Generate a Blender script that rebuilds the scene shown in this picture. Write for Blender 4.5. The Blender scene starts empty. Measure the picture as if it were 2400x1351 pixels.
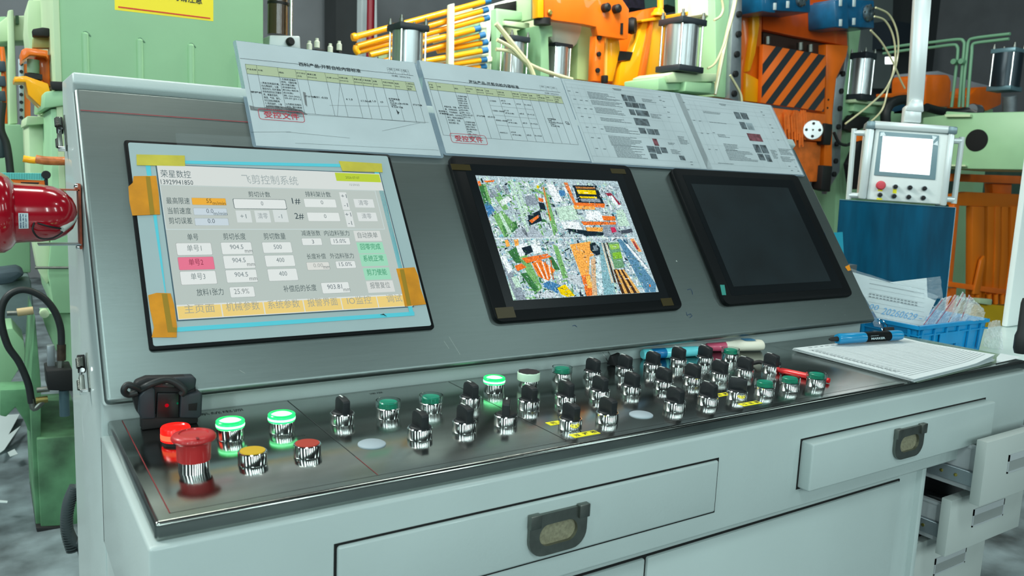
import bpy, bmesh, math, random
from mathutils import Vector, Matrix
PI = math.pi
random.seed(7)
sc = bpy.context.scene
col = sc.collection

# ------------------------------------------------------------------ camera
CAM = Vector((-0.1035, -0.6936, 1.0888))
YAW, PIT, ROL, FPX = -0.5846, -0.1422, 0.0446, 1876.8
FW = Vector((-math.sin(YAW)*math.cos(PIT), math.cos(YAW)*math.cos(PIT), math.sin(PIT)))
_r = Vector((math.cos(YAW), math.sin(YAW), 0)); _u = _r.cross(FW)
RT = _r*math.cos(ROL) + _u*math.sin(ROL)
UP = -_r*math.sin(ROL) + _u*math.cos(ROL)
cd = bpy.data.cameras.new('camera'); cam = bpy.data.objects.new('camera', cd); col.objects.link(cam)
cam.matrix_world = Matrix(((RT.x, UP.x, -FW.x, CAM.x), (RT.y, UP.y, -FW.y, CAM.y), (RT.z, UP.z, -FW.z, CAM.z), (0, 0, 0, 1)))
cd.sensor_width = 36; cd.lens = FPX/2400*36; cd.clip_start = .02; cd.clip_end = 80
cd.dof.use_dof = True; cd.dof.focus_distance = 1.25; cd.dof.aperture_fstop = 11
sc.camera = cam

# ------------------------------------------------------------------ light
w = bpy.data.worlds.new('world'); sc.world = w; w.use_nodes = True
bg = w.node_tree.nodes['Background']; bg.inputs[0].default_value = (.62, .78, .80, 1); bg.inputs[1].default_value = .30
def area(name, loc, target, sx, sy, power, color=(.82, 1, .99)):
    l = bpy.data.lights.new(name, 'AREA'); l.shape = 'RECTANGLE'; l.size = sx; l.size_y = sy; l.energy = power; l.color = color
    o = bpy.data.objects.new(name, l); col.objects.link(o); o.location = loc
    o.rotation_euler = (Vector(target)-Vector(loc)).to_track_quat('-Z', 'Y').to_euler()
    return o
area('hall_and_fill_lamp', (-1.3, -3.0, 5.0), (.6, .2, .7), 1.0, 1.0, 76)
area('hall_and_fill_lamp', (2.75, -1.95, 3.85), (.8, .2, .7), .3, .3, 9)
area('hall_and_fill_lamp', (-.6, 3.9, 6.2), (1.0, 2.6, 0.9), 1.6, .9, 45, (.95, 1, .95))
area('hall_and_fill_lamp', (2.4, 1.6, 6.6), (3.0, 2.8, 1), 1.6, .9, 60, (.95, 1, .95))
area('hall_and_fill_lamp', (1.9, 1.7, 3.0), (2.3, 3.0, 1.6), .6, .6, 60, (1, .99, .88))  # added fill lamp, out of view, brightens the middle machines
area('hall_and_fill_lamp', (.1, 1.0, 2.9), (.3, 1.95, 1.4), .5, .5, 13, (1, .99, .9))  # added fill lamp, out of view, brightens the front of the green press
area('hall_and_fill_lamp', (6.6, .4, 6.4), (5.2, 2.4, 1), 1.4, .9, 25)
area('hall_and_fill_lamp', (-3.5, 3.0, 5.0), (0, 3.4, 1.2), 1.4, 1.4, 330, (.95, 1, .95))
area('hall_and_fill_lamp', (-3.4, 1.3, 4.1), (0, .2, .8), 1.0, 1.0, 26)
for lx, ly, lz, pw_ in ((-5.8, -2.2, 3.0, 60), (-5.0, -5.5, 3.4, 140), (-3.2, -8.0, 3.8, 86), (-1.0, -9, 4.0, 86), (1.2, -9.2, 4.0, 86), (3.6, -8.6, 4.0, 86), (6.0, -7.2, 4.0, 60), (8.2, -4.5, 4.0, 30), (-6, 1.0, 3.0, 10)):
    area('hall_and_fill_lamp', (lx, ly, lz), (.6, .2, .6), .5, 2.6, pw_)  # unseen tall strips added as soft front fill and for streaks on chrome
sc.view_settings.view_transform = 'Standard'; sc.view_settings.look = 'None'
sc.view_settings.gamma = 1; sc.view_settings.use_curve_mapping = False; sc.view_settings.exposure = 0.0

# ------------------------------------------------------------------ rays onto real planes
def ray(u, v): return FW + RT*((u-1200)/FPX) - UP*((v-675.5)/FPX)
def at(u, v, pl):
    P0, n = pl; d = ray(u, v); return CAM + d*((P0-CAM).dot(n)/d.dot(n))
def YP(y): return (Vector((0, y, 0)), Vector((0, 1, 0)))
def XP(x): return (Vector((x, 0, 0)), Vector((1, 0, 0)))
def ZP(z): return (Vector((0, 0, z)), Vector((0, 0, 1)))
def depth(P): return (P-CAM).dot(FW)
def mpp(P): return depth(P)/FPX      # metres per photograph pixel at a point

# ------------------------------------------------------------------ materials
def lin(c):
    c = c/255.; return c/12.92 if c <= .04045 else ((c+.055)/1.055)**2.4
def S(r, g, b): return (lin(r), lin(g), lin(b), 1)
MATS = {}
def mat(name, c, rough=.5, metal=0., noise=0., nscale=20., bump=0., bscale=200., spec=.5, trans=0., alpha=1., coat=0., emit=None, es=1., stretch=None, rvar=0., ior=1.45):
    if name in MATS: return MATS[name]
    m = bpy.data.materials.new(name); m.use_nodes = True; nt = m.node_tree; N = nt.nodes; L = nt.links
    b = N['Principled BSDF']; c = S(*c) if len(c) == 3 else c
    b.inputs['Base Color'].default_value = c; b.inputs['Roughness'].default_value = rough; b.inputs['Metallic'].default_value = metal
    b.inputs['Specular IOR Level'].default_value = spec; b.inputs['Transmission Weight'].default_value = trans; b.inputs['Alpha'].default_value = alpha
    b.inputs['Coat Weight'].default_value = coat; b.inputs['IOR'].default_value = ior
    if emit is not None:
        b.inputs['Emission Color'].default_value = S(*emit); b.inputs['Emission Strength'].default_value = es
    tc = None
    if noise or bump or rvar:
        tc = N.new('ShaderNodeTexCoord'); mp = N.new('ShaderNodeMapping'); L.new(tc.outputs['Object'], mp.inputs[0])
        if stretch: mp.inputs['Scale'].default_value = stretch
    if noise:
        n = N.new('ShaderNodeTexNoise'); n.inputs['Scale'].default_value = nscale; n.inputs['Detail'].default_value = 6; L.new(mp.outputs[0], n.inputs[0])
        r = N.new('ShaderNodeMapRange'); r.inputs[1].default_value = .3; r.inputs[2].default_value = .7; r.inputs[3].default_value = 1-noise; r.inputs[4].default_value = 1+noise*.6
        L.new(n.outputs[0], r.inputs[0]); mx = N.new('ShaderNodeMix'); mx.data_type = 'RGBA'; mx.blend_type = 'MULTIPLY'; mx.inputs[0].default_value = 1
        mx.inputs[6].default_value = c; L.new(r.outputs[0], mx.inputs[7]); L.new(mx.outputs[2], b.inputs['Base Color'])
    if rvar:
        n = N.new('ShaderNodeTexNoise'); n.inputs['Scale'].default_value = nscale*.7; n.inputs['Detail'].default_value = 5; L.new(mp.outputs[0], n.inputs[0])
        r = N.new('ShaderNodeMapRange'); r.inputs[1].default_value = .3; r.inputs[2].default_value = .7; r.inputs[3].default_value = rough-rvar; r.inputs[4].default_value = rough+rvar
        L.new(n.outputs[0], r.inputs[0]); L.new(r.outputs[0], b.inputs['Roughness'])
    if bump:
        n = N.new('ShaderNodeTexNoise'); n.inputs['Scale'].default_value = bscale; n.inputs['Detail'].default_value = 3; L.new(mp.outputs[0], n.inputs[0])
        bp = N.new('ShaderNodeBump'); bp.inputs['Strength'].default_value = bump; bp.inputs['Distance'].default_value = .002; L.new(n.outputs[0], bp.inputs['Height']); L.new(bp.outputs[0], b.inputs['Normal'])
    MATS[name] = m; return m
def emisn(name, c, s=1.):
    # live camera picture: grainy colour patches
    m = emis(name, c, s); nt = m.node_tree; e = [n for n in nt.nodes if n.type == 'EMISSION'][0]
    if e.inputs[0].is_linked: return m
    tc = nt.nodes.new('ShaderNodeTexCoord'); n = nt.nodes.new('ShaderNodeTexNoise'); n.inputs['Scale'].default_value = 420; n.inputs['Detail'].default_value = 5
    nt.links.new(tc.outputs['Object'], n.inputs[0]); r = nt.nodes.new('ShaderNodeMapRange'); r.inputs[1].default_value = .35; r.inputs[2].default_value = .65; r.inputs[3].default_value = .62; r.inputs[4].default_value = 1.4
    nt.links.new(n.outputs[0], r.inputs[0]); x = nt.nodes.new('ShaderNodeMix'); x.data_type = 'RGBA'; x.blend_type = 'MULTIPLY'; x.inputs[0].default_value = 1; x.inputs[6].default_value = S(*c)
    nt.links.new(r.outputs[0], x.inputs[7]); nt.links.new(x.outputs[2], e.inputs[0]); return m
def emis(name, c, s=1.):
    if name in MATS: return MATS[name]
    m = bpy.data.materials.new(name); m.use_nodes = True; nt = m.node_tree; nt.nodes.remove(nt.nodes['Principled BSDF'])
    e = nt.nodes.new('ShaderNodeEmission'); e.inputs[0].default_value = S(*c); e.inputs[1].default_value = s
    nt.links.new(e.outputs[0], nt.nodes['Material Output'].inputs[0]); MATS[name] = m; return m

paint = mat('console_paint', (178, 192, 190), .38, noise=.05, nscale=5, bump=.12, bscale=260, coat=.15)
cabpaint = mat('pedestal_paint', (176, 184, 180), .45, noise=.05, nscale=5)
steel = mat('brushed_steel', (128, 140, 138), .40, 1, noise=.03, nscale=60, stretch=(.3, 6, 6), rvar=.01, bump=.05, bscale=260)
plate_m = mat('polished_steel', (150, 156, 152), .17, 1, noise=.22, nscale=9, stretch=(.8, 2.2, 2.2), rvar=.06)
chrome = mat('chrome', (244, 246, 246), .10, 1)
dsteel = mat('nickel_steel', (128, 132, 126), .38, 1, noise=.15, nscale=60)
galv = mat('galvanised_steel', (150, 160, 165), .42, .7, noise=.12, nscale=25)
black = mat('black_plastic', (10, 14, 16), .5, spec=.14)
blackm = mat('matt_black', (13, 15, 17), .6)
knobm = mat('knob_black', (20, 26, 29), .48, bump=.1, bscale=500)
rubber = mat('black_rubber', (26, 32, 33), .5, noise=.2, nscale=30)
green = mat('machine_green', (146, 190, 148), .42, noise=.06, nscale=6, bump=.1, bscale=60)
greenl = mat('machine_green_pale', (188, 212, 172), .45, noise=.06, nscale=6)
greend = mat('machine_green_worn', (84, 130, 94), .55, noise=.6, nscale=9)
orange = mat('machine_orange', (238, 112, 18), .35, noise=.10, nscale=8, coat=.3)
orangey = mat('machine_orange_bright', (255, 172, 12), .3, noise=.05, nscale=6, coat=.3)
blueg = mat('gearbox_blue', (8, 88, 128), .38, noise=.2, nscale=20, coat=.2)
white = mat('white_enamel', (226, 232, 230), .35)
wallm = mat('hall_wall', (104, 110, 114), .8, noise=.12, nscale=3)
walld = mat('hall_wall_dark', (42, 47, 49), .8, noise=.15, nscale=3)
glassc = mat('clear_plastic', (225, 240, 238), .06, trans=1., ior=1.18)
film = mat('film_sleeve', (150, 172, 186), .18, alpha=.42, noise=.1, nscale=10)
filmc = mat('clear_film', (205, 222, 226), .10, alpha=.05, bump=.6, bscale=60)
paperm = mat('printed_paper', (178, 190, 194), .75, noise=.09, nscale=9, stretch=(1, 1, 1), bump=.5, bscale=14)
ink = mat('ink', (38, 48, 52), .7)
inkg = mat('ink_grey', (92, 102, 106), .7)
inkr = mat('ink_red', (176, 50, 66), .7)
dirt = mat('torn_grime', (112, 116, 118), .8, noise=.3, nscale=60)

# ------------------------------------------------------------------ object building
def finish(me, name, parent=None, loc=None):
    o = bpy.data.objects.new(name, me); col.objects.link(o)
    if parent is not None:
        o.parent = parent; o.matrix_parent_inverse = PM[parent.name].inverted()
    PM[o.name] = Matrix.Identity(4)
    return o
PM = {}
def thing(name, label, cat, loc=(0, 0, 0), group=None):
    o = bpy.data.objects.new(name, None); col.objects.link(o); o.location = loc; o.empty_display_size = .05
    PM[o.name] = Matrix.Translation(Vector(loc)); tag(o, label, cat, group); return o
def tag(o, label, cat=None, group=None):
    o['label'] = label
    if cat: o['category'] = cat
    if group: o['group'] = group
    return o
class MB:
    def __init__(s): s.bm = bmesh.new()
    def poly(s, pts, off=None):
        vs = [s.bm.verts.new(p) for p in pts]
        if off is None: s.bm.faces.new(vs); return s
        ws = [s.bm.verts.new(Vector(p)+Vector(off)) for p in pts]
        n = len(vs); s.bm.faces.new(vs); s.bm.faces.new(ws[::-1])
        for i in range(n): s.bm.faces.new((vs[(i+1) % n], vs[i], ws[i], ws[(i+1) % n]))
        return s
    def box(s, x0, x1, y0, y1, z0, z1):
        return s.poly([(x0, y0, z0), (x1, y0, z0), (x1, y1, z0), (x0, y1, z0)], (0, 0, z1-z0))
    def fbox(s, O, ex, ey, en, x0, x1, y0, y1, z0, z1):
        P = lambda x, y: O+ex*x+ey*y+en*z0
        return s.poly([P(x0, y0), P(x1, y0), P(x1, y1), P(x0, y1)], en*(z1-z0))
    def lathe(s, base, axis, prof, seg=28, cap=True):
        axis = Vector(axis).normalized(); base = Vector(base); a = axis.orthogonal().normalized(); b = axis.cross(a)
        rings = []
        for r, h in prof:
            if r < 1e-6: rings.append([s.bm.verts.new(base+axis*h)])
            else: rings.append([s.bm.verts.new(base+axis*h+(a*math.cos(2*PI*i/seg)+b*math.sin(2*PI*i/seg))*r) for i in range(seg)])
        for p, q in zip(rings, rings[1:]):
            for i in range(seg):
                j = (i+1) % seg
                if len(p) == 1 and len(q) == 1: continue
                if len(p) == 1: s.bm.faces.new((p[0], q[i], q[j]))
                elif len(q) == 1: s.bm.faces.new((p[i], p[j], q[0]))
                else: s.bm.faces.new((p[i], p[j], q[j], q[i]))
        if cap:
            if len(rings[0]) > 1: s.bm.faces.new(rings[0][::-1])
            if len(rings[-1]) > 1: s.bm.faces.new(rings[-1])
        return s
    def cyl(s, a, b, r, seg=20):
        a = Vector(a); b = Vector(b); return s.lathe(a, b-a, [(r, 0), (r, (b-a).length)], seg)
    def tube(s, pts, r, seg=10, smooth=True):
        pts = [Vector(p) for p in pts]
        if smooth and len(pts) > 2:
            q = []
            for i in range(len(pts)-1):
                p0 = pts[max(i-1, 0)]; p1 = pts[i]; p2 = pts[i+1]; p3 = pts[min(i+2, len(pts)-1)]
                for k in range(6):
                    t = k/6; q.append(.5*((2*p1)+(-p0+p2)*t+(2*p0-5*p1+4*p2-p3)*t*t+(-p0+3*p1-3*p2+p3)*t**3))
            q.append(pts[-1]); pts = q
        prev = None; rings = []
        for i, p in enumerate(pts):
            d = (pts[min(i+1, len(pts)-1)]-pts[max(i-1, 0)]).normalized()
            if prev is None: a = d.orthogonal().normalized()
            else: a = (prev-d*prev.dot(d)).normalized()
            prev = a; b = d.cross(a)
            rings.append([s.bm.verts.new(p+(a*math.cos(2*PI*k/seg)+b*math.sin(2*PI*k/seg))*r) for k in range(seg)])
        for p, q in zip(rings, rings[1:]):
            for k in range(seg): s.bm.faces.new((p[k], p[(k+1) % seg], q[(k+1) % seg], q[k]))
        s.bm.faces.new(rings[0][::-1]); s.bm.faces.new(rings[-1]); return s
    def bevel(s, w, seg=2, ang=.6):
        bmesh.ops.recalc_face_normals(s.bm, faces=s.bm.faces[:])
        es = [e for e in s.bm.edges if len(e.link_faces) == 2 and e.calc_face_angle(0) > ang]
        bmesh.ops.bevel(s.bm, geom=es, offset=w, segments=seg, profile=.5, affect='EDGES', clamp_overlap=True); return s
    def build(s, name, m, parent=None, label=None, smooth=True, group=None):
        bmesh.ops.recalc_face_normals(s.bm, faces=s.bm.faces[:])
        me = bpy.data.meshes.new(name); s.bm.to_mesh(me); s.bm.free()
        me.materials.append(m)
        if smooth:
            for p in me.polygons: p.use_smooth = True
            me.set_sharp_from_angle(angle=.7)
        o = finish(me, name, parent)
        if label: o['label'] = label
        if group: o['group'] = group
        return o
def grp(o, m): return o
def prism(name, pts, pl, d, m, parent=None, label=None, bev=0.):
    """polygon lying in a real plane, extruded away by vector/scalar d"""
    P0, n = pl; P = [at(u, v, pl) for u, v in pts]
    nn = n.normalized()
    if (P[0]-CAM).dot(nn) < 0: nn = -nn
    off = nn*d if not isinstance(d, Vector) else d
    b = MB().poly(P, off)
    if bev: b.bevel(bev, 2)
    return b.build(name, m, parent, label, smooth=bool(bev))
def multi(name, polys, pl, d, m, parent=None, label=None, bev=0.):
    P0, n = pl; nn = n.normalized(); b = MB()
    for pts in polys:
        P = [at(u, v, pl) for u, v in pts]
        if (P[0]-CAM).dot(nn) < 0: nn = -nn
        b.poly(P, nn*d)
    if bev: b.bevel(bev, 2)
    return b.build(name, m, parent, label, smooth=bool(bev))
def R4(u0, v0, u1, v1): return [(u0, v0), (u1, v0), (u1, v1), (u0, v1)]
def lastcopy(src, parent, M=None):
    o = src.copy(); col.objects.link(o); PM[o.name] = Matrix.Identity(4)
    return o

# text: one reusable font curve turned into flat mesh
_fc = bpy.data.curves.new('lettering', 'FONT'); _fo = bpy.data.objects.new('lettering', _fc); col.objects.link(_fo)
_fc.resolution_u = 2
_TC = {}
def textmesh(s, bold=0.):
    k = (s, bold)
    if k in _TC: return _TC[k]
    _fc.body = s; _fc.size = 1; _fc.offset = bold; bpy.context.view_layer.update()
    me = bpy.data.meshes.new_from_object(_fo.evaluated_get(bpy.context.evaluated_depsgraph_get()))
    V = [tuple(v.co[:2]) for v in me.vertices]; Fs = [tuple(p.vertices) for p in me.polygons]
    bpy.data.meshes.remove(me)
    if V:
        xs = [v[0] for v in V]; ys = [v[1] for v in V]; bb = (min(xs), max(xs), min(ys), max(ys))
    else: bb = (0, 1, 0, 1)
    _TC[k] = (V, Fs, bb); return _TC[k]
def nisl(V, F):
    return len(F)
class TX:
    """collects lettering / flat shapes lying in a plane frame"""
    def __init__(s, O, ex, ey, en, lift=.0006): s.O, s.ex, s.ey, s.en, s.l = O, ex, ey, en, lift; s.V = []; s.F = []
    def P(s, x, y): return s.O+s.ex*x+s.ey*y+s.en*s.l
    def text(s, t, x0, y0, w=None, h=None, bold=0., rot=0, hc=None, shear=0.):
        """fit lettering: lower-left corner x0,y0, height h, optional width w"""
        V, Fs, (a, b, c, d) = textmesh(t, bold)
        if not V: return s
        if hc is None: hc = d-c
        sy = h/max(hc, 1e-3); sx = sy if w is None else w/(b-a)
        k = len(s.V)
        for x, y in V:
            Y = (y-c)*sy; X = (x-a)*sx+Y*shear
            if rot: X, Y = X*math.cos(rot)-Y*math.sin(rot), X*math.sin(rot)+Y*math.cos(rot)
            s.V.append(s.P(x0+X, y0+Y))
        s.F += [tuple(i+k for i in f) for f in Fs]; return s
    def rect(s, x0, x1, y0, y1): return s.poly([(x0, y0), (x1, y0), (x1, y1), (x0, y1)])
    def poly(s, pts):
        k = len(s.V); s.V += [s.P(*p) for p in pts]; s.F.append(tuple(range(k, k+len(pts)))); return s
    def line(s, x0, y0, x1, y1, w):
        d = Vector((x1-x0, y1-y0)); n = Vector((-d.y, d.x)).normalized()*w/2
        return s.poly([(x0-n.x, y0-n.y), (x1-n.x, y1-n.y), (x1+n.x, y1+n.y), (x0+n.x, y0+n.y)])
    def build(s, name, m, parent=None, label=None):
        me = bpy.data.meshes.new(name); me.from_pydata(s.V, [], s.F); me.materials.append(m)
        o = finish(me, name, parent)
        if label: o['label'] = label
        if len(s.F) > 1: o['kind'] = 'stuff'
        return o
def struct(o): o['kind'] = 'structure'; return o
def stuff(o): o['kind'] = 'stuff'; return o
# ------------------------------------------------------------------ the hall
floorm = mat('hall_floor', (104, 118, 122), .5, noise=.8, nscale=6, bump=.1, bscale=30, rvar=.15)
struct(MB().box(-7, 13, -11, 8.2, -.1, 0).build('floor', floorm))
struct(MB().box(-7, 13, 7.4, 7.5, 0, 7.5).build('wall_back', wallm))
struct(MB().box(-7.1, -7, -11, 7.4, 0, 7.5).build('wall_left', wallm))
struct(MB().box(13, 13.1, -11, 7.4, 0, 7.5).build('wall_right', wallm))
struct(MB().box(-7, 13, -11.1, -11, 0, 7.5).build('wall_front', walld))
struct(MB().box(-7, 13, -11, 7.4, 7.5, 7.6).build('ceiling', walld))

# ------------------------------------------------------------------ the console
ZD = .78
L_, XT = 1.545, 1.487
con = thing('control_console', 'long pale grey-green operator console with sloping steel screen panel and steel button desk', 'control console', (.75, .35, 0))
PO = Vector((0, .2853, .8115)); PE = Vector((0, .5653, .8249)); PN = Vector((0, -.8249, .5653)); EX = Vector((1, 0, 0)); PL = .4430
PPL = (PO, PN)
def pp(u, v, d=0.):
    P = at(u, v, (PO+PN*d, PN)); return P.x, (P-PO).dot(PE)
def pw(x, t, d=0.): return PO+EX*x+PE*t+PN*d
def yz(p): return (p.y, p.z)
bk = pw(0, 0, -.013); tk = pw(0, PL, -.013); tf = pw(0, PL+.004, .004)
t1_ = at(165, 168, YP(.5445))
side = [(.3227, ZD-.03), (.3227, ZD+.022), yz(bk), yz(tk), yz(tf), (t1_.y, t1_.z), (.7027, t1_.z-.001), (.7027, .05), (.3227, .05)]
b = MB().poly([(0, y, z) for y, z in side], (XT, 0, 0)).bevel(.0035, 3)
b.build('upper_housing', paint, con)
b = MB().box(0, L_, 0, .335, ZD-.157, ZD-.0183).bevel(.004, 3); b.build('drawer_housing', paint, con)
leg_x = at(2161, 1103, YP(.03)).x
b = MB().box(0.002, leg_x, .032, .34, .05, ZD-.157); b.build('base_cabinet', paint, con)
b = MB().box(.03, leg_x-.03, .05, .69, 0, .05); b.build('plinth', blackm, con)
# desk plate with folded edge
b = MB().box(.0064, L_-.006, .008, .3227, ZD-.0185, ZD).bevel(.0042, 4); plate = b.build('desk_plate', plate_m, con, 'polished stainless desk plate with folded rounded edge')
# screen panel (folded steel lid)
b = MB().fbox(PO, EX, PE, PN, 0.001, XT-.004, 0, PL, -.013, 0).bevel(.0062, 5); panel = b.build('screen_panel', steel, con, 'brushed stainless sloping panel carrying three screens')
# scratches and little marks on the panel
t = TX(PO, EX, PE, PN)
for u0, v0, u1, v1 in [(1052, 790, 1078, 832), (1040, 800, 1052, 818), (560, 868, 574, 876)]:
    a = pp(u0, v0); c = pp(u1, v1); t.line(a[0], a[1], c[0], c[1], .0004)
for u, v, s in [(1585, 613, .0022), (1947, 588, .0028), (1949, 592, .002), (1934, 716, .001), (1980, 739, .001)]:
    a = pp(u, v); t.poly([(a[0]-s, a[1]), (a[0]+s, a[1]-s*.6), (a[0]+s*.5, a[1]+s)])
t.build('scuff_mark', mat('scuff', (176, 184, 180), .6), panel)
t = TX(PO, EX, PE, PN); q = [pp(1980, 626), pp(1990, 621), pp(1994, 634), pp(1987, 636)]; t.poly(q); t.build('tape_scrap', mat('orange_tape_scrap', (226, 140, 20), .5), panel)
t = TX(PO, EX, PE, PN)
for L in [[(1610, 680), (1618, 678), (1622, 684), (1623, 691)], [(1608, 732), (1610, 740), (1618, 736), (1622, 741), (1616, 746)], [(1341, 765), (1347, 763), (1352, 767)], [(1932, 546), (1934, 552)]]:
    for a, c in zip(L, L[1:]):
        a = pp(*a); c = pp(*c); t.line(a[0], a[1], c[0], c[1], .0009)
t.build('pen_mark', mat('pen_blue', (20, 60, 98), .6), panel)
# red guide line near the top of the panel
t = TX(PO, EX, PE, PN); y = pp(175, 258)[1]; t.line(.006, y, .30, y, .0011); t.build('guide_line', mat('guide_red', (150, 30, 44), .6), panel, 'thin red line ruled across the steel panel')
# engraved lines on the desk
DO = Vector((0, 0, ZD)); EY = Vector((0, 1, 0)); EZ = Vector((0, 0, 1))
def dp(u, v, z=ZD):
    P = at(u, v, ZP(z)); return P.x, P.y
yb = dp(675, 940)[1]; yf = dp(885, 1115)[1]; x1 = dp(288, 985)[0]; x1 = (x1+dp(390, 1195)[0])/2; x2 = (dp(675, 940)[0]+dp(885, 1115)[0])/2; x3 = (dp(1049, 895)[0]+dp(1340, 1038)[0])/2
t = TX(DO, EX, EY, EZ, .0003); t.line(x1, yf, x1, yb, .001); t.line(x2, yf, x2, yf+.06, .0008); t.build('engraved_line', mat('engraved_red', (120, 30, 34), .6), plate)
t = TX(DO, EX, EY, EZ, .0003); t.line(x1, yf, 1.45, yf, .0006); t.line(x1, yb, 1.45, yb, .0006); t.line(x2, yf+.06, x2, yb, .0008); t.line(x3, yf, x3, yb, .0008); t.line(1.16, yf, 1.16, yb, .0006)
t.build('engraved_line', mat('engraved_dark', (40, 48, 48), .6), plate)
t = TX(DO, EX, EY, EZ, .0003); a = dp(470, 975); t.text('系统电源', a[0], a[1], .052, .0095)
for (u, v, s, wd) in [(868, 925, '速度', .02), (655, 1030, '系统启动', .03)]:
    a = dp(u, v); t.text(s, a[0], a[1], wd, .006)
t.build('engraved_lettering', mat('engraved_dark', (40, 48, 48), .6), plate)
# yellow labels on the desk
lab = mat('label_yellow', (232, 222, 26), .5)
for i, (q, s, bl) in enumerate([([(1334, 1020), (1391, 1009.5), (1407, 1016), (1348, 1028)], '过渡桥', 'yellow strip label in front of the tall switch, near the desk edge'),
                        ([(1277, 992), (1345, 981), (1360, 987), (1292, 998)], '托料架', 'yellow strip label half hidden behind a selector switch'),
                        ([(1730, 948), (1770, 940.5), (1787, 945), (1745, 953.5)], '夹送辊', 'yellow strip label below the broadside black selector knob'),
                        ([(1668, 926), (1712, 919), (1730, 923.5), (1684, 931)], '活套台', 'yellow strip label between two selector switches')]):
    P = [dp(*k) for k in q]; x0 = (P[0][0]+P[3][0])/2; xx = (P[1][0]+P[2][0])/2; y1 = (P[0][1]+P[1][1])/2; y0 = (P[2][1]+P[3][1])/2
    b = MB().box(x0, xx, y0, y1, ZD, ZD+.0005); o = b.build('label_strip', lab, con, bl)
    t = TX(DO+EZ*.0005, EX, EY, EZ, .0002); hh = (y1-y0)*.62; n = len(s)
    for k, ch in enumerate(s): t.text(ch, x0+(xx-x0)*(.1+.33*k), y0+(y1-y0)*.19, hh, hh, .02)
    t.build('lettering', ink, o)

# drawers in the housing
def flush_pull(pl, xc, zc, wd, ht, y, parent):
    # D shaped plate with oval dish
    b = MB(); x0, x1_, z1, z0 = xc-wd/2, xc+wd/2, zc+ht/2, zc-ht/2; r = ht*.42
    outer = [(x0, z1), (x0, z0+r)]
    outer += [(x0+r-r*math.cos(a), z0+r-r*math.sin(a)) for a in [PI/2*i/6 for i in range(1, 7)]]
    outer += [(x1_-r+r*math.sin(a), z0+r-r*math.cos(a)) for a in [PI/2*i/6 for i in range(0, 7)]]
    outer += [(x1_, z1)]
    hw, hh = wd*.33, ht*.26; cz = zc-ht*.02
    inner = []
    for i in range(28):
        a = 2*PI*i/28; cx = (hw-hh)*(1 if math.cos(a) > 0 else -1)
        inner.append((xc+cx+hh*math.cos(a), cz+hh*math.sin(a)))
    def ringface(bm, O, I, ya):
        vo = [bm.verts.new((p[0], ya, p[1])) for p in O]; vi = [bm.verts.new((p[0], ya, p[1])) for p in I]
        es = [bm.edges.new((vo[i], vo[(i+1) % len(vo)])) for i in range(len(vo))]+[bm.edges.new((vi[i], vi[(i+1) % len(vi)])) for i in range(len(vi))]
        bmesh.ops.triangle_fill(bm, edges=es, use_beauty=True); return vo, vi
    vo, vi = ringface(b.bm, outer, inner, y-.0045)
    wo = [b.bm.verts.new((p[0], y, p[1])) for p in outer]; wi = [b.bm.verts.new((p[0], y+.006, p[1])) for p in inner]
    for A, B in ((vo, wo), (vi, wi)):
        for i in range(len(A)): b.bm.faces.new((A[i], A[(i+1) % len(A)], B[(i+1) % len(B)], B[i]))
    o = b.build('handle', dsteel, parent, 'flush steel ring pull')
    b = MB().poly([(p[0], y-.0002, p[1]) for p in [(xc+(q[0]-xc)*.995, cz+(q[1]-cz)*.995) for q in inner]]); b.build('handle_dish', mat('pull_dish', (158, 154, 128), .5, .5, noise=.25, nscale=300), parent)
    b = MB().box(x0-.001, x0+wd*.17, y-.008, y, z1-ht*.28, z1+.002).bevel(.001, 2); b.build('hinge_block', dsteel, parent)
    b = MB().box(x1_-wd*.17, x1_+.001, y-.008, y, z1-ht*.28, z1+.002).bevel(.001, 2); b.build('hinge_block', dsteel, parent)
slot = mat('gap_dark', (10, 12, 12), .8)
zt, zb = ZD-.0528, ZD-.1264
for (xa, xb, py, hu, lb) in [(.165, .694, .004, (1304, 1243, 1238, 1372), 'left desk drawer, closed flush'), (.8665, 1.382, .020, (2126, 1036, 2092, 2160), 'right desk drawer, standing slightly open')]:
    b = MB()  # dark recess of the opening, a shallow frame set into the housing
    b.box(xa-.0014, xb+.0014, -.0006, .002, zb-.0014, zt+.0014); b.build('drawer_gap', slot, con)
    b = MB().box(xa+.0015, xb-.0015, -py, .003, zb+.001, zt-.001).bevel(.003, 3); d = b.build('drawer', paint, con, lb)
    P = at(hu[0], hu[1], YP(-py)); wd = abs(at(hu[3], hu[1]-15, YP(-py)).x-at(hu[2], hu[1]+15, YP(-py)).x)
    flush_pull(None, P.x, P.z, wd, .050, -py-.0004, d)
# doors of the base cabinet
dx0 = at(1510, 1322, YP(.03)).x; dx1 = at(2107, 1133, YP(.03)).x; dz = at(1900, 1188, YP(.03)).z
for xa, xb, lb in [(dx0-.55, dx0-.002, 'left cabinet door below the long drawer'), (dx0+.001, dx1, 'right cabinet door below the desk housing')]:
    b = MB().box(xa-.0015, xb+.0015, .0300, .034, .075, dz+.0015); b.build('door_gap', slot, con)
    b = MB().box(xa+.001, xb-.001, .0255, .036, .078, dz-.001).bevel(.0025, 2); b.build('door', paint, con, lb)
b = MB().box(leg_x-.012, leg_x+.001, .022, .34, .05, ZD-.158).bevel(.002, 2); b.build('door_post', paint, con)

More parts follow.
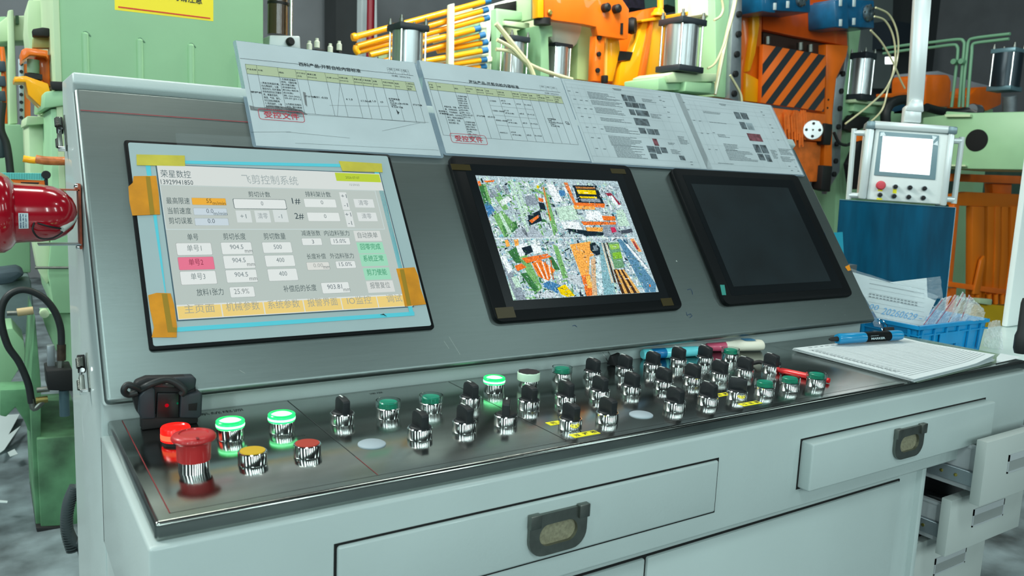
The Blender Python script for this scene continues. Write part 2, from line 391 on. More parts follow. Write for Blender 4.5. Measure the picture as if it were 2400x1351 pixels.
# ---- toggle latches on the left side
def latch(u, v, sc_, lb):
    P = at(u, v, XP(0)); e = PE.copy(); n = Vector((0, -PE.z, PE.y)); nx = Vector((-1, 0, 0))
    def q(a, c, d): return P+e*(a*sc_)+n*(c*sc_)+nx*d
    b = MB(); b.poly([q(-.034, -.010, 0), q(.034, -.010, 0), q(.034, .010, 0), q(-.034, .010, 0)], nx*.0018); o = b.build('toggle_latch', dsteel, con, lb)
    b = MB().poly([q(.002, -.008, .003), q(.034, -.006, .003), q(.034, .004, .003), q(.002, .008, .003)], nx*.009).bevel(.0012, 2); b.build('hook', blackm, o)
    b = MB().poly([q(-.036, -.004, .006), q(-.006, -.006, .006), q(-.006, .008, .006), q(-.036, .004, .006)], nx*.006).bevel(.0012, 2); b.build('lever', dsteel, o)
    for a0, c0 in ((.012, .011), (-.024, -.004)):
        pts = []
        for k in range(90):
            th = k*2*PI/10; h = a0+k*.018/90-.006; pts.append(q(h, c0, .010)+(n*math.cos(th)+nx*math.sin(th))*.0042)
        MB().tube(pts, .0007, 5, smooth=False).build('spring', dsteel, o)
    b = MB().cyl(q(.0, -.012, .008), q(0, .014, .008), .0030, 12); b.build('pivot_pin', chrome, o)
    b = MB().cyl(q(-.036, 0, .004), q(-.036, 0, .012), .004, 12); b.build('rivet', chrome, o)
latch(155, 312, .78, 'upper spring toggle latch on the left side')
latch(208, 873, .72, 'lower spring toggle latch on the left side')
# ------------------------------------------------------------------ screens
def rrect(x0, x1, y0, y1, r, n=5):
    pts = []
    for cx, cy, a0 in ((x1-r, y1-r, 0), (x0+r, y1-r, PI/2), (x0+r, y0+r, PI), (x1-r, y0+r, 1.5*PI)):
        pts += [(cx+r*math.cos(a0+PI/2*i/n), cy+r*math.sin(a0+PI/2*i/n)) for i in range(n+1)]
    return pts
def slab(name, pts, d0, d1, m, parent, label=None, bev=0.):
    b = MB().poly([pw(x, t, d0) for x, t in pts], PN*(d1-d0))
    if bev: b.bevel(bev, 2, .9)
    return b.build(name, m, parent, label, smooth=bool(bev))
# left: operator touch panel
b1 = slab('touch_panel', rrect(.0526, .4326, .0577, .3580, .004), 0, .006, black, con, 'large lit touch screen with taped edges, leftmost of the three screens', .0012)
face = slab('front_foil', rrect(.0572, .4278, .0622, .3535, .003), .006, .0066, mat('panel_foil', (158, 176, 178), .45, noise=.05, nscale=8), b1)
SX0, SX1, SY0, SY1 = .0885, .4062, .0942, .3196
ES = .86
scr = slab('screen', [(SX0-.0015, SY0-.0015), (SX1+.0015, SY0-.0015), (SX1+.0015, SY1+.0015), (SX0-.0015, SY1+.0015)], .0066, .0070, mat('screen_edge', (70, 92, 104), .3), b1)
lcd = slab('display', [(SX0, SY0), (SX1, SY0), (SX1, SY1), (SX0, SY1)], .0070, .0072, emis('lcd_ground', (196, 210, 204), ES), b1, 'bright grey-green machine control page')
PS = (PO, EX, PE, PN)
def pp7(u, v): return pp(u, v, .0074)
layers = {}
def EL(c, lift):
    k = (c, lift)
    if k not in layers: layers[k] = TX(PO, EX, PE, PN, .0072+lift)
    return layers[k]
def erect(u0, v0, u1, v1, c, lift=.0002, rad=.002, border=None):
    a = pp7(u0, v0); d = pp7(u1, v1)
    if border: EL(border[0], lift-.00005).poly(rrect(a[0]-border[1], d[0]+border[1], d[1]-border[1], a[1]+border[1], rad))
    EL(c, lift).poly(rrect(a[0], d[0], d[1], a[1], rad) if rad else [(a[0], d[1]), (d[0], d[1]), (d[0], a[1]), (a[0], a[1])])
def etext(s, u0, v0, u1, h, c=(70, 90, 96), bold=0., lift=.0005):
    a = pp7(u0, v0); d = pp7(u1, v0); EL(c, lift).text(s, a[0], a[1], d[0]-a[0], h, bold)
# coordinates below: zoomed crop of the touch screen, origin (280,330), 2.649 px per px
def Z(x, y): return 280+x/2.649, 330+y/2.649
def er(x0, y0, x1, y1, c, **k): u0, v0 = Z(x0, y0); u1, v1 = Z(x1, y1); erect(u0, v0, u1, v1, c, **k)
def et(s, x0, y0, x1, h, c=(70, 90, 96), **k): u0, v0 = Z(x0, y0); u1, v1 = Z(x1, y0); etext(s, u0, v0, u1, h, c, **k)
WH = (238, 246, 243)
topy = pp7(*Z(900, 290))[1]
EL((228, 236, 232), .0002).rect(SX0, SX1, topy, SY1)
EL((214, 232, 232), .0001).rect(SX0, SX1-.014, pp7(*Z(700, 552))[1], topy-.0005)
EL((200, 212, 206), .00015).rect(SX0+.001, SX1-.015, pp7(*Z(700, 548))[1], topy-.001)
et('荣星数控', 258, 228, 445, .0118, (96, 116, 120)); et('13929941850', 258, 270, 458, .0072, (60, 82, 88))
et('飞剪控制系统', 765, 268, 1110, .0155, (170, 184, 184))
a = pp7(*Z(1350, 250)); EL((198, 222, 70), .0003).rect(a[0]-.0005, SX1-.001, a[1], SY1-.0015)
et('2026-07-07', 1405, 236, 1490, .0042, (110, 130, 60)); et('15:59:03', 1430, 281, 1490, .0038, (150, 160, 158))
for s, x, y in (('最高限速', 293, 393), ('当前速度', 302, 456), ('剪切误差', 309, 518)): et(s, x, y, x+145, .0100, (76, 96, 98))
er(447, 355, 664, 401, (250, 188, 72), rad=.001, border=((140, 150, 140), .0004)); er(458, 419, 670, 463, (212, 228, 236), rad=.001, border=((140, 156, 160), .0004)); er(466, 482, 680, 526, (212, 228, 236), rad=.001, border=((140, 156, 160), .0004))
et('55', 541, 388, 574, .0068, (120, 96, 50)); et('m/min', 580, 400, 660, .0058, (110, 90, 50)); et('0.0', 541, 451, 585, .0068, (110, 124, 132)); et('m/min', 587, 464, 670, .0058, (90, 110, 116)); et('0.0', 550, 513, 594, .0068, (96, 112, 120))
et('剪切计数', 803, 350, 938, .0092, (80, 98, 100))
er(706, 362, 1038, 424, WH, rad=.002, border=((60, 84, 90), .0009)); et('0', 880, 403, 895, .0066, (130, 144, 146))
er(720, 434, 825, 508, (226, 236, 234), rad=0); er(836, 434, 942, 508, (226, 236, 234), rad=0); er(950, 430, 1052, 506, (226, 236, 234), rad=0)
et('+1', 752, 483, 790, .0066, (130, 146, 150)); et('清零', 862, 486, 924, .0094, (160, 172, 174)); et('-1', 988, 483, 1012, .0066, (130, 146, 150))
et('排料架计数', 1157, 349, 1314, .0094, (76, 96, 98)); et('1#', 1075, 396, 1126, .0105, (52, 72, 80)); et('2#', 1092, 490, 1148, .0105, (52, 72, 80))
er(1143, 361, 1350, 415, WH, rad=.001, border=((150, 162, 160), .0003)); er(1163, 446, 1372, 500, WH, rad=.001, border=((150, 162, 160), .0003)); et('0', 1252, 396, 1267, .0066, (130, 144, 146)); et('0', 1272, 482, 1287, .0066, (130, 144, 146))
er(1363, 320, 1432, 430, (232, 240, 238), rad=0); er(1393, 436, 1462, 536, (232, 240, 238), rad=0)
et('+1', 1378, 356, 1412, .0066, (110, 124, 130)); et('-1', 1396, 412, 1420, .0066, (110, 124, 130)); et('+1', 1404, 471, 1440, .0066, (110, 124, 130)); et('-1', 1422, 524, 1446, .0066, (110, 124, 130))
er(1452, 362, 1585, 416, (232, 240, 238), rad=0); er(1473, 446, 1604, 500, (232, 240, 238), rad=0); et('清零', 1487, 402, 1548, .0090, (150, 162, 164)); et('清零', 1508, 485, 1568, .0090, (150, 162, 164))
et('单号', 424, 620, 492, .0100, (80, 98, 100)); et('剪切长度', 647, 616, 786, .0100, (80, 98, 100)); et('剪切数量', 898, 614, 1034, .0100, (80, 98, 100))
for i, (x0, y0, x1, y1) in enumerate([(350, 637, 578, 708), (361, 725, 593, 798), (374, 814, 607, 888)]):
    er(x0, y0, x1, y1, (244, 130, 158) if i == 1 else WH, rad=.0015, border=((150, 150, 150), .0003)); et('单号%d' % (i+1), x0+72, y0+52, x0+162, .0098, (150, 60, 84) if i == 1 else (130, 146, 146))
for i, (x0, y0, x1, y1) in enumerate([(628, 633, 828, 703), (642, 716, 845, 790), (657, 805, 860, 876)]):
    er(x0, y0, x1, y1, WH, rad=.0012, border=((150, 160, 160), .0003)); et('904.5', x0+60, y0+42, x0+143, .0068, (120, 136, 140)); et('mm', x0+152, y0+64, x0+200, .0042, (120, 130, 130))
for i, (x0, y0, x1, y1) in enumerate([(884, 632, 1075, 695), (900, 714, 1093, 778), (917, 799, 1111, 866)]):
    er(x0, y0, x1, y1, WH, rad=.0012, border=((150, 160, 160), .0003)); et(('500', '400', '400')[i], x0+76, y0+42, x0+126, .0068, (120, 136, 140))
et('减速张数', 1132, 592, 1250, .0088, (80, 98, 100)); et('内边料张力', 1274, 592, 1430, .0088, (80, 98, 100)); er(1130, 607, 1260, 648, WH, rad=.0012, border=((150, 160, 160), .0003)); er(1306, 604, 1435, 645, WH, rad=.0012, border=((150, 160, 160), .0003))
et('3', 1197, 640, 1210, .0062, (110, 124, 130)); et('15.0%', 1333, 636, 1408, .0064, (110, 124, 130))
et('长度补偿', 1166, 737, 1284, .0088, (80, 98, 100)); et('外边料张力', 1310, 734, 1458, .0088, (80, 98, 100)); er(1160, 757, 1308, 800, (232, 236, 230), rad=.0012, border=((150, 160, 160), .0003)); er(1340, 750, 1470, 790, WH, rad=.0012, border=((150, 160, 160), .0003))
et('0.00', 1206, 788, 1266, .0062, (170, 176, 172)); et('mm', 1268, 796, 1308, .0040, (120, 130, 130)); et('15.0%', 1366, 781, 1446, .0064, (110, 124, 130))
for i, (x0, y0, x1, y1, s) in enumerate([(1452, 560, 1630, 622, '自动换单'), (1470, 632, 1648, 698, '回零完成'), (1488, 706, 1672, 776, '系统正常'), (1510, 792, 1690, 860, '剪刀使能'), (1530, 874, 1712, 938, '报警复位')]):
    er(x0, y0, x1, y1, (168, 232, 200) if i in (1, 2, 3) else (228, 234, 230), rad=0); et(s, x0+30, y0+46, x0+154, .0100, (40, 150, 104) if i in (1, 2, 3) else (130, 142, 142))
et('放料1张力', 482, 966, 650, .0100, (80, 98, 100)); er(682, 911, 843, 968, WH, rad=.0012, border=((150, 160, 160), .0003)); et('25.9%', 714, 954, 808, .0074, (140, 150, 150))
et('补偿后的长度', 1022, 942, 1228, .0100, (80, 98, 100)); er(1250, 884, 1434, 942, WH, rad=.0012, border=((150, 160, 160), .0003)); et('903.81', 1293, 924, 1385, .0072, (110, 124, 130)); et('mm', 1392, 937, 1434, .0042, (120, 130, 130))
ty = pp7(*Z(720, 1012))[1]; EL((232, 240, 236), .0001).rect(SX0, SX1, SY0, ty+.002)
n6 = ['主页面', '机械参数', '系统参数', '报警界面', 'IO监控', '调试']; wd = (SX1-SX0)/6
for i, s in enumerate(n6):
    EL((250, 222, 138), .0002).rect(SX0+wd*i+.0008, SX0+wd*(i+1)-.0006, SY0+.001, ty); k = .036 if len(s) > 2 else .024; k = .042 if len(s) == 4 and s[0] != 'I' else k
    x = SX0+wd*(i+.5)-k/2; EL((172, 176, 158), .0005).text(s, x, SY0+.0075, k, .0125)
for (c, lf), T in layers.items():
    T.build('page_graphic', emis('page_%d_%d_%d' % c, c, ES), b1)
# masking tape: blue-green line round the display and amber pieces
tape = mat('cyan_tape', (84, 190, 206), .55); amber = mat('amber_tape', (206, 134, 12), .5, noise=.2, nscale=40); amberd = mat('amber_tape_over_cyan', (150, 118, 20), .5); yel = mat('yellow_tape', (196, 182, 62), .55, noise=.15, nscale=40)
def strip(name, pts, m, d, parent=b1, label=None):
    return slab(name, [pp(u, v, d) for u, v in pts], d-.0003, d, m, parent, label)
strip('tape_line', [Z(165, 118), Z(1630, 150), Z(1630, 168), Z(165, 138)], tape, .0070)
strip('tape_line', [Z(160, 140), Z(190, 140), Z(290, 950), Z(362, 1180), Z(318, 1180)], tape, .0070)
strip('tape_line', [Z(320, 1162), Z(1830, 1062), Z(1832, 1086), Z(322, 1190)], tape, .0071)
strip('tape_line', [Z(1574, 160), Z(1602, 160), Z(1826, 1070), Z(1802, 1074)], tape, .0072)
strip('tape_piece', [Z(105, 85), Z(405, 92), Z(408, 158), Z(108, 152)], yel, .0076, label='yellow masking tape at top left of the touch screen')
strip('tape_piece', [Z(1362, 126), Z(1628, 142), Z(1634, 196), Z(1385, 188)], yel, .0076, label='yellow masking tape at top right of the touch screen')
strip('tape_piece', [Z(88, 220), Z(228, 218), Z(244, 330), Z(252, 458), Z(80, 465), Z(62, 380), Z(55, 285), Z(82, 262)], amber, .0076, label='amber tape patch on left edge of the touch screen')
strip('tape_piece', [Z(178, 960), Z(230, 945), Z(318, 948), Z(340, 1020), Z(358, 1160), Z(355, 1222), Z(200, 1222), Z(214, 1160), Z(190, 1050)], amber, .0076, label='amber tape patch at lower left of the touch screen')
strip('tape_piece', [Z(1718, 795), Z(1832, 786), Z(1856, 840), Z(1868, 915), Z(1904, 1016), Z(1772, 1030), Z(1745, 900)], amber, .0076, label='amber tape patch at lower right of the touch screen')
strip('tape_overlap', [Z(163, 222), Z(190, 222), Z(218, 458), Z(190, 460)], amberd, .0078)
strip('tape_overlap', [Z(262, 950), Z(296, 950), Z(330, 1158), Z(356, 1162), Z(356, 1190), Z(300, 1190)], amberd, .0078)
strip('tape_overlap', [Z(1740, 800), Z(1766, 798), Z(1812, 1022), Z(1788, 1026)], amberd, .0078)
strip('pen_tick', [Z(1618, 1082), Z(1640, 1074), Z(1660, 1092), Z(1640, 1082)], ink, .0078)

# middle and right: black framed monitors
def monitor(x0, x1, label, disp, dlabel, dm):
    o = slab('monitor', rrect(x0, x1, .0580, .3596, .013), 0, .010, black, con, label, .002)
    slab('glass_front', rrect(x0+.0245, x1-.0265, .0760, .3440, .002), .010, .0104, mat('screen_glass_dark', (14, 19, 22), .3, spec=.3), o)
    return o
m2 = monitor(.5360, .9290, 'black framed monitor showing four camera pictures, middle screen', None, None, None)
m3 = monitor(1.0382, 1.4300, 'black framed monitor switched off, rightmost screen', None, None, None)
MX0, MX1, MY0, MY1 = .5765, .8832, .0922, .3218
slab('display', [(1.0765, .0938), (1.3738, .0938), (1.3738, .3232), (1.0765, .3232)], .0104, .0107, mat('dead_display', (20, 30, 34), .45, spec=.35, noise=.3, nscale=12), m3)
slab('film_tab', [pp(1688, 668, .011), pp(1698, 668, .011), pp(1702, 692, .011), pp(1693, 692, .011)], .0104, .011, mat('teal_tab', (60, 140, 130), .3), m3)
cam_d = slab('display', [(MX0, MY0), (MX1, MY0), (MX1, MY1), (MX0, MY1)], .0104, .0106, emisn('cctv_ground', (176, 200, 206), 1.0), m2, 'four-way camera view of the machine line')
CL = {}
def cc(x, y): return pp(1040+x/3.295, 360+y/3.295, .0108)
def cpoly(pts, c, l):
    k = (c, l)
    if k not in CL: CL[k] = TX(PO, EX, PE, PN, .0106+l)
    P = [cc(*p) for p in pts]
    P = [(min(max(x, MX0), MX1), min(max(y, MY0), MY1)) for x, y in P]
    if len(set((round(a, 6), round(b_, 6)) for a, b_ in P)) >= 3: CL[k].poly(P)
GR, GD, GL, OR, OY, BK, BL, WT, GY, TL, YL, RD = (120, 180, 110), (60, 120, 70), (190, 225, 205), (236, 120, 50), (250, 176, 84), (30, 46, 56), (70, 130, 180), (235, 248, 250), (140, 156, 168), (120, 190, 200), (240, 210, 20), (200, 50, 90)
rs = random.Random(5)
quads = [([(210, 195), (780, 215), (885, 655), (360, 660)], [GR, GD, GL, GY, BK, WT, TL, GR]), ([(780, 215), (1325, 240), (1470, 650), (885, 655)], [GY, GL, TL, BK, WT, GY, (90, 110, 120)]),
         ([(360, 660), (885, 655), (1010, 1120), (515, 1150)], [GR, GD, GY, GL, BK, TL, BL, WT]), ([(885, 655), (1470, 650), (1645, 1085), (1010, 1120)], [TL, GY, WT, GL, BK, (110, 150, 170)])]
for Q, C in quads:   # small clutter of the live picture
    for i in range(700):
        s, t_ = rs.random(), rs.random()
        x = (Q[0][0]*(1-s)+Q[1][0]*s)*(1-t_)+(Q[3][0]*(1-s)+Q[2][0]*s)*t_; y = (Q[0][1]*(1-s)+Q[1][1]*s)*(1-t_)+(Q[3][1]*(1-s)+Q[2][1]*s)*t_
        a, bb, an = rs.uniform(3, 26), rs.uniform(1.5, 7), rs.choice([1.25, 1.2, 1.3, .1, -.5, .6]); ca, sa = math.cos(an), math.sin(an)
        pts = [(x+ca*p*a-sa*q*bb, y+sa*p*a+ca*q*bb) for p, q in ((-1, -1), (1, -1), (1, 1), (-1, 1))]
        cpoly(pts, rs.choice(C+[WT, GL, (170,196,204), (200,214,220)]), .0001+.00002*rs.randint(0, 3))
def cp(c, *pts, l=.0003): cpoly(pts, c, l)
cp(GD, (265, 245), (300, 235), (355, 400), (310, 410)); cp(GR, (300, 240), (322, 236), (372, 390), (350, 400)); cp(OR, (305, 212), (395, 205), (385, 220), (325, 224)); cp(OR, (256, 215), (280, 212), (292, 250), (268, 252))
cp(BL, (285, 395), (340, 360), (395, 440), (320, 500)); cp(GY, (340, 285), (385, 280), (430, 330), (360, 345)); cp(GR, (385, 320), (430, 300), (500, 430), (460, 440)); cp(WT, (430, 370), (500, 330), (525, 360), (450, 410)); cp(GY, (395, 250), (420, 240), (450, 290), (425, 300)); cp(GY, (450, 250), (480, 245), (510, 310), (480, 315))
cp(GL, (510, 210), (530, 210), (660, 600), (640, 610), l=.0004); cp(GL, (550, 225), (575, 225), (650, 480), (628, 480), l=.0004); cp(GR, (380, 480), (450, 440), (560, 560), (470, 650)); cp(GD, (450, 560), (560, 520), (570, 580), (480, 650)); cp(GL, (420, 460), (440, 455), (530, 620), (505, 640), l=.0004)
cp(GY, (625, 330), (700, 320), (740, 390), (640, 410)); cp(BK, (650, 480), (740, 440), (760, 520), (660, 560)); cp(OR, (660, 520), (730, 475), (735, 495), (680, 540), l=.0004); cp((170, 186, 196), (560, 580), (700, 560), (780, 650), (540, 655)); cp(BK, (600, 560), (640, 600), (650, 650), (610, 610))
cp(GR, (700, 270), (830, 330), (825, 345), (700, 290), l=.0004); cp(GR, (770, 300), (795, 300), (880, 600), (850, 640), l=.0004); cp(OR, (728, 340), (768, 350), (770, 378), (735, 370), l=.0004); cp(BK, (730, 375), (775, 385), (790, 440), (745, 430)); cp(YL, (715, 250), (730, 245), (738, 268), (722, 272), l=.0004); cp((200, 140, 80), (762, 262), (775, 260), (830, 520), (818, 520), l=.0005); cp(OR, (330, 520), (352, 515), (345, 545), (335, 550))
cp(WT, (790, 230), (850, 240), (920, 370), (850, 375)); cp(BL, (885, 285), (930, 285), (945, 325), (900, 330)); cp((226, 130, 70), (925, 225), (955, 225), (1020, 380), (1000, 385), l=.0004)
cp(BK, (1000, 245), (1180, 250), (1240, 390), (1040, 390)); cp((180, 120, 60), (1015, 255), (1165, 262), (1170, 275), (1025, 272), l=.0004); cp(YL, (1025, 280), (1170, 285), (1180, 318), (1040, 312), l=.0004); cp(YL, (1045, 330), (1180, 335), (1185, 348), (1060, 345), l=.0004); cp(GY, (1055, 350), (1200, 350), (1215, 378), (1065, 372), l=.0004)
cp(OR, (1000, 378), (1245, 388), (1240, 420), (1010, 405), l=.0004); cp(OY, (1000, 402), (1165, 410), (1170, 435), (1010, 430), l=.0005); cp(WT, (1090, 440), (1200, 445), (1250, 520), (1110, 515), l=.0004); cp(OR, (1220, 482), (1322, 486), (1328, 520), (1232, 518), l=.0005); cp(OR, (1060, 525), (1330, 530), (1328, 550), (1080, 555), l=.0005); cp(OY, (1095, 570), (1230, 572), (1225, 605), (1105, 600), l=.0005)
cp((150, 50, 70), (1245, 305), (1290, 305), (1370, 395), (1330, 400), l=.0004); cp(WT, (1270, 330), (1300, 325), (1350, 400), (1330, 405), l=.0005); cp(GL, (860, 420), (990, 400), (1050, 510), (900, 520)); cp(WT, (900, 520), (1040, 530), (1070, 590), (930, 580)); cp(BK, (930, 585), (960, 580), (1240, 610), (1230, 635), (1100, 640), l=.0004); cp(GL, (1330, 440), (1380, 430), (1440, 560), (1350, 560)); cp(GY, (1220, 560), (1320, 548), (1385, 640), (1240, 645), l=.0005)
cp(RD, (1285, 572), (1320, 570), (1335, 605), (1300, 615), l=.0006); cp((70, 80, 92), (1340, 600), (1450, 580), (1460, 610), (1380, 625), l=.0006)
cp(OY, (470, 672), (495, 665), (512, 715), (485, 725), l=.0004); cp(OY, (540, 665), (575, 662), (580, 715), (552, 718), l=.0004); cp(GD, (495, 760), (560, 720), (620, 840), (560, 850)); cp(WT, (555, 715), (640, 690), (680, 770), (590, 800), l=.0004); cp(BK, (600, 730), (670, 710), (690, 760), (630, 790), l=.0005); cp(WT, (670, 700), (740, 690), (760, 760), (700, 780), l=.0005)
cp(GR, (580, 800), (640, 780), (760, 1040), (720, 1075), l=.0004); cp(GD, (590, 930), (640, 920), (735, 1050), (700, 1070), l=.0005); cp(OR, (600, 810), (800, 775), (830, 800), (640, 850), l=.0006); cp((250, 140, 60), (680, 850), (740, 820), (860, 900), (810, 985), (730, 950), l=.0006)
for k in range(7): cp(WT if k % 2 else (200, 90, 30), (690+k*22, 850-k*4), (697+k*22, 848-k*4), (765+k*14, 962+k*2), (758+k*14, 966+k*2), l=.0007)
cp(OR, (545, 870), (600, 850), (640, 880), (570, 910), l=.0005); cp(BL, (760, 1010), (810, 985), (905, 1020), (880, 1085), l=.0005); cp(BL, (765, 1030), (800, 1000), (850, 1010), (830, 1060), l=.0006); cp(GR, (840, 700), (880, 720), (960, 960), (920, 970), l=.0005); cp(GD, (800, 790), (840, 800), (900, 900), (860, 900)); cp(WT, (410, 800), (470, 780), (530, 900), (500, 930), l=.0005); cp(GL, (520, 960), (560, 945), (600, 1030), (560, 1040), l=.0006); cp(GY, (440, 830), (520, 900), (640, 1130), (560, 1140), l=.0003); cp(GL, (470, 1000), (500, 1000), (560, 1130), (520, 1140), l=.0004)
cp(YL, (875, 1040), (935, 1012), (1012, 1100), (960, 1120), (905, 1090), l=.0008); cp((190, 205, 210), (850, 930), (1040, 940), (1080, 1040), (1000, 1000), l=.0004); cp((200, 214, 220), (780, 1060), (880, 1090), (820, 1120), (750, 1110), l=.0004)
cp(OY, (972, 705), (1130, 680), (1160, 790), (1125, 800), (1120, 940), (1060, 945), l=.0006); cp(OR, (1060, 945), (1130, 935), (1160, 1110), (1105, 1112), l=.0006); cp((250, 190, 90), (1095, 950), (1130, 940), (1150, 1040), (1110, 1040), l=.0007)
cp(BK, (1125, 700), (1165, 688), (1205, 730), (1208, 780), (1170, 792), (1132, 750), l=.0008); cp((120, 140, 150), (1150, 715), (1180, 710), (1190, 750), (1160, 755), l=.0009); cp((214, 180, 140), (1150, 800), (1170, 800), (1175, 1000), (1155, 1000), l=.0007); cp((214, 180, 140), (1135, 820), (1160, 815), (1190, 1110), (1150, 1112), l=.0007)
for k in range(5): cp((210, 235, 240), (1163+k*6, 795+k*62), (1196+k*6, 795+k*62), (1214+k*5, 845+k*60), (1178+k*5, 842+k*60), l=.0008)
cp((130, 180, 190), (1200, 690), (1250, 685), (1330, 1090), (1235, 1095), l=.0004)
for k in range(4): cp((70, 60, 50) if k % 2 else (220, 214, 190), (1215+k*14, 690), (1225+k*14, 690), (1310+k*22, 1000), (1294+k*22, 1000), l=.0006)
cp((110, 160, 120), (1265, 690), (1350, 688), (1395, 880), (1320, 895), l=.0007); cp((150, 200, 90), (1275, 705), (1350, 700), (1355, 735), (1290, 745), l=.0008); cp((130, 190, 60), (1300, 770), (1365, 760), (1378, 810), (1310, 818), l=.0008)
for k in range(6): cp((226, 176, 96) if k % 2 else (70, 50, 36), (1308+k*14, 898), (1322+k*14, 898), (1400+k*24, 1090), (1376+k*24, 1092), l=.0007)
cp((90, 140, 170), (1340, 665), (1370, 662), (1640, 1010), (1640, 1080), (1560, 1085), l=.0005); cp((50, 90, 120), (1380, 665), (1395, 665), (1575, 880), (1570, 895), l=.0006)
for k in range(6): cp(WT, (1402+k*27, 700+k*32), (1420+k*27, 700+k*32), (1444+k*27, 732+k*32), (1424+k*27, 734+k*32), l=.0007)
cp((240, 170, 110), (1435, 660), (1465, 658), (1530, 760), (1500, 760), l=.0006); cp((160, 60, 60), (1455, 680), (1470, 680), (1505, 740), (1490, 745), l=.0007); cp(OR, (1584, 1015), (1594, 1012), (1598, 1030), (1588, 1034), l=.0008)
for Q, C in quads:
    for i in range(230):
        s, t_ = rs.random(), rs.random()
        x = (Q[0][0]*(1-s)+Q[1][0]*s)*(1-t_)+(Q[3][0]*(1-s)+Q[2][0]*s)*t_; y = (Q[0][1]*(1-s)+Q[1][1]*s)*(1-t_)+(Q[3][1]*(1-s)+Q[2][1]*s)*t_
        a, bb, an = rs.uniform(2, 15), rs.uniform(.7, 2.6), rs.choice([1.25, 1.2, 1.3, .1, -.5, .6, .05]); ca, sa = math.cos(an), math.sin(an)
        cpoly([(x+ca*p*a-sa*q*bb, y+sa*p*a+ca*q*bb) for p, q in ((-1, -1), (1, -1), (1, 1), (-1, 1))], rs.choice([WT, GY, GL, BK, (60, 80, 90), (200, 214, 220), GD, (170, 196, 204)]), .00085)
cp(WT, (362, 655), (1470, 650), (1471, 655), (363, 660), l=.0009)
for (c, lf), T in CL.items(): T.build('camera_picture', emisn('cctv_%d_%d_%d' % c, c, 1.0), m2)
for x, y, c in ((935, 1094, (50, 50, 20)), (1500, 1060, (236, 244, 246))):
    a = cc(x, y); T = TX(PO, EX, PE, PN, .0118); T.text('Camera 01', a[0], a[1], .017, .003); T.build('camera_caption', emis('cap_%d' % c[0], c, 1.0), m2)
# brown tape corners on the middle monitor
bt = mat('brown_tape', (52, 44, 14), .35)
for (a, b_), (c, d) in [((1056, 384), (1105, 400)), ((1160, 722), (1210, 744)), ((1548, 700), (1580, 716)), ((1430, 395), (1468, 408))]:
    p, q = pp(a, b_, .0108), pp(c, d, .0108); slab('tape_corner', [(p[0], q[1]), (q[0], q[1]), (q[0], p[1]), (p[0], p[1])], .0100, .0108, bt, m2)
# ------------------------------------------------------------------ push buttons and switches
def mesh_of(b, m, smooth=True):
    bmesh.ops.recalc_face_normals(b.bm, faces=b.bm.faces[:]); me = bpy.data.meshes.new('control_mesh'); b.bm.to_mesh(me); b.bm.free(); me.materials.append(m)
    for p in me.polygons: p.use_smooth = True
    me.set_sharp_from_angle(angle=.6); return me
RB = .0147
Z0 = Vector((0, 0, 0)); UZ = Vector((0, 0, 1))
ring_me = mesh_of(MB().lathe(Z0, UZ, [(RB*.98, 0), (RB, .0006), (RB, .0120), (RB-.0007, .0130), (RB-.0016, .0130), (RB-.0018, .0112), (0, .0112)], 40, cap=False), chrome)
def kn():
    b = MB(); b.lathe(Z0, UZ, [(.0127, .0112), (.0127, .0135), (.011, .0148), (0, .0150)], 32, cap=False)
    return b
disc_me = mesh_of(kn(), knobm)
def vane():
    # handle along +Y : far end curved down
    b = MB(); pts = [(-.0130, .0135), (-.0134, .0285), (-.0118, .0302), (-.002, .0318), (.006, .0318), (.0105, .0296), (.0124, .0255), (.0128, .0135)]
    b.poly([(-.0048, y, z) for y, z in pts], (.0096, 0, 0)); b.bevel(.0012, 2, .5); return b
vane_me = mesh_of(vane(), knobm)
mark_me = mesh_of(MB().box(-.0009, .0009, .000, .0095, .0316, .0320), mat('mark_white', (214, 220, 216), .5))
gcap = mat('cap_green', (6, 132, 104), .3, coat=.5); ycap = mat('cap_yellow', (196, 158, 22), .45); rcap = mat('cap_red', (164, 52, 36), .45)
gcap_me = mesh_of(MB().lathe(Z0, UZ, [(.0118, .0112), (.0118, .0188), (.0108, .0198), (.0095, .0196), (0, .0180)], 36, cap=False), gcap)
shroud_me = mesh_of(MB().lathe(Z0, UZ, [(.0150, .0122), (.0155, .0130), (.0155, .0215), (.0143, .0215), (.0140, .0135), (.0125, .0128)], 36, cap=False), glassc)
def flat_cap(m): return mesh_of(MB().lathe(Z0, UZ, [(RB-.0018, .0112), (RB-.0020, .0136), (0, .0142)], 36, cap=False), m)
ycap_me, rcap_me = flat_cap(ycap), flat_cap(rcap)
litg = mat('lens_green_lit', (20, 190, 90), .2, trans=.5, emit=(10, 230, 90), es=.55); litc = emis('lamp_core_green', (150, 255, 190), 3.2)
litr = mat('lens_red_lit', (226, 20, 16), .25, emit=(255, 20, 10), es=1.3); litrc = emis('lamp_core_red', (255, 90, 60), 2.2)
lg_me = mesh_of(MB().lathe(Z0, UZ, [(.0150, .0125), (.0155, .0135), (.0155, .0202), (.0146, .0212), (.0122, .0212), (.0118, .0198)], 36, cap=False), litg)
lc_me = mesh_of(MB().lathe(Z0, UZ, [(.0128, .0130), (.01560, .0146), (.01565, .0172), (.0128, .0185)], 36, cap=False), litc)
lt_me = mesh_of(MB().lathe(Z0, UZ, [(.0118, .0198), (.0105, .0206), (0, .0203)], 36, cap=False), litc)
wcap = mat('cap_white', (196, 222, 200), .4); 
used = {}
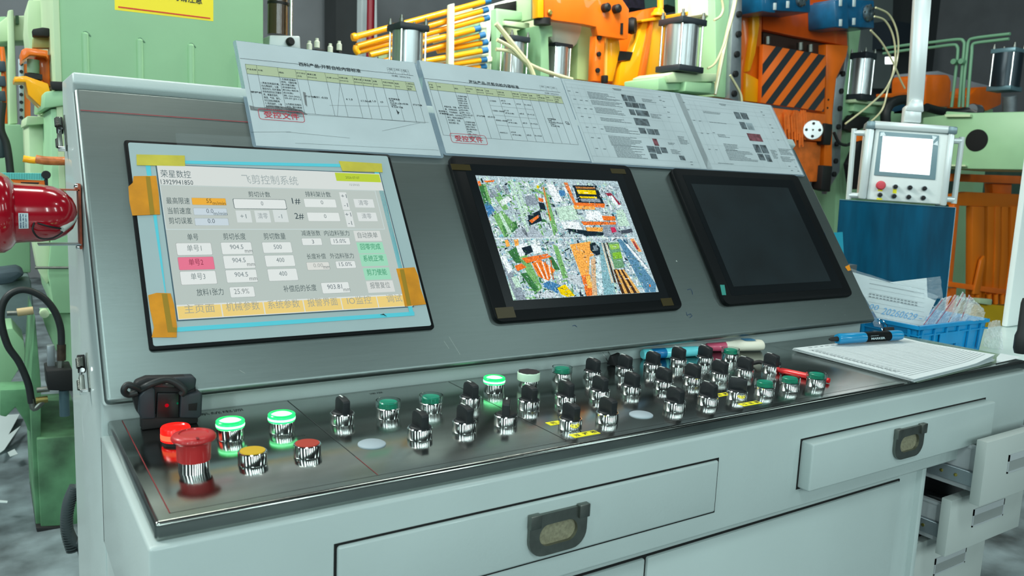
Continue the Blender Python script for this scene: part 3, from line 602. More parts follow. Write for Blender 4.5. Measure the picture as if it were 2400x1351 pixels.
def push(u, v, kind, label, rot=0):
    P = at(u, v, ZP(ZD)); h = Vector((P.x-CAM.x, P.y-CAM.y, 0)).normalized()
    hz = 0
    P = P+h*RB
    nm = {'sel': 'selector_switch', 'green': 'push_button', 'lit': 'lit_button', 'flat': 'push_button', 'yel': 'push_button', 'white': 'push_button'}[kind]
    o = bpy.data.objects.new(nm, ring_me); col.objects.link(o); o.parent = con; o.matrix_parent_inverse = PM[con.name].inverted(); o.location = P; o['label'] = label
    o.rotation_euler.z = rot
    def sub(n, me, lb=None):
        c = bpy.data.objects.new(n, me); col.objects.link(c); c.parent = o
        if lb: c['label'] = lb
        return c
    if kind == 'sel': sub('base_disc', disc_me); sub('knob', vane_me); sub('pointer_mark', mark_me)
    elif kind == 'green': sub('cap', gcap_me, 'green cap'); sub('clear_shroud', shroud_me)
    elif kind == 'lit': sub('lens', lg_me, 'glowing green lens'); sub('lamp_band', lc_me); sub('lamp_top', lt_me)
    elif kind == 'flat': sub('cap', rcap_me, 'red cap')
    elif kind == 'yel': sub('cap', ycap_me, 'yellow cap')
    elif kind == 'white':
        sub('cover', mesh_of(MB().lathe(Z0, UZ, [(.0165, .0095), (.0168, .0100), (.0168, .0200), (.0158, .0212), (0, .0214)], 36, cap=False), wcap), 'white sleeve')
        pts = [((.0155+.0006*math.sin(7*a)+.0004*math.sin(13*a))*math.cos(a), (.0155+.0006*math.sin(7*a)+.0004*math.sin(13*a))*math.sin(a), .0213) for a in [2*PI*i/60 for i in range(60)]]
        sub('paint_top', mesh_of(MB().poly(pts, (0, 0, .0006)), mat('chipped_black', (36, 30, 36), .6)), 'chipped black top')
    return o
SEL = [(802, 1000, 'leftmost selector switch, right of the two lit green buttons'), (983.5, 1035.8, 'selector switch in the front row behind which the blank grey plug lies to the left'),
 (1101.6, 958.5, 'back-row selector switch just left of the lit green button in the middle'), (1087.7, 1019.4, 'front-row selector switch, second from the blank plug on the left'),
 (1387.5, 893, 'back-row selector switch right of the small green button'), (1238.5, 966, 'selector switch in front of the white topped button'),
 (1324, 954, 'selector switch right behind the one with the yellow labels'), (1335.4, 1012.5, 'selector switch standing between two yellow labels'),
 (1403.8, 940, 'second-row selector switch, left of centre'), (1421.9, 996.9, 'front-row selector switch left of the middle blank plug'),
 (1462.5, 883.8, 'back-row selector switch in front of the binder clip'), (1478, 928.8, 'second-row selector switch, middle of the desk'),
 (1528, 874.4, 'back-row selector switch in front of the cyan marker, left one'), (1553.5, 916.7, 'second-row selector switch behind the middle blank plug'),
 (1580, 968.3, 'front-row selector switch right of the middle blank plug'), (1588, 862, 'back-row selector switch in front of the cyan marker, right one'),
 (1621, 906, 'second-row selector switch below the cyan marker'), (1650, 857.5, 'back-row selector switch at the end of the cyan marker'),
 (1684.5, 896, 'second-row selector switch, third from the right'), (1658, 954.5, 'front-row selector switch, second from the broadside one'),
 (1743.8, 887, 'second-row selector switch, second from the right'), (1805, 877.5, 'rightmost selector switch, at the tip of the red marker')]
for u, v, lb in SEL: push(u, v, 'sel', lb)
push(1184.4, 1004, 'sel', 'selector switch turned so its narrow end faces the viewer', rot=-.62)
push(1725.5, 941, 'sel', 'selector switch turned broadside, right end of the front row', rot=.72)
for u, v, lb in [(909, 985.7, 'left one of two unlit green buttons right of the first selector'), (1009, 972, 'right one of two unlit green buttons near the first selector'), (1316, 898, 'unlit green button right of the white topped one'),
                 (1710, 849, 'unlit green button in front of the correction fluid bottle'), (1790, 930.5, 'left one of three unlit green buttons at the right end'), (1848.8, 920, 'middle one of three unlit green buttons at the right end'), (1911, 909.5, 'rightmost unlit green button, over the red marker')]:
    push(u, v, 'green', lb)
for u, v, lb in [(540, 1036.5, 'glowing green button right of the red lamp'), (660, 1019.7, 'glowing green button, second from the left'), (1157, 924.5, 'glowing green button in the middle of the back row')]:
    o = push(u, v, 'lit', lb)
push(592, 1097, 'yel', 'round yellow push button near the front left corner'); push(720, 1078, 'flat', 'round red flat push button right of the yellow one'); push(1237.5, 911, 'white', 'white sleeved button with chipped black top')
# emergency stop
P = at(455, 1116, ZP(ZD)); P = P+Vector((P.x-CAM.x, P.y-CAM.y, 0)).normalized()*RB
def place(b, nm, m, lb=None, par=con, loc=P):
    me = mesh_of(b, m); o = bpy.data.objects.new(nm, me); col.objects.link(o); o.parent = par; o.location = loc
    if par is con: o.matrix_parent_inverse = PM[con.name].inverted()
    if lb: o['label'] = lb
    PM[o.name] = Matrix.Translation(loc) if par is con else Matrix.Identity(4); return o
es = place(MB().lathe(Z0, UZ, [(RB, 0), (RB, .0125), (0, .0125)], 40, cap=False), 'emergency_stop', chrome, 'red mushroom emergency stop button, nearest button at the left corner')
redp = mat('stop_red', (178, 34, 36), .42, coat=.15)
c = place(MB().lathe(Z0, UZ, [(.0158, .0118), (.0160, .0125), (.0164, .0290), (.0175, .0310), (.0205, .0325), (.0215, .0342), (.0212, .0362), (.0196, .0382), (.0168, .0392), (.0140, .0396), (.0132, .0384), (0, .0388)], 48, cap=False), 'mushroom_head', redp, 'red mushroom head', es, Z0)
place(MB().box(-.0012, .0012, -.0205, -.0150, .0385, .0395), 'head_mark', mat('stop_mark', (120, 24, 26), .5), None, es, Z0)
P2 = at(412, 1049, ZP(ZD)); P2 = P2+Vector((P2.x-CAM.x, P2.y-CAM.y, 0)).normalized()*RB
pl_ = place(MB().lathe(Z0, UZ, [(.0135, 0), (.0135, .0035), (0, .0035)], 36, cap=False), 'pilot_lamp', blackm, 'glowing red indicator lamp behind the emergency stop', con, P2)
place(MB().lathe(Z0, UZ, [(.0140, .0035), (.0153, .0045), (.0153, .0175), (.0143, .0190), (.0118, .0190), (.0105, .0178), (0, .0172)], 40, cap=False), 'lens', litr, 'glowing red lens', pl_, Z0)
place(MB().lathe(Z0, UZ, [(.01530, .0062), (.01545, .0070), (.01545, .0112), (.01530, .0120)], 40, cap=False), 'lamp_band', litrc, None, pl_, Z0)
# blank plugs
for u, v, lb in [(871.6, 1040.4, 'grey blanking plug left of the first front-row selector'), (1502.7, 971.9, 'grey blanking plug in the middle of the front row')]:
    Q = at(u, v, ZP(ZD+.001)); Q.z = ZD
    place(MB().lathe(Z0, UZ, [(.0158, 0), (.0157, .0012), (.0140, .0022), (0, .0026)], 36, cap=False), 'blanking_plug', mat('plug_grey', (150, 164, 172), .5), lb, con, Q)

# ------------------------------------------------------------------ laminated sheets over the panel
SHD = .004
def sheet(corners, lb, paper_in, title=None):
    TL_, TR_, BR_, BL_ = [pp(u, v, SHD) for u, v in corners]
    th = thing('laminated_sheet', lb, 'document', pw((TL_[0]+TR_[0])/2, (BL_[1]+TL_[1])/2, SHD), 'laminated inspection sheets leaning along the top of the console')
    def P(s, t, d=SHD):
        x = (TL_[0]*(1-s)+TR_[0]*s)*t+(BL_[0]*(1-s)+BR_[0]*s)*(1-t); y = (TL_[1]*(1-s)+TR_[1]*s)*t+(BL_[1]*(1-s)+BR_[1]*s)*(1-t)
        return x, y
    b = MB().poly([pw(x, y, SHD-.0012) for x, y in rrect(min(TL_[0], BL_[0]), max(TR_[0], BR_[0]), BL_[1], TL_[1], .006)], PN*.0008); f = b.build('film_sleeve', film, th, 'grey-blue plastic sleeve border')
    i0, i1, j0, j1 = paper_in
    x0, x1_, y0, y1 = min(TL_[0], BL_[0])+i0, max(TR_[0], BR_[0])-i1, BL_[1]+j0, TL_[1]-j1
    b = MB().poly([pw(x0, y0, SHD-.0004), pw(x1_, y0, SHD-.0004), pw(x1_, y1, SHD-.0004), pw(x0, y1, SHD-.0004)], PN*.0004); pa = b.build('paper', paperm, th)
    return th, pa, (x0, x1_, y0, y1)
def q7(x, y, ox, oy, s): return pp(ox+x/s, oy+y/s, SHD)
# sheet 1 (coordinates from zoom origin (540,80) x4.221)
th1, pa1, b1_ = sheet([(545, 93), (970, 138), (1040, 364), (600, 347)], 'laminated table sheet with torn grey patch and red stamp, leftmost over the screens', (.0050, .0055, .004, .001))
T = TX(PO, EX, PE, PN, SHD+.0003); TB = TX(PO, EX, PE, PN, SHD+.0004)
def a1(x, y): return q7(x, y, 540, 80, 4.221)
def table(T, hdr_y0, hdr_y1, bot, xs_top, rows=()):
    for x in xs_top: T.line(x, bot, x, hdr_y0, .0004)
    for y in (hdr_y0, hdr_y1, bot)+tuple(rows): T.line(xs_top[0], y, xs_top[-1], y, .0004)
hy0, hy1 = a1(145, 297)[1], a1(160, 392)[1]; bt1 = a1(1060, 812)[1]
xs = [a1(*p)[0] for p in [(145, 297), (255, 312), (465, 340), (640, 356), (745, 368), (932, 382), (1060, 395), (1205, 412), (1292, 420), (1392, 430), (1490, 437), (1608, 447), (1724, 456), (1808, 462)]]
TH = TX(PO, EX, PE, PN, SHD+.0002); TH.rect(xs[0], xs[-1], hy1, hy0); TH.build('table_header', mat('header_green', (168, 178, 146), .75), pa1)
TD = TX(PO, EX, PE, PN, SHD+.00025); TD.poly([a1(*p) for p in [(186, 705), (250, 722), (340, 728), (378, 705), (450, 710), (600, 730), (700, 752), (768, 800), (640, 800), (400, 780), (200, 752)]])
TD.poly([a1(*p) for p in [(716, 572), (744, 580), (760, 720), (740, 700)]]); TD.build('torn_patch', dirt, pa1)
table(T, hy0, hy1, bt1, xs); T.line(xs[6], hy1, xs[5]+.004, bt1, .0003)
ly = a1(700, 305)[1]; T.line(xs[0]-.006, a1(110, 242)[1], xs[-1]+.003, a1(1800, 410)[1], .0006)
a = a1(678, 312); e_ = a1(1285, 360); TB.text('西科产品-开剪自检内容标准', a[0], a[1]-.001, e_[0]-a[0], .0080, .018)
hd = ['产品名称', '外观', '喷码', '纹路平行\n方向', '厚度公差\n(mm)', '长度 (mm)', '长度公差\n(mm)', '宽度公差\n(mm)', '对角线差\n(mm)', '边高\n(mm)', '翘度(平整度)\n(mm)', '毛刺\n(mm)', '保护膜切口\n方向/\n留空']
for i, s in enumerate(hd):
    wdt = min(xs[i+1]-xs[i]-.002, .0038*len(s.split('\n')[0])); n = s.count('\n')+1
    for k, r in enumerate(s.split('\n')): T.text(r, xs[i]+.001, hy1+(hy0-hy1)*(.40 if n == 1 else (.55-.33*k if n == 2 else .68-.3*k)), min(wdt, .0036*max(len(r), 2)), .0033, .02)
t1 = ['1.基板无明显折痕、', '凹凸等缺陷。2.面', '漆应均匀, 花纹清晰', '和色号应符合订货要求', '求。表面无划伤、', '脱漆、气泡、穿孔、', '针孔及斑点等影响', '使用的缺陷。3.背', '漆应均匀、光滑、无', '漏涂并不夹杂异物。']
x_, y_ = xs[1]+.002, a1(300, 492)[1]
for k, r in enumerate(t1): T.text(r, x_, y_-.0054*k, (xs[2]-xs[1]-.004)*min(1, len(r)/10), .0040, .01)
t2 = ['1.外购彩涂卷料', '说码: 《国标简', '称+开剪日期+', '(彩涂卷料供应', '商顶码)+卷料号', '后2位数)', '例: GH-2025-', '09-07-JH-12', '', '2.内部彩涂卷料', '说码: 国内简称', '+开剪日期+卷料', '号后2位数)', '例: GH-2025-']
y_ = a1(500, 455)[1]
for k, r in enumerate(t2):
    if r: T.text(r, xs[2]+.0012, y_-.0052*k, (xs[3]-xs[2]-.002)*min(1, len(r)/8.5), .0038, .01)
for s, p, wdt in [('镀锌板', (203, 582), .017), ('按计划单', (738, 625), .018), ('-0.01 -0.03', (816, 630), .024), ('± 1.0', (1145, 652), .011), ('≤1.0mm', (1290, 668), .018), ('± 1.0', (1378, 670), .011), ('≤3', (1484, 680), .005),
                  ('长平面弯曲', (1566, 648), .020), ('方向', (1574, 668), .008), ('只允许上翘', (1580, 690), .021), ('≤3mm', (1588, 708), .010), ('不允许下弯', (1594, 728), .021), ('≤0.06', (1700, 698), .011), ('按计划单', (1808, 708), .017)]:
    a = a1(*p); T.text(s, a[0], a[1], wdt, .0036, .02)
a = a1(1548, 332); bx = a[0]; by = a[1]; wq = a1(1770, 400)[0]-bx
T.line(bx, by, bx+wq, by, .0003); T.line(bx, by-.0035, bx+wq, by-.0035, .0003)
for k in range(4): T.line(bx+wq*k/3, by, bx+wq*k/3, by-.012, .0003)
for k, s in enumerate(('批准', '审核', '制定')): T.text(s, bx+wq*k/3+.003, by-.003, .006, .0022)
for k in (0, 2):
    cx, cy = bx+wq*(k/3+1/6), by-.0077
    for i in range(16): T.line(cx+.0036*math.cos(i*PI/8), cy+.0034*math.sin(i*PI/8), cx+.0036*math.cos((i+1)*PI/8), cy+.0034*math.sin((i+1)*PI/8), .0003)
a = a1(1600, 420); T.text('日期: 2026/3/6', a[0], a[1], .034, .0036)
T.poly([a1(*p) for p in [(1638, 742), (1655, 765), (1672, 775), (1658, 798), (1648, 775)]])
for k, (p, q) in enumerate([((540, 968), (1180, 1030)), ((200, 970), (600, 968)), ((1500, 960), (1880, 878)), ((770, 800), (1960, 875)), ((980, 706), (1560, 716)), ((640, 1080), (2060, 1150))]):
    a, c = a1(*p), a1(*q); (T if k > 1 else T).line(a[0], a[1], c[0], c[1], .0003)
T.build('printed_table', ink, pa1); TB.build('printed_title', ink, pa1)
def stamp(f, pts, txt, pa, wd=.0009):
    TR2 = TX(PO, EX, PE, PN, SHD+.0005); P = [f(*p) for p in pts]; xa = (P[0][0]+P[3][0])/2; xb = (P[1][0]+P[2][0])/2; ya = (P[0][1]+P[1][1])/2; yb_ = (P[2][1]+P[3][1])/2
    rr = rrect(xa, xb, yb_, ya, .004, 4)
    for p, q in zip(rr, rr[1:]+rr[:1]): TR2.line(p[0], p[1], q[0], q[1], wd)
    TR2.text(txt, xa+(xb-xa)*.11, yb_+(ya-yb_)*.17, (xb-xa)*.78, (ya-yb_)*.66, .012); TR2.build('red_stamp', inkr, pa, 'red rectangular stamp')
stamp(a1, [(270, 745), (715, 770), (735, 868), (292, 850)], '受控文件', pa1)
# sheet 2 (zoom origin (960,130) x5.004)
th2, pa2, _ = sheet([(975, 140), (1309, 182), (1392, 386), (1050, 364)], 'laminated table sheet with red stamp at lower left, second from the left', (.0060, .0050, .004, .001))
def a2(x, y): return q7(x, y, 960, 130, 5.004)
T = TX(PO, EX, PE, PN, SHD+.0003)
hy0, hy1 = a2(212, 308)[1], a2(240, 402)[1]; bt2 = a2(1500, 1015)[1]
xs = [a2(*p)[0] for p in [(212, 308), (305, 322), (508, 345), (645, 362), (768, 375), (878, 386), (1015, 402), (1190, 424), (1290, 434), (1387, 445), (1484, 455), (1585, 460), (1678, 464), (1770, 470)]]
TH = TX(PO, EX, PE, PN, SHD+.0002); TH.rect(xs[0], xs[-1], hy1, hy0); TH.build('table_header', mat('header_green', (168, 178, 146), .75), pa2)
table(T, hy0, hy1, bt2, xs); rws = [hy1+(bt2-hy1)*k for k in (.23, .45, .68)]
for y in rws: T.line(xs[5], y, xs[9], y, .0003)
T.line(xs[0]-.006, a2(165, 270)[1], xs[-1]+.002, a2(1775, 436)[1], .0006)
a = a2(697, 322); e_ = a2(1282, 380); T.text('海信产品-开剪自检内容标准', a[0], a[1]-.001, e_[0]-a[0], .0078, .018)
hd = ['产品\n名称', '外观', '喷码', '纹路平行\n方向', '厚度公差\n(mm)', '长度\n(mm)', '长度公差\n(mm)', '宽度公差\n(mm)', '对角线差\n(mm)', '边高\n(mm)', '翘度\n(平整度)\n(mm)', '毛刺\n(mm)', '保护膜切口\n方向/\n留空']
for i, s in enumerate(hd):
    n = s.count('\n')+1
    for k, r in enumerate(s.split('\n')): T.text(r, xs[i]+.001, hy1+(hy0-hy1)*(.40 if n == 1 else (.55-.33*k if n == 2 else .68-.3*k)), min(xs[i+1]-xs[i]-.002, .0034*max(len(r), 2)), .0030, .02)
y_ = a2(430, 612)[1]
for k, r in enumerate(['表面光滑、平整、漆', '膜、无明显划伤、凹', '坑、气泡等缺陷、底', '漆无剥落。允许存在', '缺口、表面达成要求', '均匀隔离、无锈', '斑无锈蚀点。']): T.text(r, xs[1]+.003, y_-.0056*k, (xs[2]-xs[1]-.004)*min(1, len(r)/9), .0036, .01)
y_ = a2(570, 487)[1]
for k, r in enumerate(['1.外购彩涂卷', '料说码:《国', '标简称+开剪', '日期+(彩涂', '卷料供应商顶', '码)+卷料号', '后2位数)', '例: GH-', '2025-09-07-', 'JH-12', '', '2.内部彩涂卷', '料说码: 国内', '简称+开剪日', '期+卷料号后2', '位数)', '例: GH-', '2025-09-07-', '12']):
    if r: T.text(r, xs[2]+.001, y_-.0050*k, (xs[3]-xs[2]-.002)*min(1, len(r)/7.5), .0034, .01)
rm = [hy1+(bt2-hy1)*k-.002 for k in (.11, .34, .56, .84)]
for k, (l1, l2, l3) in enumerate([('≤1000', '±0.5', '0~+0.5'), ('1000~3000', '±1.0', '0~+1.5'), ('3000~4000', '±1.5', '0~+2.0'), ('4000以上', '±2.0', '0~+3.0')]):
    T.text(l1, xs[5]+.002, rm[k], .0028*len(l1), .0030, .02); T.text(l2, xs[6]+.002, rm[k]+.003, .010, .0028, .02); T.text('(按负公差)', xs[6]+.003, rm[k]-.003, .019, .0030, .02); T.text('±0.5', xs[7]+.002, rm[k]-.001, .010, .0030, .02); T.text(l3, xs[8]+.001, rm[k]-.001, .015, .0030, .02)
for s, p, wdt in [('彩钢板/', (343, 662), .015), ('不锈钢板', (350, 690), .018), ('按计划单', (790, 718), .017), ('±0.015', (918, 728), .015), ('长平面弯曲', (1618, 752), .019), ('方向', (1628, 772), .008), ('只允许上翘≤0.03', (1635, 792), .033), ('≤3mm', (1650, 812), .010), ('不允许下弯', (1660, 836), .020), ('按计', (1826, 792), .009), ('划单', (1836, 812), .009)]:
    a = a2(*p); T.text(s, a[0], a[1], wdt, .0034, .02)
a = a2(1522, 352); bx = a[0]; by = a[1]; wq = a2(1735, 420)[0]-bx
T.line(bx, by, bx+wq, by, .0002); T.line(bx, by-.0035, bx+wq, by-.0035, .0002)
for k in range(4): T.line(bx+wq*k/3, by, bx+wq*k/3, by-.012, .0002)
for k, s in enumerate(('批准', '审核', '制定')): T.text(s, bx+wq*k/3+.003, by-.003, .006, .0022)
a = a2(1590, 452); T.text('日期: 2026/3/6', a[0], a[1]+.0005, .032, .0032)
T.build('printed_table', ink, pa2); stamp(a2, [(470, 915), (885, 942), (918, 1050), (495, 1022)], '受控文件', pa2, .0008)
# sheets 3 and 4 (zoom origin (1300,160) x4)
def a3(x, y): return q7(x, y, 1300, 160, 4.0)
def smudge(pa, seed): pass
pics = mat('print_photo', (92, 104, 110), .7, noise=.75, nscale=90); picr = mat('print_photo_red', (120, 70, 78), .7, noise=.7, nscale=90)
def dashes(T, pts, n, gap, ln, rnd):
    a, c = a3(*pts[0]), a3(*pts[1])
    for k in range(n):
        L = (c[0]-a[0])*rnd.uniform(.55, 1.); x = a[0]; y = a[1]-gap*k
        while x < a[0]+L:
            w_ = rnd.uniform(.003, .012); T.line(x, y, min(x+w_, a[0]+L), y, ln); x += w_+.0008
rnd = random.Random(3)
th3, pa3, _ = sheet([(1311, 182), (1577, 215), (1674, 402), (1396, 386)], 'laminated work instruction with rows of small photographs, third from the left', (.0040, .0035, .004, .0012))
T = TX(PO, EX, PE, PN, SHD+.0003); TG = TX(PO, EX, PE, PN, SHD+.0003); TPp = TX(PO, EX, PE, PN, SHD+.0004)
fr = [a3(62, 118), a3(1060, 222), a3(1380, 930), a3(400, 890)]; xl, xr = (fr[0][0]+fr[3][0])/2, (fr[1][0]+fr[2][0])/2; yt_, yb2 = (fr[0][1]+fr[1][1])/2, (fr[2][1]+fr[3][1])/2
for y in (yt_, yb2): TG.line(xl, y, xr, y, .0003)
for x in (xl, xr): TG.line(x, yb2, x, yt_, .0003)
H = yt_-yb2; Wd = xr-xl
for k in (.045, .09, .19, .30, .41, .53, .65, .93): TG.line(xl, yt_-H*k, xr, yt_-H*k, .0002)
for k in (.045, .10, .155, .42, .60, .80, .87): TG.line(xl+Wd*k, yt_-H*.06, xl+Wd*k, yb2+H*.07, .0002)
for pts, n in [([(302, 222), (600, 250)], 6), ([(335, 300), (640, 330)], 4), ([(370, 368), (690, 400)], 5), ([(425, 465), (730, 490)], 3), ([(460, 545), (790, 575)], 5), ([(500, 635), (830, 680)], 8), ([(545, 720), (840, 760)], 10), ([(815, 288), (950, 300)], 3), ([(895, 430), (1010, 440)], 4), ([(1150, 640), (1240, 650)], 7), ([(1060, 700), (1140, 705)], 2), ([(1085, 765), (1190, 772)], 4)]:
    dashes(T, pts, n, .0030, .0011, rnd)
for p in [(120, 212), (175, 290), (215, 370), (245, 452), (290, 552), (340, 650), (380, 752), (195, 225), (235, 300), (275, 378), (315, 462), (360, 555), (402, 655), (455, 757), (285, 305), (328, 382), (430, 570), (1020, 365), (1055, 412), (1060, 460), (1270, 880), (1275, 905), (970, 265), (980, 300), (1010, 310)]:
    a = a3(*p); T.line(a[0], a[1], a[0]+.007, a[1], .0013)
a = a3(540, 190); T.line(a[0], a[1], a[0]+.024, a[1], .0015); T.line(a[0]+.002, a[1]-.003, a[0]+.022, a[1]-.003, .0012)
T.build('printed_lines', inkg, pa3); TG.build('ruled_grid', mat('grid_grey', (128, 140, 144), .7), pa3)
def pic(q, pa, m=pics):
    P = [a3(*p) for p in q]; xa, xb, ya, y2 = (P[0][0]+P[3][0])/2, (P[1][0]+P[2][0])/2, (P[2][1]+P[3][1])/2, (P[0][1]+P[1][1])/2
    b = MB().poly([pw(xa, ya, SHD+.0002), pw(xb, ya, SHD+.0002), pw(xb, y2, SHD+.0002), pw(xa, y2, SHD+.0002)], PN*.0002); b.build('printed_photo', m, pa)
for q in [[(615, 245), (660, 250), (695, 310), (650, 305)], [(668, 256), (735, 262), (765, 318), (702, 312)], [(648, 313), (705, 320), (735, 368), (680, 362)], [(710, 322), (772, 326), (800, 375), (740, 370)], [(780, 330), (835, 335), (862, 384), (808, 378)], [(690, 384), (738, 388), (765, 442), (715, 436)], [(748, 392), (865, 400), (895, 455), (782, 446)], [(730, 465), (868, 478), (895, 545), (770, 532)], [(778, 558), (838, 562), (868, 618), (808, 612)], [(855, 568), (918, 572), (948, 625), (885, 620)], [(925, 572), (965, 576), (985, 628), (950, 625)], [(858, 728), (925, 732), (955, 795), (885, 790)], [(932, 735), (975, 738), (1005, 808), (960, 800)], [(985, 740), (1045, 748), (1060, 795), (1010, 795)], [(885, 798), (945, 802), (968, 852), (910, 848)], [(1158, 820), (1205, 822), (1235, 865), (1185, 862)]]: pic(q, pa3)
pic([(910, 660), (952, 664), (982, 730), (940, 726)], pa3, picr)
th4, pa4, _ = sheet([(1579, 217), (1795, 245), (1889, 416), (1676, 402)], 'laminated work instruction with few small photographs, rightmost over the screens', (.0030, .0050, .004, .0012))
T = TX(PO, EX, PE, PN, SHD+.0003); TG = TX(PO, EX, PE, PN, SHD+.0003)
fr = [a3(1168, 265), a3(1980, 360), a3(2330, 1005), a3(1500, 950)]; xl, xr = (fr[0][0]+fr[3][0])/2, (fr[1][0]+fr[2][0])/2; yt_, yb2 = (fr[0][1]+fr[1][1])/2, (fr[2][1]+fr[3][1])/2; H = yt_-yb2; Wd = xr-xl
for y in (yt_, yb2): TG.line(xl, y, xr, y, .0003)
for x in (xl, xr): TG.line(x, yb2, x, yt_, .0003)
for k in (.04, .11, .17, .33, .50, .66, .92): TG.line(xl, yt_-H*k, xr, yt_-H*k, .0002)
for k in (.055, .11, .17, .60, .79, .87): TG.line(xl+Wd*k, yt_-H*.05, xl+Wd*k, yb2+H*.08, .0002)
for pts, n in [([(1390, 405), (1560, 420)], 2), ([(1450, 505), (1700, 530)], 1), ([(1525, 620), (1640, 635)], 3), ([(1580, 710), (1740, 730)], 6), ([(1600, 770), (1880, 800)], 9), ([(2095, 755), (2225, 765)], 6), ([(2115, 830), (2245, 840)], 5), ([(2020, 770), (2080, 775)], 8), ([(1530, 890), (1740, 905)], 1)]:
    dashes(T, pts, n, .0030, .0011, rnd)
for p in [(1200, 320), (1240, 388), (1295, 488), (1350, 495), (1370, 608), (1425, 612), (1480, 605), (1440, 760), (1505, 765), (1930, 410), (1950, 440), (2010, 530), (2030, 560), (2040, 600), (2085, 675), (2190, 920), (2215, 960), (2250, 925), (2275, 965)]:
    a = a3(*p); T.line(a[0], a[1], a[0]+.007, a[1], .0013)
a = a3(1540, 335); T.line(a[0], a[1], a[0]+.022, a[1], .0014); T.line(a[0]+.004, a[1]-.003, a[0]+.02, a[1]-.003, .0011)
T.build('printed_lines', inkg, pa4); TG.build('ruled_grid', mat('grid_grey', (128, 140, 144), .7), pa4)
for q, m_ in [([(1675, 410), (1725, 414), (1752, 478), (1705, 474)], pics), ([(1733, 416), (1795, 422), (1825, 482), (1765, 478)], pics), ([(1728, 503), (1778, 508), (1808, 574), (1755, 568)], pics), ([(1785, 510), (1845, 518), (1880, 582), (1822, 576)], mat('print_photo_pale', (140, 156, 162), .7, noise=.4, nscale=60)), ([(1792, 608), (1920, 622), (1960, 692), (1835, 680)], picr), ([(1850, 714), (1910, 718), (1945, 796), (1890, 790)], pics), ([(1920, 718), (1975, 724), (2015, 802), (1950, 796)], pics), ([(1895, 800), (1945, 804), (1985, 868), (1925, 860)], pics), ([(1960, 808), (2010, 812), (2045, 880), (2000, 876)], pics)]: pic(q, pa4, m_)
# clear tape strip across the first sheet
pts = []
b = MB(); N_ = 60
x0, x1_ = .118, .545; ya_, yb_ = pp(420, 345)[1], pp(430, 285)[1]
grid = []
for i in range(N_+1):
    row = []
    for j in range(7):
        s, t_ = i/N_, j/6; x = x0+(x1_-x0)*s; y = pp(405+630*s, 350)[1]*0+.337+.034*t_+.012*s
        y = .338+.036*t_+.006*s
        d = SHD+.0012+.0012*abs(math.sin(s*9+t_*3))*math.sin(t_*PI)
        row.append(b.bm.verts.new(pw(x, y, d)))
    grid.append(row)
for i in range(N_):
    for j in range(6): b.bm.faces.new((grid[i][j], grid[i+1][j], grid[i+1][j+1], grid[i][j+1]))
o = b.build('adhesive_tape', filmc, None, 'wide strip of clear wrinkled tape holding the leftmost sheet to the panel'); o['category'] = 'tape'

# ------------------------------------------------------------------ small things on the desk
def lyingtube(name, label, cat, a, b_, segs, r=None, group=None):
    A = Vector(a); B = Vector(b_); L = (B-A).length; ax = (B-A)/L
    th = thing(name, label, cat, (A+B)/2-Vector((0, 0, segs[0][2])), group)
    for nm, m, prof in [(s[0], s[1], s[3]) for s in segs]:
        MB().lathe(A, ax, [(rr, h*L) for rr, h in prof], 24).build(nm, m, th)
    return th
def desk(u, v, z): P = at(u, v, ZP(z)); return P
cy = mat('marker_cyan', (110, 222, 232), .3, coat=.3); cb = mat('marker_blue', (14, 118, 176), .3, coat=.3)
r = .0092; A = Vector((.838, .3085, ZD+r)); B = Vector((.957, .290, ZD+r))
lyingtube('marker_pen', 'light blue marker with darker blue band lying against the sill', 'marker', A, B,
 [('cap', cy, r, [(.0070, -.02), (.0092, .0), (r, .03), (r, .10), (.0088, .14)]), ('band', cb, r, [(r*.97, .12), (r, .14), (r, .36), (r*.97, .37)]), ('barrel', cy, r, [(r*.97, .36), (r, .37), (r, .93), (r*.9, .95)]), ('end_plug', cb, r, [(r*.72, .94), (r*.72, 1.03)])])
r = .0085; A = desk(1645, 811, ZD+r); B = desk(1690, 810, ZD+r); A.y -= .012; B.y -= .012
th = thing('correction_bottle', 'white squeeze bottle with a pink cap beside the blue marker', 'bottle', (A+B)/2-Vector((0, 0, r)))
ax = (B-A).normalized(); L = (B-A).length; wh = mat('bottle_white', (224, 222, 204), .4); pk = mat('cap_pink', (196, 84, 112), .35, coat=.3)
MB().lathe(A, ax, [(.0060, -.001), (.0075, .001), (.0088, L*.9), (.0088, L*.95)], 24).build('cap', pk, th, 'pink cap')
MB().lathe(A, ax, [(.0028, -.0016), (.0028, .0002)], 16).build('cap_ring', mat('ring_white', (230, 226, 226), .4), th)
sidev = ax.cross(UZ).normalized(); b = MB()
P1 = A+ax*L*.95; hgt = Vector((0, 0, 1))
pr = [(0, .0065), (.012, .008), (.020, .0125), (.034, .0165), (.070, .0165), (.076, .0140)]
secs = []
for h, ww in pr:
    c_ = P1+ax*h; zz = min(.0083+ww*.12, .0105)
    secs.append([c_+sidev*(ww*math.cos(t_)*1.0)+hgt*(zz*math.sin(t_)+zz-.0083) for t_ in [2*PI*k/20 for k in range(20)]])
rg = [[b.bm.verts.new(p) for p in s_] for s_ in secs]
for p, q in zip(rg, rg[1:]):
    for k in range(20): b.bm.faces.new((p[k], p[(k+1) % 20], q[(k+1) % 20], q[k]))
b.bm.faces.new(rg[0][::-1]); b.bm.faces.new(rg[-1]); b.build('bottle_body', wh, th)
c_ = P1+ax*.048+hgt*.0125
b = MB().poly([c_+ax*x+sidev*y for x, y in rrect(-.012, .012, -.009, .009, .004)], hgt*.0006); b.build('label_patch', mat('bottle_label', (70, 130, 170), .4), th)
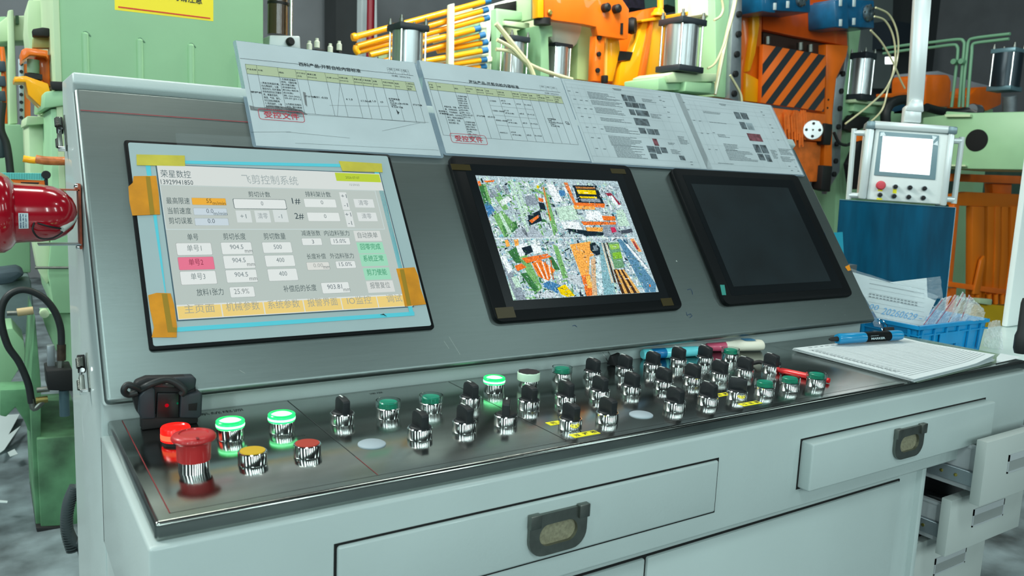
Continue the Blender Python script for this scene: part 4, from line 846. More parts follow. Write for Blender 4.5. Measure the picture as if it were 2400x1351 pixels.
# binder clips
def binder(label, Pc, yaw, s=1., small=False):
    th = thing('binder_clip', label, 'binder clip', Pc); ca, sa = math.cos(yaw), math.sin(yaw); ex = Vector((ca, sa, 0)); ey = Vector((-sa, ca, 0))
    def q(x, y, z): return Pc+ex*x*s+ey*y*s+UZ*z*s
    b = MB().poly([q(-.016, -.008, .001), q(-.016, .008, .001), q(-.016, .003, .018), q(-.016, -.002, .018)], ex*.032*s).bevel(.0008, 2); b.build('clip_body', blackm, th)
    wire = chrome
    for sg in (-1, 1):
        base = [q(-.008, sg*.008, .003), q(-.011, sg*.018, .006+(.012 if sg > 0 else 0)), q(-.005, sg*.030, .006+(.026 if sg > 0 else -.003)), q(.005, sg*.030, .006+(.026 if sg > 0 else -.003)), q(.011, sg*.018, .006+(.012 if sg > 0 else 0)), q(.008, sg*.008, .003)]
        MB().tube(base, .0009*s, 8).build('wire_handle', wire, th)
    return th
binder('black binder clip with wire handles behind the back-row switches', desk(1440, 854, ZD), .45, .95)
# red marker behind the right-hand buttons
r = .0050; rr_ = mat('marker_red', (206, 20, 24), .35, coat=.3); A = desk(1826, 868, ZD+r); B = desk(1944, 893, ZD+r)
lyingtube('marker_pen', 'thin red marker lying behind the rightmost green buttons', 'marker', A, B, [('barrel', rr_, r, [(.0030, 0), (r, .06), (r, .62)]), ('cap', blackm, r, [(r*.9, .62), (r*.95, .93)]), ('end_plug', rr_, r, [(r*.8, .93), (r*.8, 1.0)])])
A = desk(1762, 852, ZD+.004); B = desk(1800, 857, ZD+.004)
o = MB().tube([A+Vector((-.006, .004, .004)), A, (A+B)/2+UZ*.004, B, B+Vector((.03, 0, 0))], .0036, 10).build('cable_end', blackm); tag(o, 'short black cable end lying behind the rightmost switch', 'cable')
# paper stack
sheetm = mat('form_paper', (198, 208, 210), .8, noise=.03, nscale=20)
cr = [(1860, 817), (2143, 890), (2331, 843), (2106, 790)]
stack = thing('form_pad', 'thick pad of ruled white forms with black margin print, right end of the desk', 'papers', desk(2110, 835, ZD))
for k in range(6):
    z = ZD+.0006+k*.0011; P = [at(u, v, ZP(ZD+.006)) for u, v in cr]; j = rnd.uniform(-.0025, .0025); dx = Vector((j, rnd.uniform(-.003, .003), 0))
    P = [Vector((p.x, p.y, z))+dx for p in P]
    if k == 5: P = [p-dx for p in P]
    n = 8; b = MB(); top = []
    for i in range(n+1):
        a_, c_ = P[0].lerp(P[3], i/n), P[1].lerp(P[2], i/n)
        row = []
        for jj in range(n+1):
            p = a_.lerp(c_, jj/n); e_ = max(0, (i/n-.72))*max(0, jj/n-.3); p = p+UZ*(e_*.045*(k+2)/7); row.append(b.bm.verts.new(p))
        top.append(row)
    for i in range(n):
        for jj in range(n): b.bm.faces.new((top[i][jj], top[i+1][jj], top[i+1][jj+1], top[i][jj+1]))
    b.bm.normal_update(); g = bmesh.ops.solidify(b.bm, geom=b.bm.faces[:], thickness=.0005); b.build('sheet', sheetm, stack)
Pt = [at(u, v, ZP(ZD+.0066)) for u, v in cr]
def pq(s, t_):  # s along the lower-left edge, t towards the back right
    a_, c_ = Pt[0].lerp(Pt[3], t_), Pt[1].lerp(Pt[2], t_); p = a_.lerp(c_, s); return p+UZ*(max(0, t_-.72)*max(0, s-.3)*.045+.0006)
lb_, db = MB(), MB()
def ql(b, s0, t0, s1, t1, w_):
    n = 10
    for k in range(n):
        p, q = pq(s0+(s1-s0)*k/n, t0+(t1-t0)*k/n), pq(s0+(s1-s0)*(k+1)/n, t0+(t1-t0)*(k+1)/n); d = (q-p).normalized(); m_ = Vector((-d.y, d.x, 0))*w_/2
        b.poly([p-m_, q-m_, q+m_, p+m_])
for k in range(26): ql(lb_, .10+.033*k, .04, .10+.033*k, .97, .0008)
for k in (.25, .42, .6, .8): ql(lb_, .08, k, .95, k, .0004)
for k in range(22): ql(db, .10+.033*k+.005, .06, .10+.033*k+.026, .06+.01*(k % 2), .0022); ql(db, .12+.033*k, .085, .12+.033*k+.012, .10, .0016)
for k in range(10): ql(db, .03+.004*(k % 3), .1+.05*k, .035, .13+.05*k, .0018)
lb_.build('ruled_lines', mat('rule_grey', (112, 124, 128), .7), stack, smooth=False); db.build('margin_print', inkg, stack, smooth=False)
# clear folder / transparent sheet under the pad, seen at the right end
P = [at(u, v, ZP(ZD+.0008)) for u, v in [(2110, 787), (2160, 795), (2380, 838), (2330, 853), (2150, 898), (2080, 870)]]
b = MB().poly(P, UZ*.0003); o = b.build('plastic_folder', mat('folder_green', (104, 128, 106), .15, alpha=.55)); tag(o, 'thin clear greenish plastic folder lying under the pad of forms', 'folder')
P = [at(u, v, ZP(ZD+.0013)) for u, v in [(2345, 829), (2396, 838), (2335, 852), (2336, 838)]]
o = MB().poly(P, UZ*.0002).build('loose_form', sheetm); tag(o, 'corner of a cream form beside the pad at the desk end', 'paper')
# blue marker on the pad
r = .0105; zt_ = ZD+.0085+r
A = desk(1962, 795, zt_); B = desk(2110, 786, zt_); bl = mat('marker_blue_body', (16, 128, 176), .3, coat=.4)
th = lyingtube('marker_pen', 'fat blue and black marker lying on the pad of forms', 'marker', A, B, [('cap', bl, r, [(r*.86, 0), (r, .03), (r, .40), (r*.97, .41)]), ('barrel', black, r, [(r*.97, .40), (r*.97, .80)]), ('end_cap', bl, r, [(r, .80), (r, .96), (r*.9, 1.0)]), ('tip', blackm, r, [(.0016, -.12), (.0042, -.09), (.0052, 0)])])
ax = (B-A).normalized(); upv = (CAM-(A+B)/2).normalized(); upv = (upv-ax*upv.dot(ax)).normalized(); lv = upv.cross(ax)
if lv.z < 0: lv = -lv
T = TX(A+upv*(r*.985), ax, lv, upv, .0002); Lm = (B-A).length
T.text('MARKER', Lm*.46, -.0058, Lm*.22, .0042, .03); T.text('permanent', Lm*.46, .0006, Lm*.12, .0018)
T.build('lettering', mat('letter_pale', (170, 190, 196), .5), th)
binder('small silver-wired binder clip at the back edge of the pad', desk(2082, 783, ZD+.008), -.2, .8)

# black clip-on device on the left end of the desk
P = desk(398, 984, ZD)
dev = thing('clip_on_device', 'black plastic device wrapped in its cable, standing on the left end of the desk', 'device', (P.x, .275, ZD))
dY = .266
def dpt(u, v, y): return at(u, v, YP(y))
def dpr(nm, pts, y0, d, m, bev=.002, lb=None):
    Q = [dpt(u, v, y0) for u, v in pts]; b = MB().poly(Q, Vector((0, d, 0))); b.bevel(bev, 3, .5); return b.build(nm, m, dev, lb)
body = dpr('body', [(308, 922), (320, 896), (345, 886), (440, 884), (458, 900), (466, 950), (462, 972), (440, 980), (345, 983), (322, 970)], dY+.003, .016, blackm, .003)
MB().box(dpt(332, 980, dY).x, dpt(465, 980, dY).x, dY+.001, dY+.016, ZD, ZD+.018).bevel(.002, 2).build('foot', blackm, dev)
dpr('side_shell', [(326, 930), (345, 908), (364, 912), (365, 983), (332, 984), (325, 970)], dY-.004, .018, mat('shell_grey', (34, 42, 48), .5), .002)
dpr('dark_window', [(369, 922), (420, 922), (420, 981), (366, 981)], dY-.001, .012, mat('window_dark', (14, 16, 18), .35), .001, 'dark glossy window')
o = dpr('side_shell', [(424, 928), (470, 920), (475, 926), (473, 975), (465, 982), (421, 981)], dY-.004, .018, mat('shell_grey', (34, 42, 48), .5), .002)
dpr('square_port', [(442, 948), (463, 945), (461, 963), (442, 963)], dY-.0046, .002, mat('port_black', (5, 6, 6), .8), .0004)
dpr('top_block', [(405, 886), (455, 884), (461, 890), (458, 912), (430, 925), (408, 905)], dY+.002, .018, mat('shell_grey', (34, 42, 48), .5), .002)
dpr('label_plate', [(362, 893), (406, 892), (410, 910), (362, 908)], dY+.001, .006, mat('plate_dark', (30, 34, 36), .3), .0006)
T = TX(dpt(366, 904, dY+.0006), EX, UZ, Vector((0, -1, 0)), .0004); T.text('5M', .010, 0.0005, .011, .0055, .03); T.build('lettering', mat('letter_white', (190, 200, 200), .5), dev)
T = TX(dpt(366, 904, dY+.0006), EX, UZ, Vector((0, -1, 0)), .0004); T.text('W', .0, 0.0005, .008, .0055, .03); T.build('lettering', mat('letter_red', (170, 60, 50), .5), dev)
MB().tube([dpt(322, 921, dY+.01), dpt(345, 905, dY-.006), dpt(385, 891, dY-.004), dpt(410, 897, dY-.006), dpt(432, 915, dY-.008), dpt(425, 925, dY-.006)], .0040, 10).build('cable', rubber, dev)
MB().tube([dpt(330, 914, dY), dpt(312, 906, dY-.004), dpt(298, 903, dY-.004), dpt(290, 916, dY-.004), dpt(300, 926, dY), dpt(322, 921, dY)], .0036, 10).build('cable', rubber, dev)
MB().cyl(dpt(296, 919, dY-.003), dpt(284, 918, dY-.003), .0016, 10).build('plug_tip', blackm, dev)
MB().lathe(dpt(391, 951, dY-.0012), (0, -1, 0), [(.0022, 0), (.0010, .0004)], 14).build('indicator_light', emis('tiny_red', (200, 10, 30), .8), dev)
MB().lathe(dpt(416, 946, dY-.0012), (0, -1, 0), [(.0012, 0), (.0005, .0004)], 12).build('indicator_light', emis('tiny_green', (10, 120, 80), .6), dev)

# ------------------------------------------------------------------ red siren on the left side
siren_red = mat('siren_red', (158, 10, 30), .18, coat=.8, noise=.06, nscale=10)
Pm = at(167, 495, XP(-.012)); AX = Vector((-1, 0, 0))
sy, sz = Pm.y-.010, at(110, 500, YP(Pm.y-.010)).z
st = thing('siren', 'red dome-ended motor siren on a bracket, beside the left side of the console', 'siren', (-.03, sy, sz-.04))
A0 = Vector((-.006, sy, sz))
k = 1.0
prof = [(0, 0), (.010, .0015), (.020, .006), (.028, .014), (.0335, .026), (.0355, .040), (.0360, .056), (.0368, .066), (.0375, .070)]
MB().lathe(A0, AX, prof, 48, cap=False).build('dome', siren_red, st, 'glossy dark red dome')
MB().lathe(A0, AX, [(.0375, .068), (.0440, .073), (.0485, .080), (.0490, .086), (.0470, .088), (.0440, .088)], 48).build('flange', siren_red, st)
MB().lathe(A0, AX, [(.0425, .086), (.0430, .160), (.0400, .166)], 48).build('motor_housing', siren_red, st)
for i in range(14):
    a = 2*PI*i/14; rad = Vector((0, math.cos(a), math.sin(a))); tn = Vector((0, -math.sin(a), math.cos(a)))
    b = MB(); c_ = A0+AX*.098+rad*.0428
    b.poly([c_-tn*.0035, c_+tn*.0035, c_+tn*.0035+AX*.05, c_-tn*.0035+AX*.05], rad*.0012); b.build('vent_slot', blackm, st)
# name plate wrapped on the dome
cd_ = (CAM-A0); aa = math.atan2(cd_.z, cd_.y)  # facing direction
def onc(s, ang, dr): rad = Vector((0, math.cos(ang), math.sin(ang))); return A0+AX*s+rad*(.0364+.0012*((s-.05)/.02)+dr)
lc_ang = at(25, 515, YP(sy-.03)); base_ang = math.atan2(lc_ang.z-sz, -.030)
sl = .0600; W_, H_ = .0100, .019
b = MB(); V1 = []
for i in range(9):
    an = base_ang+(i/8-.5)*(H_/.0365); V1.append((b.bm.verts.new(onc(sl-W_/2, an, .0003)), b.bm.verts.new(onc(sl+W_/2, an, .0003))))
for p, q in zip(V1, V1[1:]): b.bm.faces.new((p[0], p[1], q[1], q[0]))
npl = b.build('name_plate', mat('plate_pale', (196, 212, 216), .4), st, 'pale sticker with blue and black print')
class TC(TX):
    def P(s, x, y): return onc(sl-W_/2+y, base_ang-(x-H_/2)/.0365, .0006)
for sgn in (1,):
    TT = TC(Z0, EX, EX, EX); TT.sg = -1
    TT.text('MINI SIREN', .0012, .0074-.0002, .0166, .0016, .03); TT.text('MODEL MS-190', .0012, .0045, .0166, .0015, .02); TT.text('VOLT 220V AC', .0012, .0018, .0166, .0015, .02); TT.build('lettering', mat('print_navy', (20, 60, 100), .5), npl)
# bracket, wires
rust = mat('bracket_rust', (150, 70, 44), .45, noise=.4, nscale=60)
zt2, zb2 = at(167, 439, XP(-.004)).z, at(167, 553, XP(-.004)).z
MB().box(-.0045, -.0015, sy-.011+.010, sy+.011+.010, zb2-.006, zt2+.008).build('bracket', rust, st, 'rusty red mounting strip')
MB().box(-.060, -.003, sy-.001, sy+.021, zt2-.0008, zt2+.0008).build('bracket_arm', rust, st); MB().box(-.050, -.003, sy-.004, sy+.021, zb2-.0008, zb2+.0008).build('bracket_arm', galv, st)
for z in (zt2+.004, zb2-.004): MB().lathe((-.0045, sy+.006, z), AX, [(.0036, 0), (.0036, .003), (.0015, .004)], 12).build('screw', chrome, st)
def sv(u, v, y): return at(u, v, YP(y))
yf_ = sy-.030
g0 = sv(91, 518, yf_-.001); MB().lathe(g0+Vector((0, .008, 0)), (0, -1, .25), [(.0062, 0), (.0062, .0075), (.0045, .0085), (.002, .0080)], 20).build('cable_grommet', blackm, st)
MB().tube([sv(88, 523, yf_-.006), sv(115, 531, yf_-.008), sv(145, 536, yf_+.004)], .0011, 8).build('wire', blackm, st)
MB().tube([sv(80, 522, yf_-.004), sv(77, 540, yf_-.007), sv(92, 558, yf_-.004), sv(120, 559, yf_-.002), sv(142, 548, yf_+.004), sv(149, 537, yf_+.004)], .0011, 8).build('wire', blackm, st)
MB().tube([sv(146, 538, yf_+.002), sv(165, 523, yf_+.012), sv(175, 508, yf_+.022), sv(172, 496, sy)], .0036, 12).build('cable_sleeve', mat('sleeve_grey', (178, 188, 180), .45), st)
# ------------------------------------------------------------------ things right of the console
x0 = at(2142, 1280, YP(.045)).x
Xp = XP(x0)
ped = thing('drawer_pedestal', 'pale grey metal drawer pedestal with two drawers pulled out, right end under the console', 'drawer cabinet', (x0+.2, .3, 0))
y3 = .045; y2 = at(2231, 1175, Xp).y; y1 = at(2313, 1054, Xp).y
xw = at(2305, 1300, YP(y3)).x-x0
zA = [(at(2313, 1054, Xp).z+.012, at(2297, 1191, Xp).z), (at(2231, 1175, Xp).z, at(2211, 1307, Xp).z), (at(2142, 1279, Xp).z, at(2142, 1279, Xp).z-.15)]
b = MB(); D_ = .27
for X in (x0+.001, x0+xw-.013): b.box(X, X+.012, y3+.02, y3+D_, .02, .600)
b.box(x0+.001, x0+xw-.001, y3+.02, y3+D_, .02, .04); b.box(x0+.001, x0+xw-.001, y3+D_-.012, y3+D_, .02, .60); b.box(x0, x0+xw, y3+.02, y3+D_, .600, .612)
b.build('carcass', cabpaint, ped)
b = MB().box(x0+.013, x0+xw-.013, y3+.24, y3+.25, .04, .60).build('inner_back', slot, ped)
inner = mat('drawer_inner', (168, 174, 176), .5)
for i, (yy, (zt_, zb_2)) in enumerate(zip((y1, y2, y3), zA)):
    lb = ('top pedestal drawer, pulled out farthest', 'middle pedestal drawer, pulled out halfway', 'bottom pedestal drawer, closed')[i]
    b = MB().box(x0, x0+xw, yy, yy+.018, zb_2+.001, zt_).bevel(.0015, 2); f = b.build('drawer', cabpaint, ped, lb)
    if i < 2:
        b = MB(); b.box(x0+.02, x0+.026, yy+.018, min(yy+.40, .30), zb_2+.02, zt_-.02); b.box(x0+xw-.026, x0+xw-.02, yy+.018, min(yy+.40, .30), zb_2+.02, zt_-.02); b.box(x0+.02, x0+xw-.02, yy+.018, min(yy+.40, .30), zb_2+.015, zb_2+.02); b.box(x0+.018, x0+.028, yy+.018, min(yy+.40, .30), zt_-.024, zt_-.019); b.build('drawer_box', inner, f)
        b = MB(); b.box(x0+.010, x0+.0195, yy+.020, min(yy+.40, .30), zb_2+.026, zb_2+.052).bevel(.001, 1); b.build('slide_rail', galv, f)
        for yk in (.05, .075, .13): MB().lathe((x0+.010, yy+yk, zb_2+.039), (-1, 0, 0), [(.003, 0), (.003, .001), (.001, .0015)], 10).build('rivet', mat('brass', (190, 170, 90), .3, 1), f)
    # recessed grip
    hx0, hx1 = x0+xw*.30, x0+xw*.72
    hz1 = zb_2+(zt_-zb_2)*.70; hz0 = hz1-.034
    b = MB(); b.box(hx0, hx1, yy-.0016, yy+.0005, hz0, hz0+.003); b.box(hx0, hx1, yy-.0016, yy+.0005, hz1-.012, hz1); b.box(hx0, hx0+.003, yy-.0016, yy+.0005, hz0, hz1); b.box(hx1-.003, hx1, yy-.0016, yy+.0005, hz0, hz1)
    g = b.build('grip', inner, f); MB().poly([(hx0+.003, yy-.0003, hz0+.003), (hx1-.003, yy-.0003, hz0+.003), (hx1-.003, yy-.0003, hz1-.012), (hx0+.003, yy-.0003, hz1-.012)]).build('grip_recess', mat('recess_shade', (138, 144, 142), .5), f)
b = MB().box(x0, x0+xw, y3, y3+.018, .06, zA[2][1]-.006).bevel(.0015, 2).build('drawer', cabpaint, ped, 'lowest pedestal drawer, closed and cut by the picture edge')

# side table with crate and bags
TZ = .718
ty_b = at(2335, 766, ZP(TZ)).y
tab = thing('side_table', 'pale green-topped work table behind the right end of the console', 'table', (2.1, .6, 0))
tq = [Vector((1.56, .10, TZ)), Vector((2.7, .10, TZ)), Vector((2.85, ty_b, TZ)), Vector((1.56, ty_b, TZ))]
MB().poly([p-UZ*.03 for p in tq], UZ*.03).build('table_top', mat('table_top', (186, 206, 202), .25, coat=.4, noise=.06, nscale=8), tab)
for x, y in ((2.62, .16), (2.70, ty_b-.05), (1.62, ty_b-.05), (1.62, .30)): MB().box(x-.02, x+.02, y-.02, y+.02, 0, TZ-.03).build('leg', galv, tab)
# crate
zr = .797
cblue = mat('crate_blue', (8, 138, 196), .4, coat=.15)
Kc = at(2153, 765, ZP(zr)); Kr = at(2313, 747, ZP(zr)); Kl = at(2050, 743, ZP(zr))
dr_ = (Kr-Kc); dr_.z = 0; wr = dr_.length; dr_.normalize(); dl = Vector((-dr_.y, dr_.x, 0)); wl = abs((Kl-Kc).dot(dl)); wl = max(wl, .16)
crate = thing('storage_crate', 'bright blue plastic crate filled with bagged papers on the side table', 'crate', (Kc+dr_*wr/2+dl*wl/2)-UZ*(zr-TZ))
def K(a, b_, z): return Kc+dr_*a+dl*b_+UZ*(z-zr)
tk_ = .003
def wall(a0, b0, a1_, b1_, nin):
    Pn = [K(a0, b0, TZ), K(a1_, b1_, TZ), K(a1_, b1_, zr), K(a0, b0, zr)]
    c2 = (dr_*wr/2+dl*wl/2+Kc); 
    for i in (0, 1): Pn[i] = Pn[i]+(Vector((c2.x, c2.y, Pn[i].z))-Pn[i])*.06
    return Pn, nin
b = MB(); F_ = [(0, 0, wr, 0, dl), (0, 0, 0, wl, dr_), (wr, 0, wr, wl, -dr_), (0, wl, wr, wl, -dl)]
for a in F_:
    Pn, nn = wall(*a[:4], a[4]); b.poly(Pn, nn*tk_)
b.poly([K(.01, .01, TZ+.001), K(wr-.01, .01, TZ+.001), K(wr-.01, wl-.01, TZ+.001), K(.01, wl-.01, TZ+.001)], UZ*.003); b.build('shell', cblue, crate)
b = MB()
for a0, b0, a1_, b1_, out in [(-.004, 0, wr+.004, 0, -dl), (0, -.004, 0, wl+.004, -dr_), (wr, -.004, wr, wl+.004, dr_), (-.004, wl, wr+.004, wl, dl)]:
    b.poly([K(a0, b0, zr-.008), K(a1_, b1_, zr-.008), K(a1_, b1_, zr), K(a0, b0, zr)], out*.005)
    b.poly([K(a0, b0, zr-.024), K(a1_, b1_, zr-.024), K(a1_, b1_, zr-.021), K(a0, b0, zr-.021)], out*.003)
b.build('rim', cblue, crate)
for i in range(6):
    a = wr*(.04+.17*i); Pn = [K(a, .002, TZ+.01), K(a+.006, .002, TZ+.01), K(a+.006, 0, zr-.01), K(a, 0, zr-.01)]; MB().poly(Pn, -dl*.004).build('rib', cblue, crate)
for i in range(3):
    a = wl*(.1+.35*i); Pn = [K(.002, a, TZ+.01), K(.002, a+.006, TZ+.01), K(0, a+.006, zr-.01), K(0, a, zr-.01)]; MB().poly(Pn, -dr_*.004).build('rib', cblue, crate)
for (a, c) in ((.30, .62),):
    b = MB(); q = lambda x, z: K(x, 0, z)-dl*.0012; b.poly([q(wr*a, TZ+.030), q(wr*c, TZ+.030), q(wr*c, TZ+.058), q(wr*a, TZ+.058)], -dl*.002); b.build('label_field', cblue, crate)
# leaning bagged papers: plane through the crate
def lean(u, v, off, tilt=.35):
    n = (-dl*math.cos(tilt)*.75-dr_*.35+UZ*math.sin(tilt)).normalized(); P0 = Kc+dr_*wr*.3+dl*off; return (P0, n)
bagm = mat('poly_bag', (214, 224, 228), .18, alpha=.42, bump=1., bscale=35); bagm2 = mat('poly_bag_clear', (216, 228, 232), .12, alpha=.20, bump=1., bscale=40)
def crumple(name, pts, pl, amp, m, seed, parent=None, label=None, n=16):
    r_ = random.Random(seed); P = [at(u, v, pl) for u, v in pts]; c0, c1, c2, c3 = P; nn = pl[1].normalized(); b = MB(); g = []
    ph = [r_.uniform(0, 6.3) for _ in range(6)]
    for i in range(n+1):
        row = []
        for j in range(n+1):
            s, t_ = i/n, j/n; p = (c0*(1-s)+c1*s)*(1-t_)+(c3*(1-s)+c2*s)*t_
            d = amp*(math.sin(s*9+ph[0]+3*t_)+.6*math.sin(t_*13+ph[1]+5*s)+.5*math.sin((s+t_)*21+ph[2]))*.5+amp*.3*r_.uniform(-1, 1)
            e_ = amp*.35; row.append(b.bm.verts.new(p+nn*d+UZ*r_.uniform(-e_, e_)))
        g.append(row)
    for i in range(n):
        for j in range(n): b.bm.faces.new((g[i][j], g[i+1][j], g[i+1][j+1], g[i][j+1]))
    o = b.build(name, m, parent, label, smooth=False); return o
pl1 = lean(0, 0, .055)
bag1 = thing('bagged_form', 'printed form in a clear bag with blue handwriting, leaning in the blue crate', 'papers', K(.06, .06, TZ+.01))
pp_pts = [(1990, 636), (2090, 664), (2193, 705), (2160, 775), (2060, 752)]
Pq = [at(u, v, pl1) for u, v in pp_pts]; MB().poly(Pq, -pl1[1]*.0008).build('paper', sheetm, bag1)
crumple('bag', [(1988, 628), (2200, 694), (2150, 790), (2050, 765)], (pl1[0]+pl1[1]*.004, pl1[1]), .0018, bagm2, 3, bag1)
nx_ = pl1[1].normalized(); o_ = at(2055, 722, (pl1[0]+nx_*.001, nx_)); e1 = (at(2150, 740, (pl1[0]+nx_*.001, nx_))-o_).normalized(); e2 = nx_.cross(e1)
if e2.z < 0: e2 = -e2
T = TX(o_, e1, e2, nx_, .0006); W2 = (at(2165, 740, (pl1[0], nx_))-o_).length
T.text('00', -.020, -.006, .022, .013, -.004, shear=.4); T.text('20260629', .010, -.013, W2*.72, .017, -.004, shear=.5); T.text('-1', W2*.88, -.010, .018, .012, -.004, shear=.4); T.build('handwriting', mat('pen_cyan', (0, 146, 206), .6), bag1, 'blue handwritten number')
T = TX(o_, e1, e2, nx_, .0005)
for k in range(9): T.line(-.02, -.022+.011*k, W2*1.0, -.022+.011*k, .0004)
for k in range(14):
    for j in range(2): T.line(-.02+W2*.075*k, .030-.006*j, -.02+W2*.075*k+W2*.05, .030-.006*j, .0026)
T.line(-.02, .056, W2*1.0, .056, .0006); T.build('printed_lines', inkg, bag1)
bag2 = thing('bagged_form', 'blank white form in a clear bag standing behind the handwritten one', 'papers', K(.08, .09, TZ+.01)); pl2 = lean(0, 0, .085)
MB().poly([at(u, v, pl2) for u, v in [(2085, 662), (2172, 652), (2174, 700), (2190, 720), (2120, 700)]], -pl2[1]*.0008).build('paper', sheetm, bag2)
crumple('bag', [(2085, 664), (2205, 648), (2210, 700), (2110, 700)], (pl2[0]+pl2[1]*.003, pl2[1]), .0015, bagm2, 8, bag2)
pl3 = lean(0, 0, .035, .2)
for i, (q, lb) in enumerate([([(2160, 760), (2205, 700), (2232, 694), (2190, 765)], 'clear zip bag with red seal, left of those in the blue crate'), ([(2185, 764), (2238, 690), (2262, 700), (2225, 762)], 'clear zip bag with red seal, second in the blue crate'),
                             ([(2215, 760), (2255, 684), (2285, 712), (2262, 756)], 'clear crumpled zip bag peaking above the blue crate'), ([(2245, 757), (2270, 690), (2308, 724), (2306, 750)], 'clear crumpled zip bag at the right corner of the blue crate')]):
    o = thing('zip_bag', lb, 'plastic bag', K(.12+.02*i, .03, TZ+.02), 'zip bags in the blue crate')
    plq = (pl3[0]+dl*(.008*i), pl3[1]); crumple('bag', q, plq, .004, bagm, 20+i, o)
    a, c = q[1], q[0]; k1 = [at(a[0]+(c[0]-a[0])*t_+4, a[1]+(c[1]-a[1])*t_+3, (plq[0]+plq[1]*.005, plq[1])) for t_ in (0, .3, .6, 1)]
    MB().tube(k1, .0007, 6).build('red_seal', mat('seal_red', (150, 40, 70), .4), o)
o = prism('loose_item', [(2240, 745), (2268, 736), (2276, 748), (2244, 757)], (K(.1, .02, zr), -dl), .004, cblue, crate)
# loose bag beside the crate
bl_ = at(2328, 818, ZP(TZ)); plb = (bl_, Vector((-.75, -.62, .25)).normalized())
o = crumple('zip_bag', [(2318, 755), (2345, 750), (2352, 832), (2304, 812)], plb, .006, bagm, 44); tag(o, 'crumpled clear bag slumped on the table right of the blue crate', 'plastic bag')
# blue coated sheet on the table
zb0 = TZ+.002; fb = at(2210, 700, ZP(TZ)); 
Pd = (at(2100, 700, YP(1.15))); nB = Vector((-.62, -.78, .14)).normalized(); plB = (Pd, nB)
bs = thing('coated_sheet', 'blue film-coated metal sheet standing upright behind the crate', 'metal sheet', (Pd.x, Pd.y, 0))
q = [(1968, 468), (2240, 487), (2213, 745), (1948, 730)]
prism('sheet', q, plB, .002, mat('sheet_blue', (0, 74, 104), .42, noise=.35, nscale=4, stretch=(6, 6, .4), spec=.12), bs)
bz_ = at(2090, 740, plB); MB().box(bz_.x-.08, bz_.x+.08, bz_.y-.03, bz_.y+.06, 0, bz_.z+.03).build('support_stand', galv, bs)
for (a, c) in (((1968, 468), (2240, 487)), ((2240, 487), (2213, 745))):
    A_, B_ = at(*a, (plB[0]+nB*.001, nB)), at(*c, (plB[0]+nB*.001, nB)); MB().cyl(A_, B_, .0012, 8).build('cut_edge', mat('edge_pale', (140, 190, 210), .3, .5), bs)
Pd2 = at(1960, 640, YP(1.2)); o = prism('cyan_board', [(1945, 546), (1975, 544), (1980, 640), (1950, 640)], (Pd2, nB), .004, mat('board_cyan', (20, 150, 180), .4)); cz_ = at(1985, 640, (Pd2, nB)); MB().box(cz_.x-.01, cz_.x+.06, cz_.y, cz_.y+.03, 0, cz_.z+.03).build('stand', galv, o); tag(o, 'strip of cyan board between the screen panel and the blue sheet', 'board')
# white cabinet edge and dark boot at the right picture edge
wc = at(2361, 768, ZP(TZ)); o = MB().box(wc.x, wc.x+.5, wc.y, wc.y+.018, TZ, 2.6).bevel(.006, 2).build('white_cabinet', white); tag(o, 'tall white cabinet standing at the far right picture edge', 'cabinet')
bp = at(2397, 832, ZP(ZD)); o = MB().lathe((bp.x+.010, bp.y+.01, ZD), UZ, [(.010, 0), (.013, .01), (.013, .035), (.010, .045), (.010, .10), (.008, .11)], 24).build('rubber_grip', rubber); tag(o, 'black rubber grip standing at the desk corner, cut by the right picture edge', 'grip')

# ------------------------------------------------------------------ pendant operator box
DP = 2.35
Pc = CAM+ray(2128, 380)*DP
fz = UZ.copy(); fwd = Vector((Pc.x-CAM.x, Pc.y-CAM.y, 0)).normalized()
ang = .12; fy = Vector((fwd.x*math.cos(ang)-fwd.y*math.sin(ang), fwd.x*math.sin(ang)+fwd.y*math.cos(ang), 0)); fx_ = Vector((fy.y, -fy.x, 0))
fxr = (fx_*math.cos(-.035)+fz*math.sin(-.035)); fzr = (fz*math.cos(-.035)-fx_*math.sin(-.035))
plP = (Pc, -fy)
pen = thing('pendant_box', 'white hanging operator box with a bright screen and a red stop button', 'control box', Pc-UZ*.12)
def pf(u, v, d=0.): return at(u, v, (Pc-fy*d, -fy))
def pprism(nm, pts, d0, d1, m, lb=None, bev=.002, par=None):
    P = [pf(u, v, 0) -fy*d0 for u, v in pts]; b = MB().poly(P, fy*(d0-d1)); 
    if bev: b.bevel(bev, 2)
    return b.build(nm, m, par or pen, lb)
silv = mat('profile_silver', (206, 214, 214), .3, .25)
shell = pprism('housing', [(2052, 300), (2226, 314), (2208, 480), (2030, 468)], 0, -.10, white, None, .006)
pprism('side_profile', [(2030, 300), (2050, 302), (2030, 468), (2012, 466)], .008, -.10, silv, None, .006); pprism('side_profile', [(2222, 312), (2238, 314), (2218, 484), (2202, 482)], .008, -.10, silv, None, .006)
pprism('top_profile', [(2046, 283), (2232, 296), (2230, 314), (2046, 302)], .008, -.10, silv, None, .006)
for q in ([(2032, 284), (2052, 284), (2050, 304), (2028, 302)], [(2222, 296), (2244, 298), (2242, 316), (2220, 314)]): pprism('corner_cap', q, .010, -.10, mat('cap_metal', (120, 140, 146), .35, .5), None, .004)
bz = pprism('screen_frame', [(2061, 308), (2201, 318), (2192, 422), (2048, 411)], .003, 0, mat('hmi_frame', (120, 146, 154), .35), None, .0015)
pprism('screen', [(2069, 319), (2187, 327), (2178, 411), (2061, 402)], .0036, .003, emis('white_screen', (246, 252, 252), 2.2), 'overexposed white screen', 0, bz)
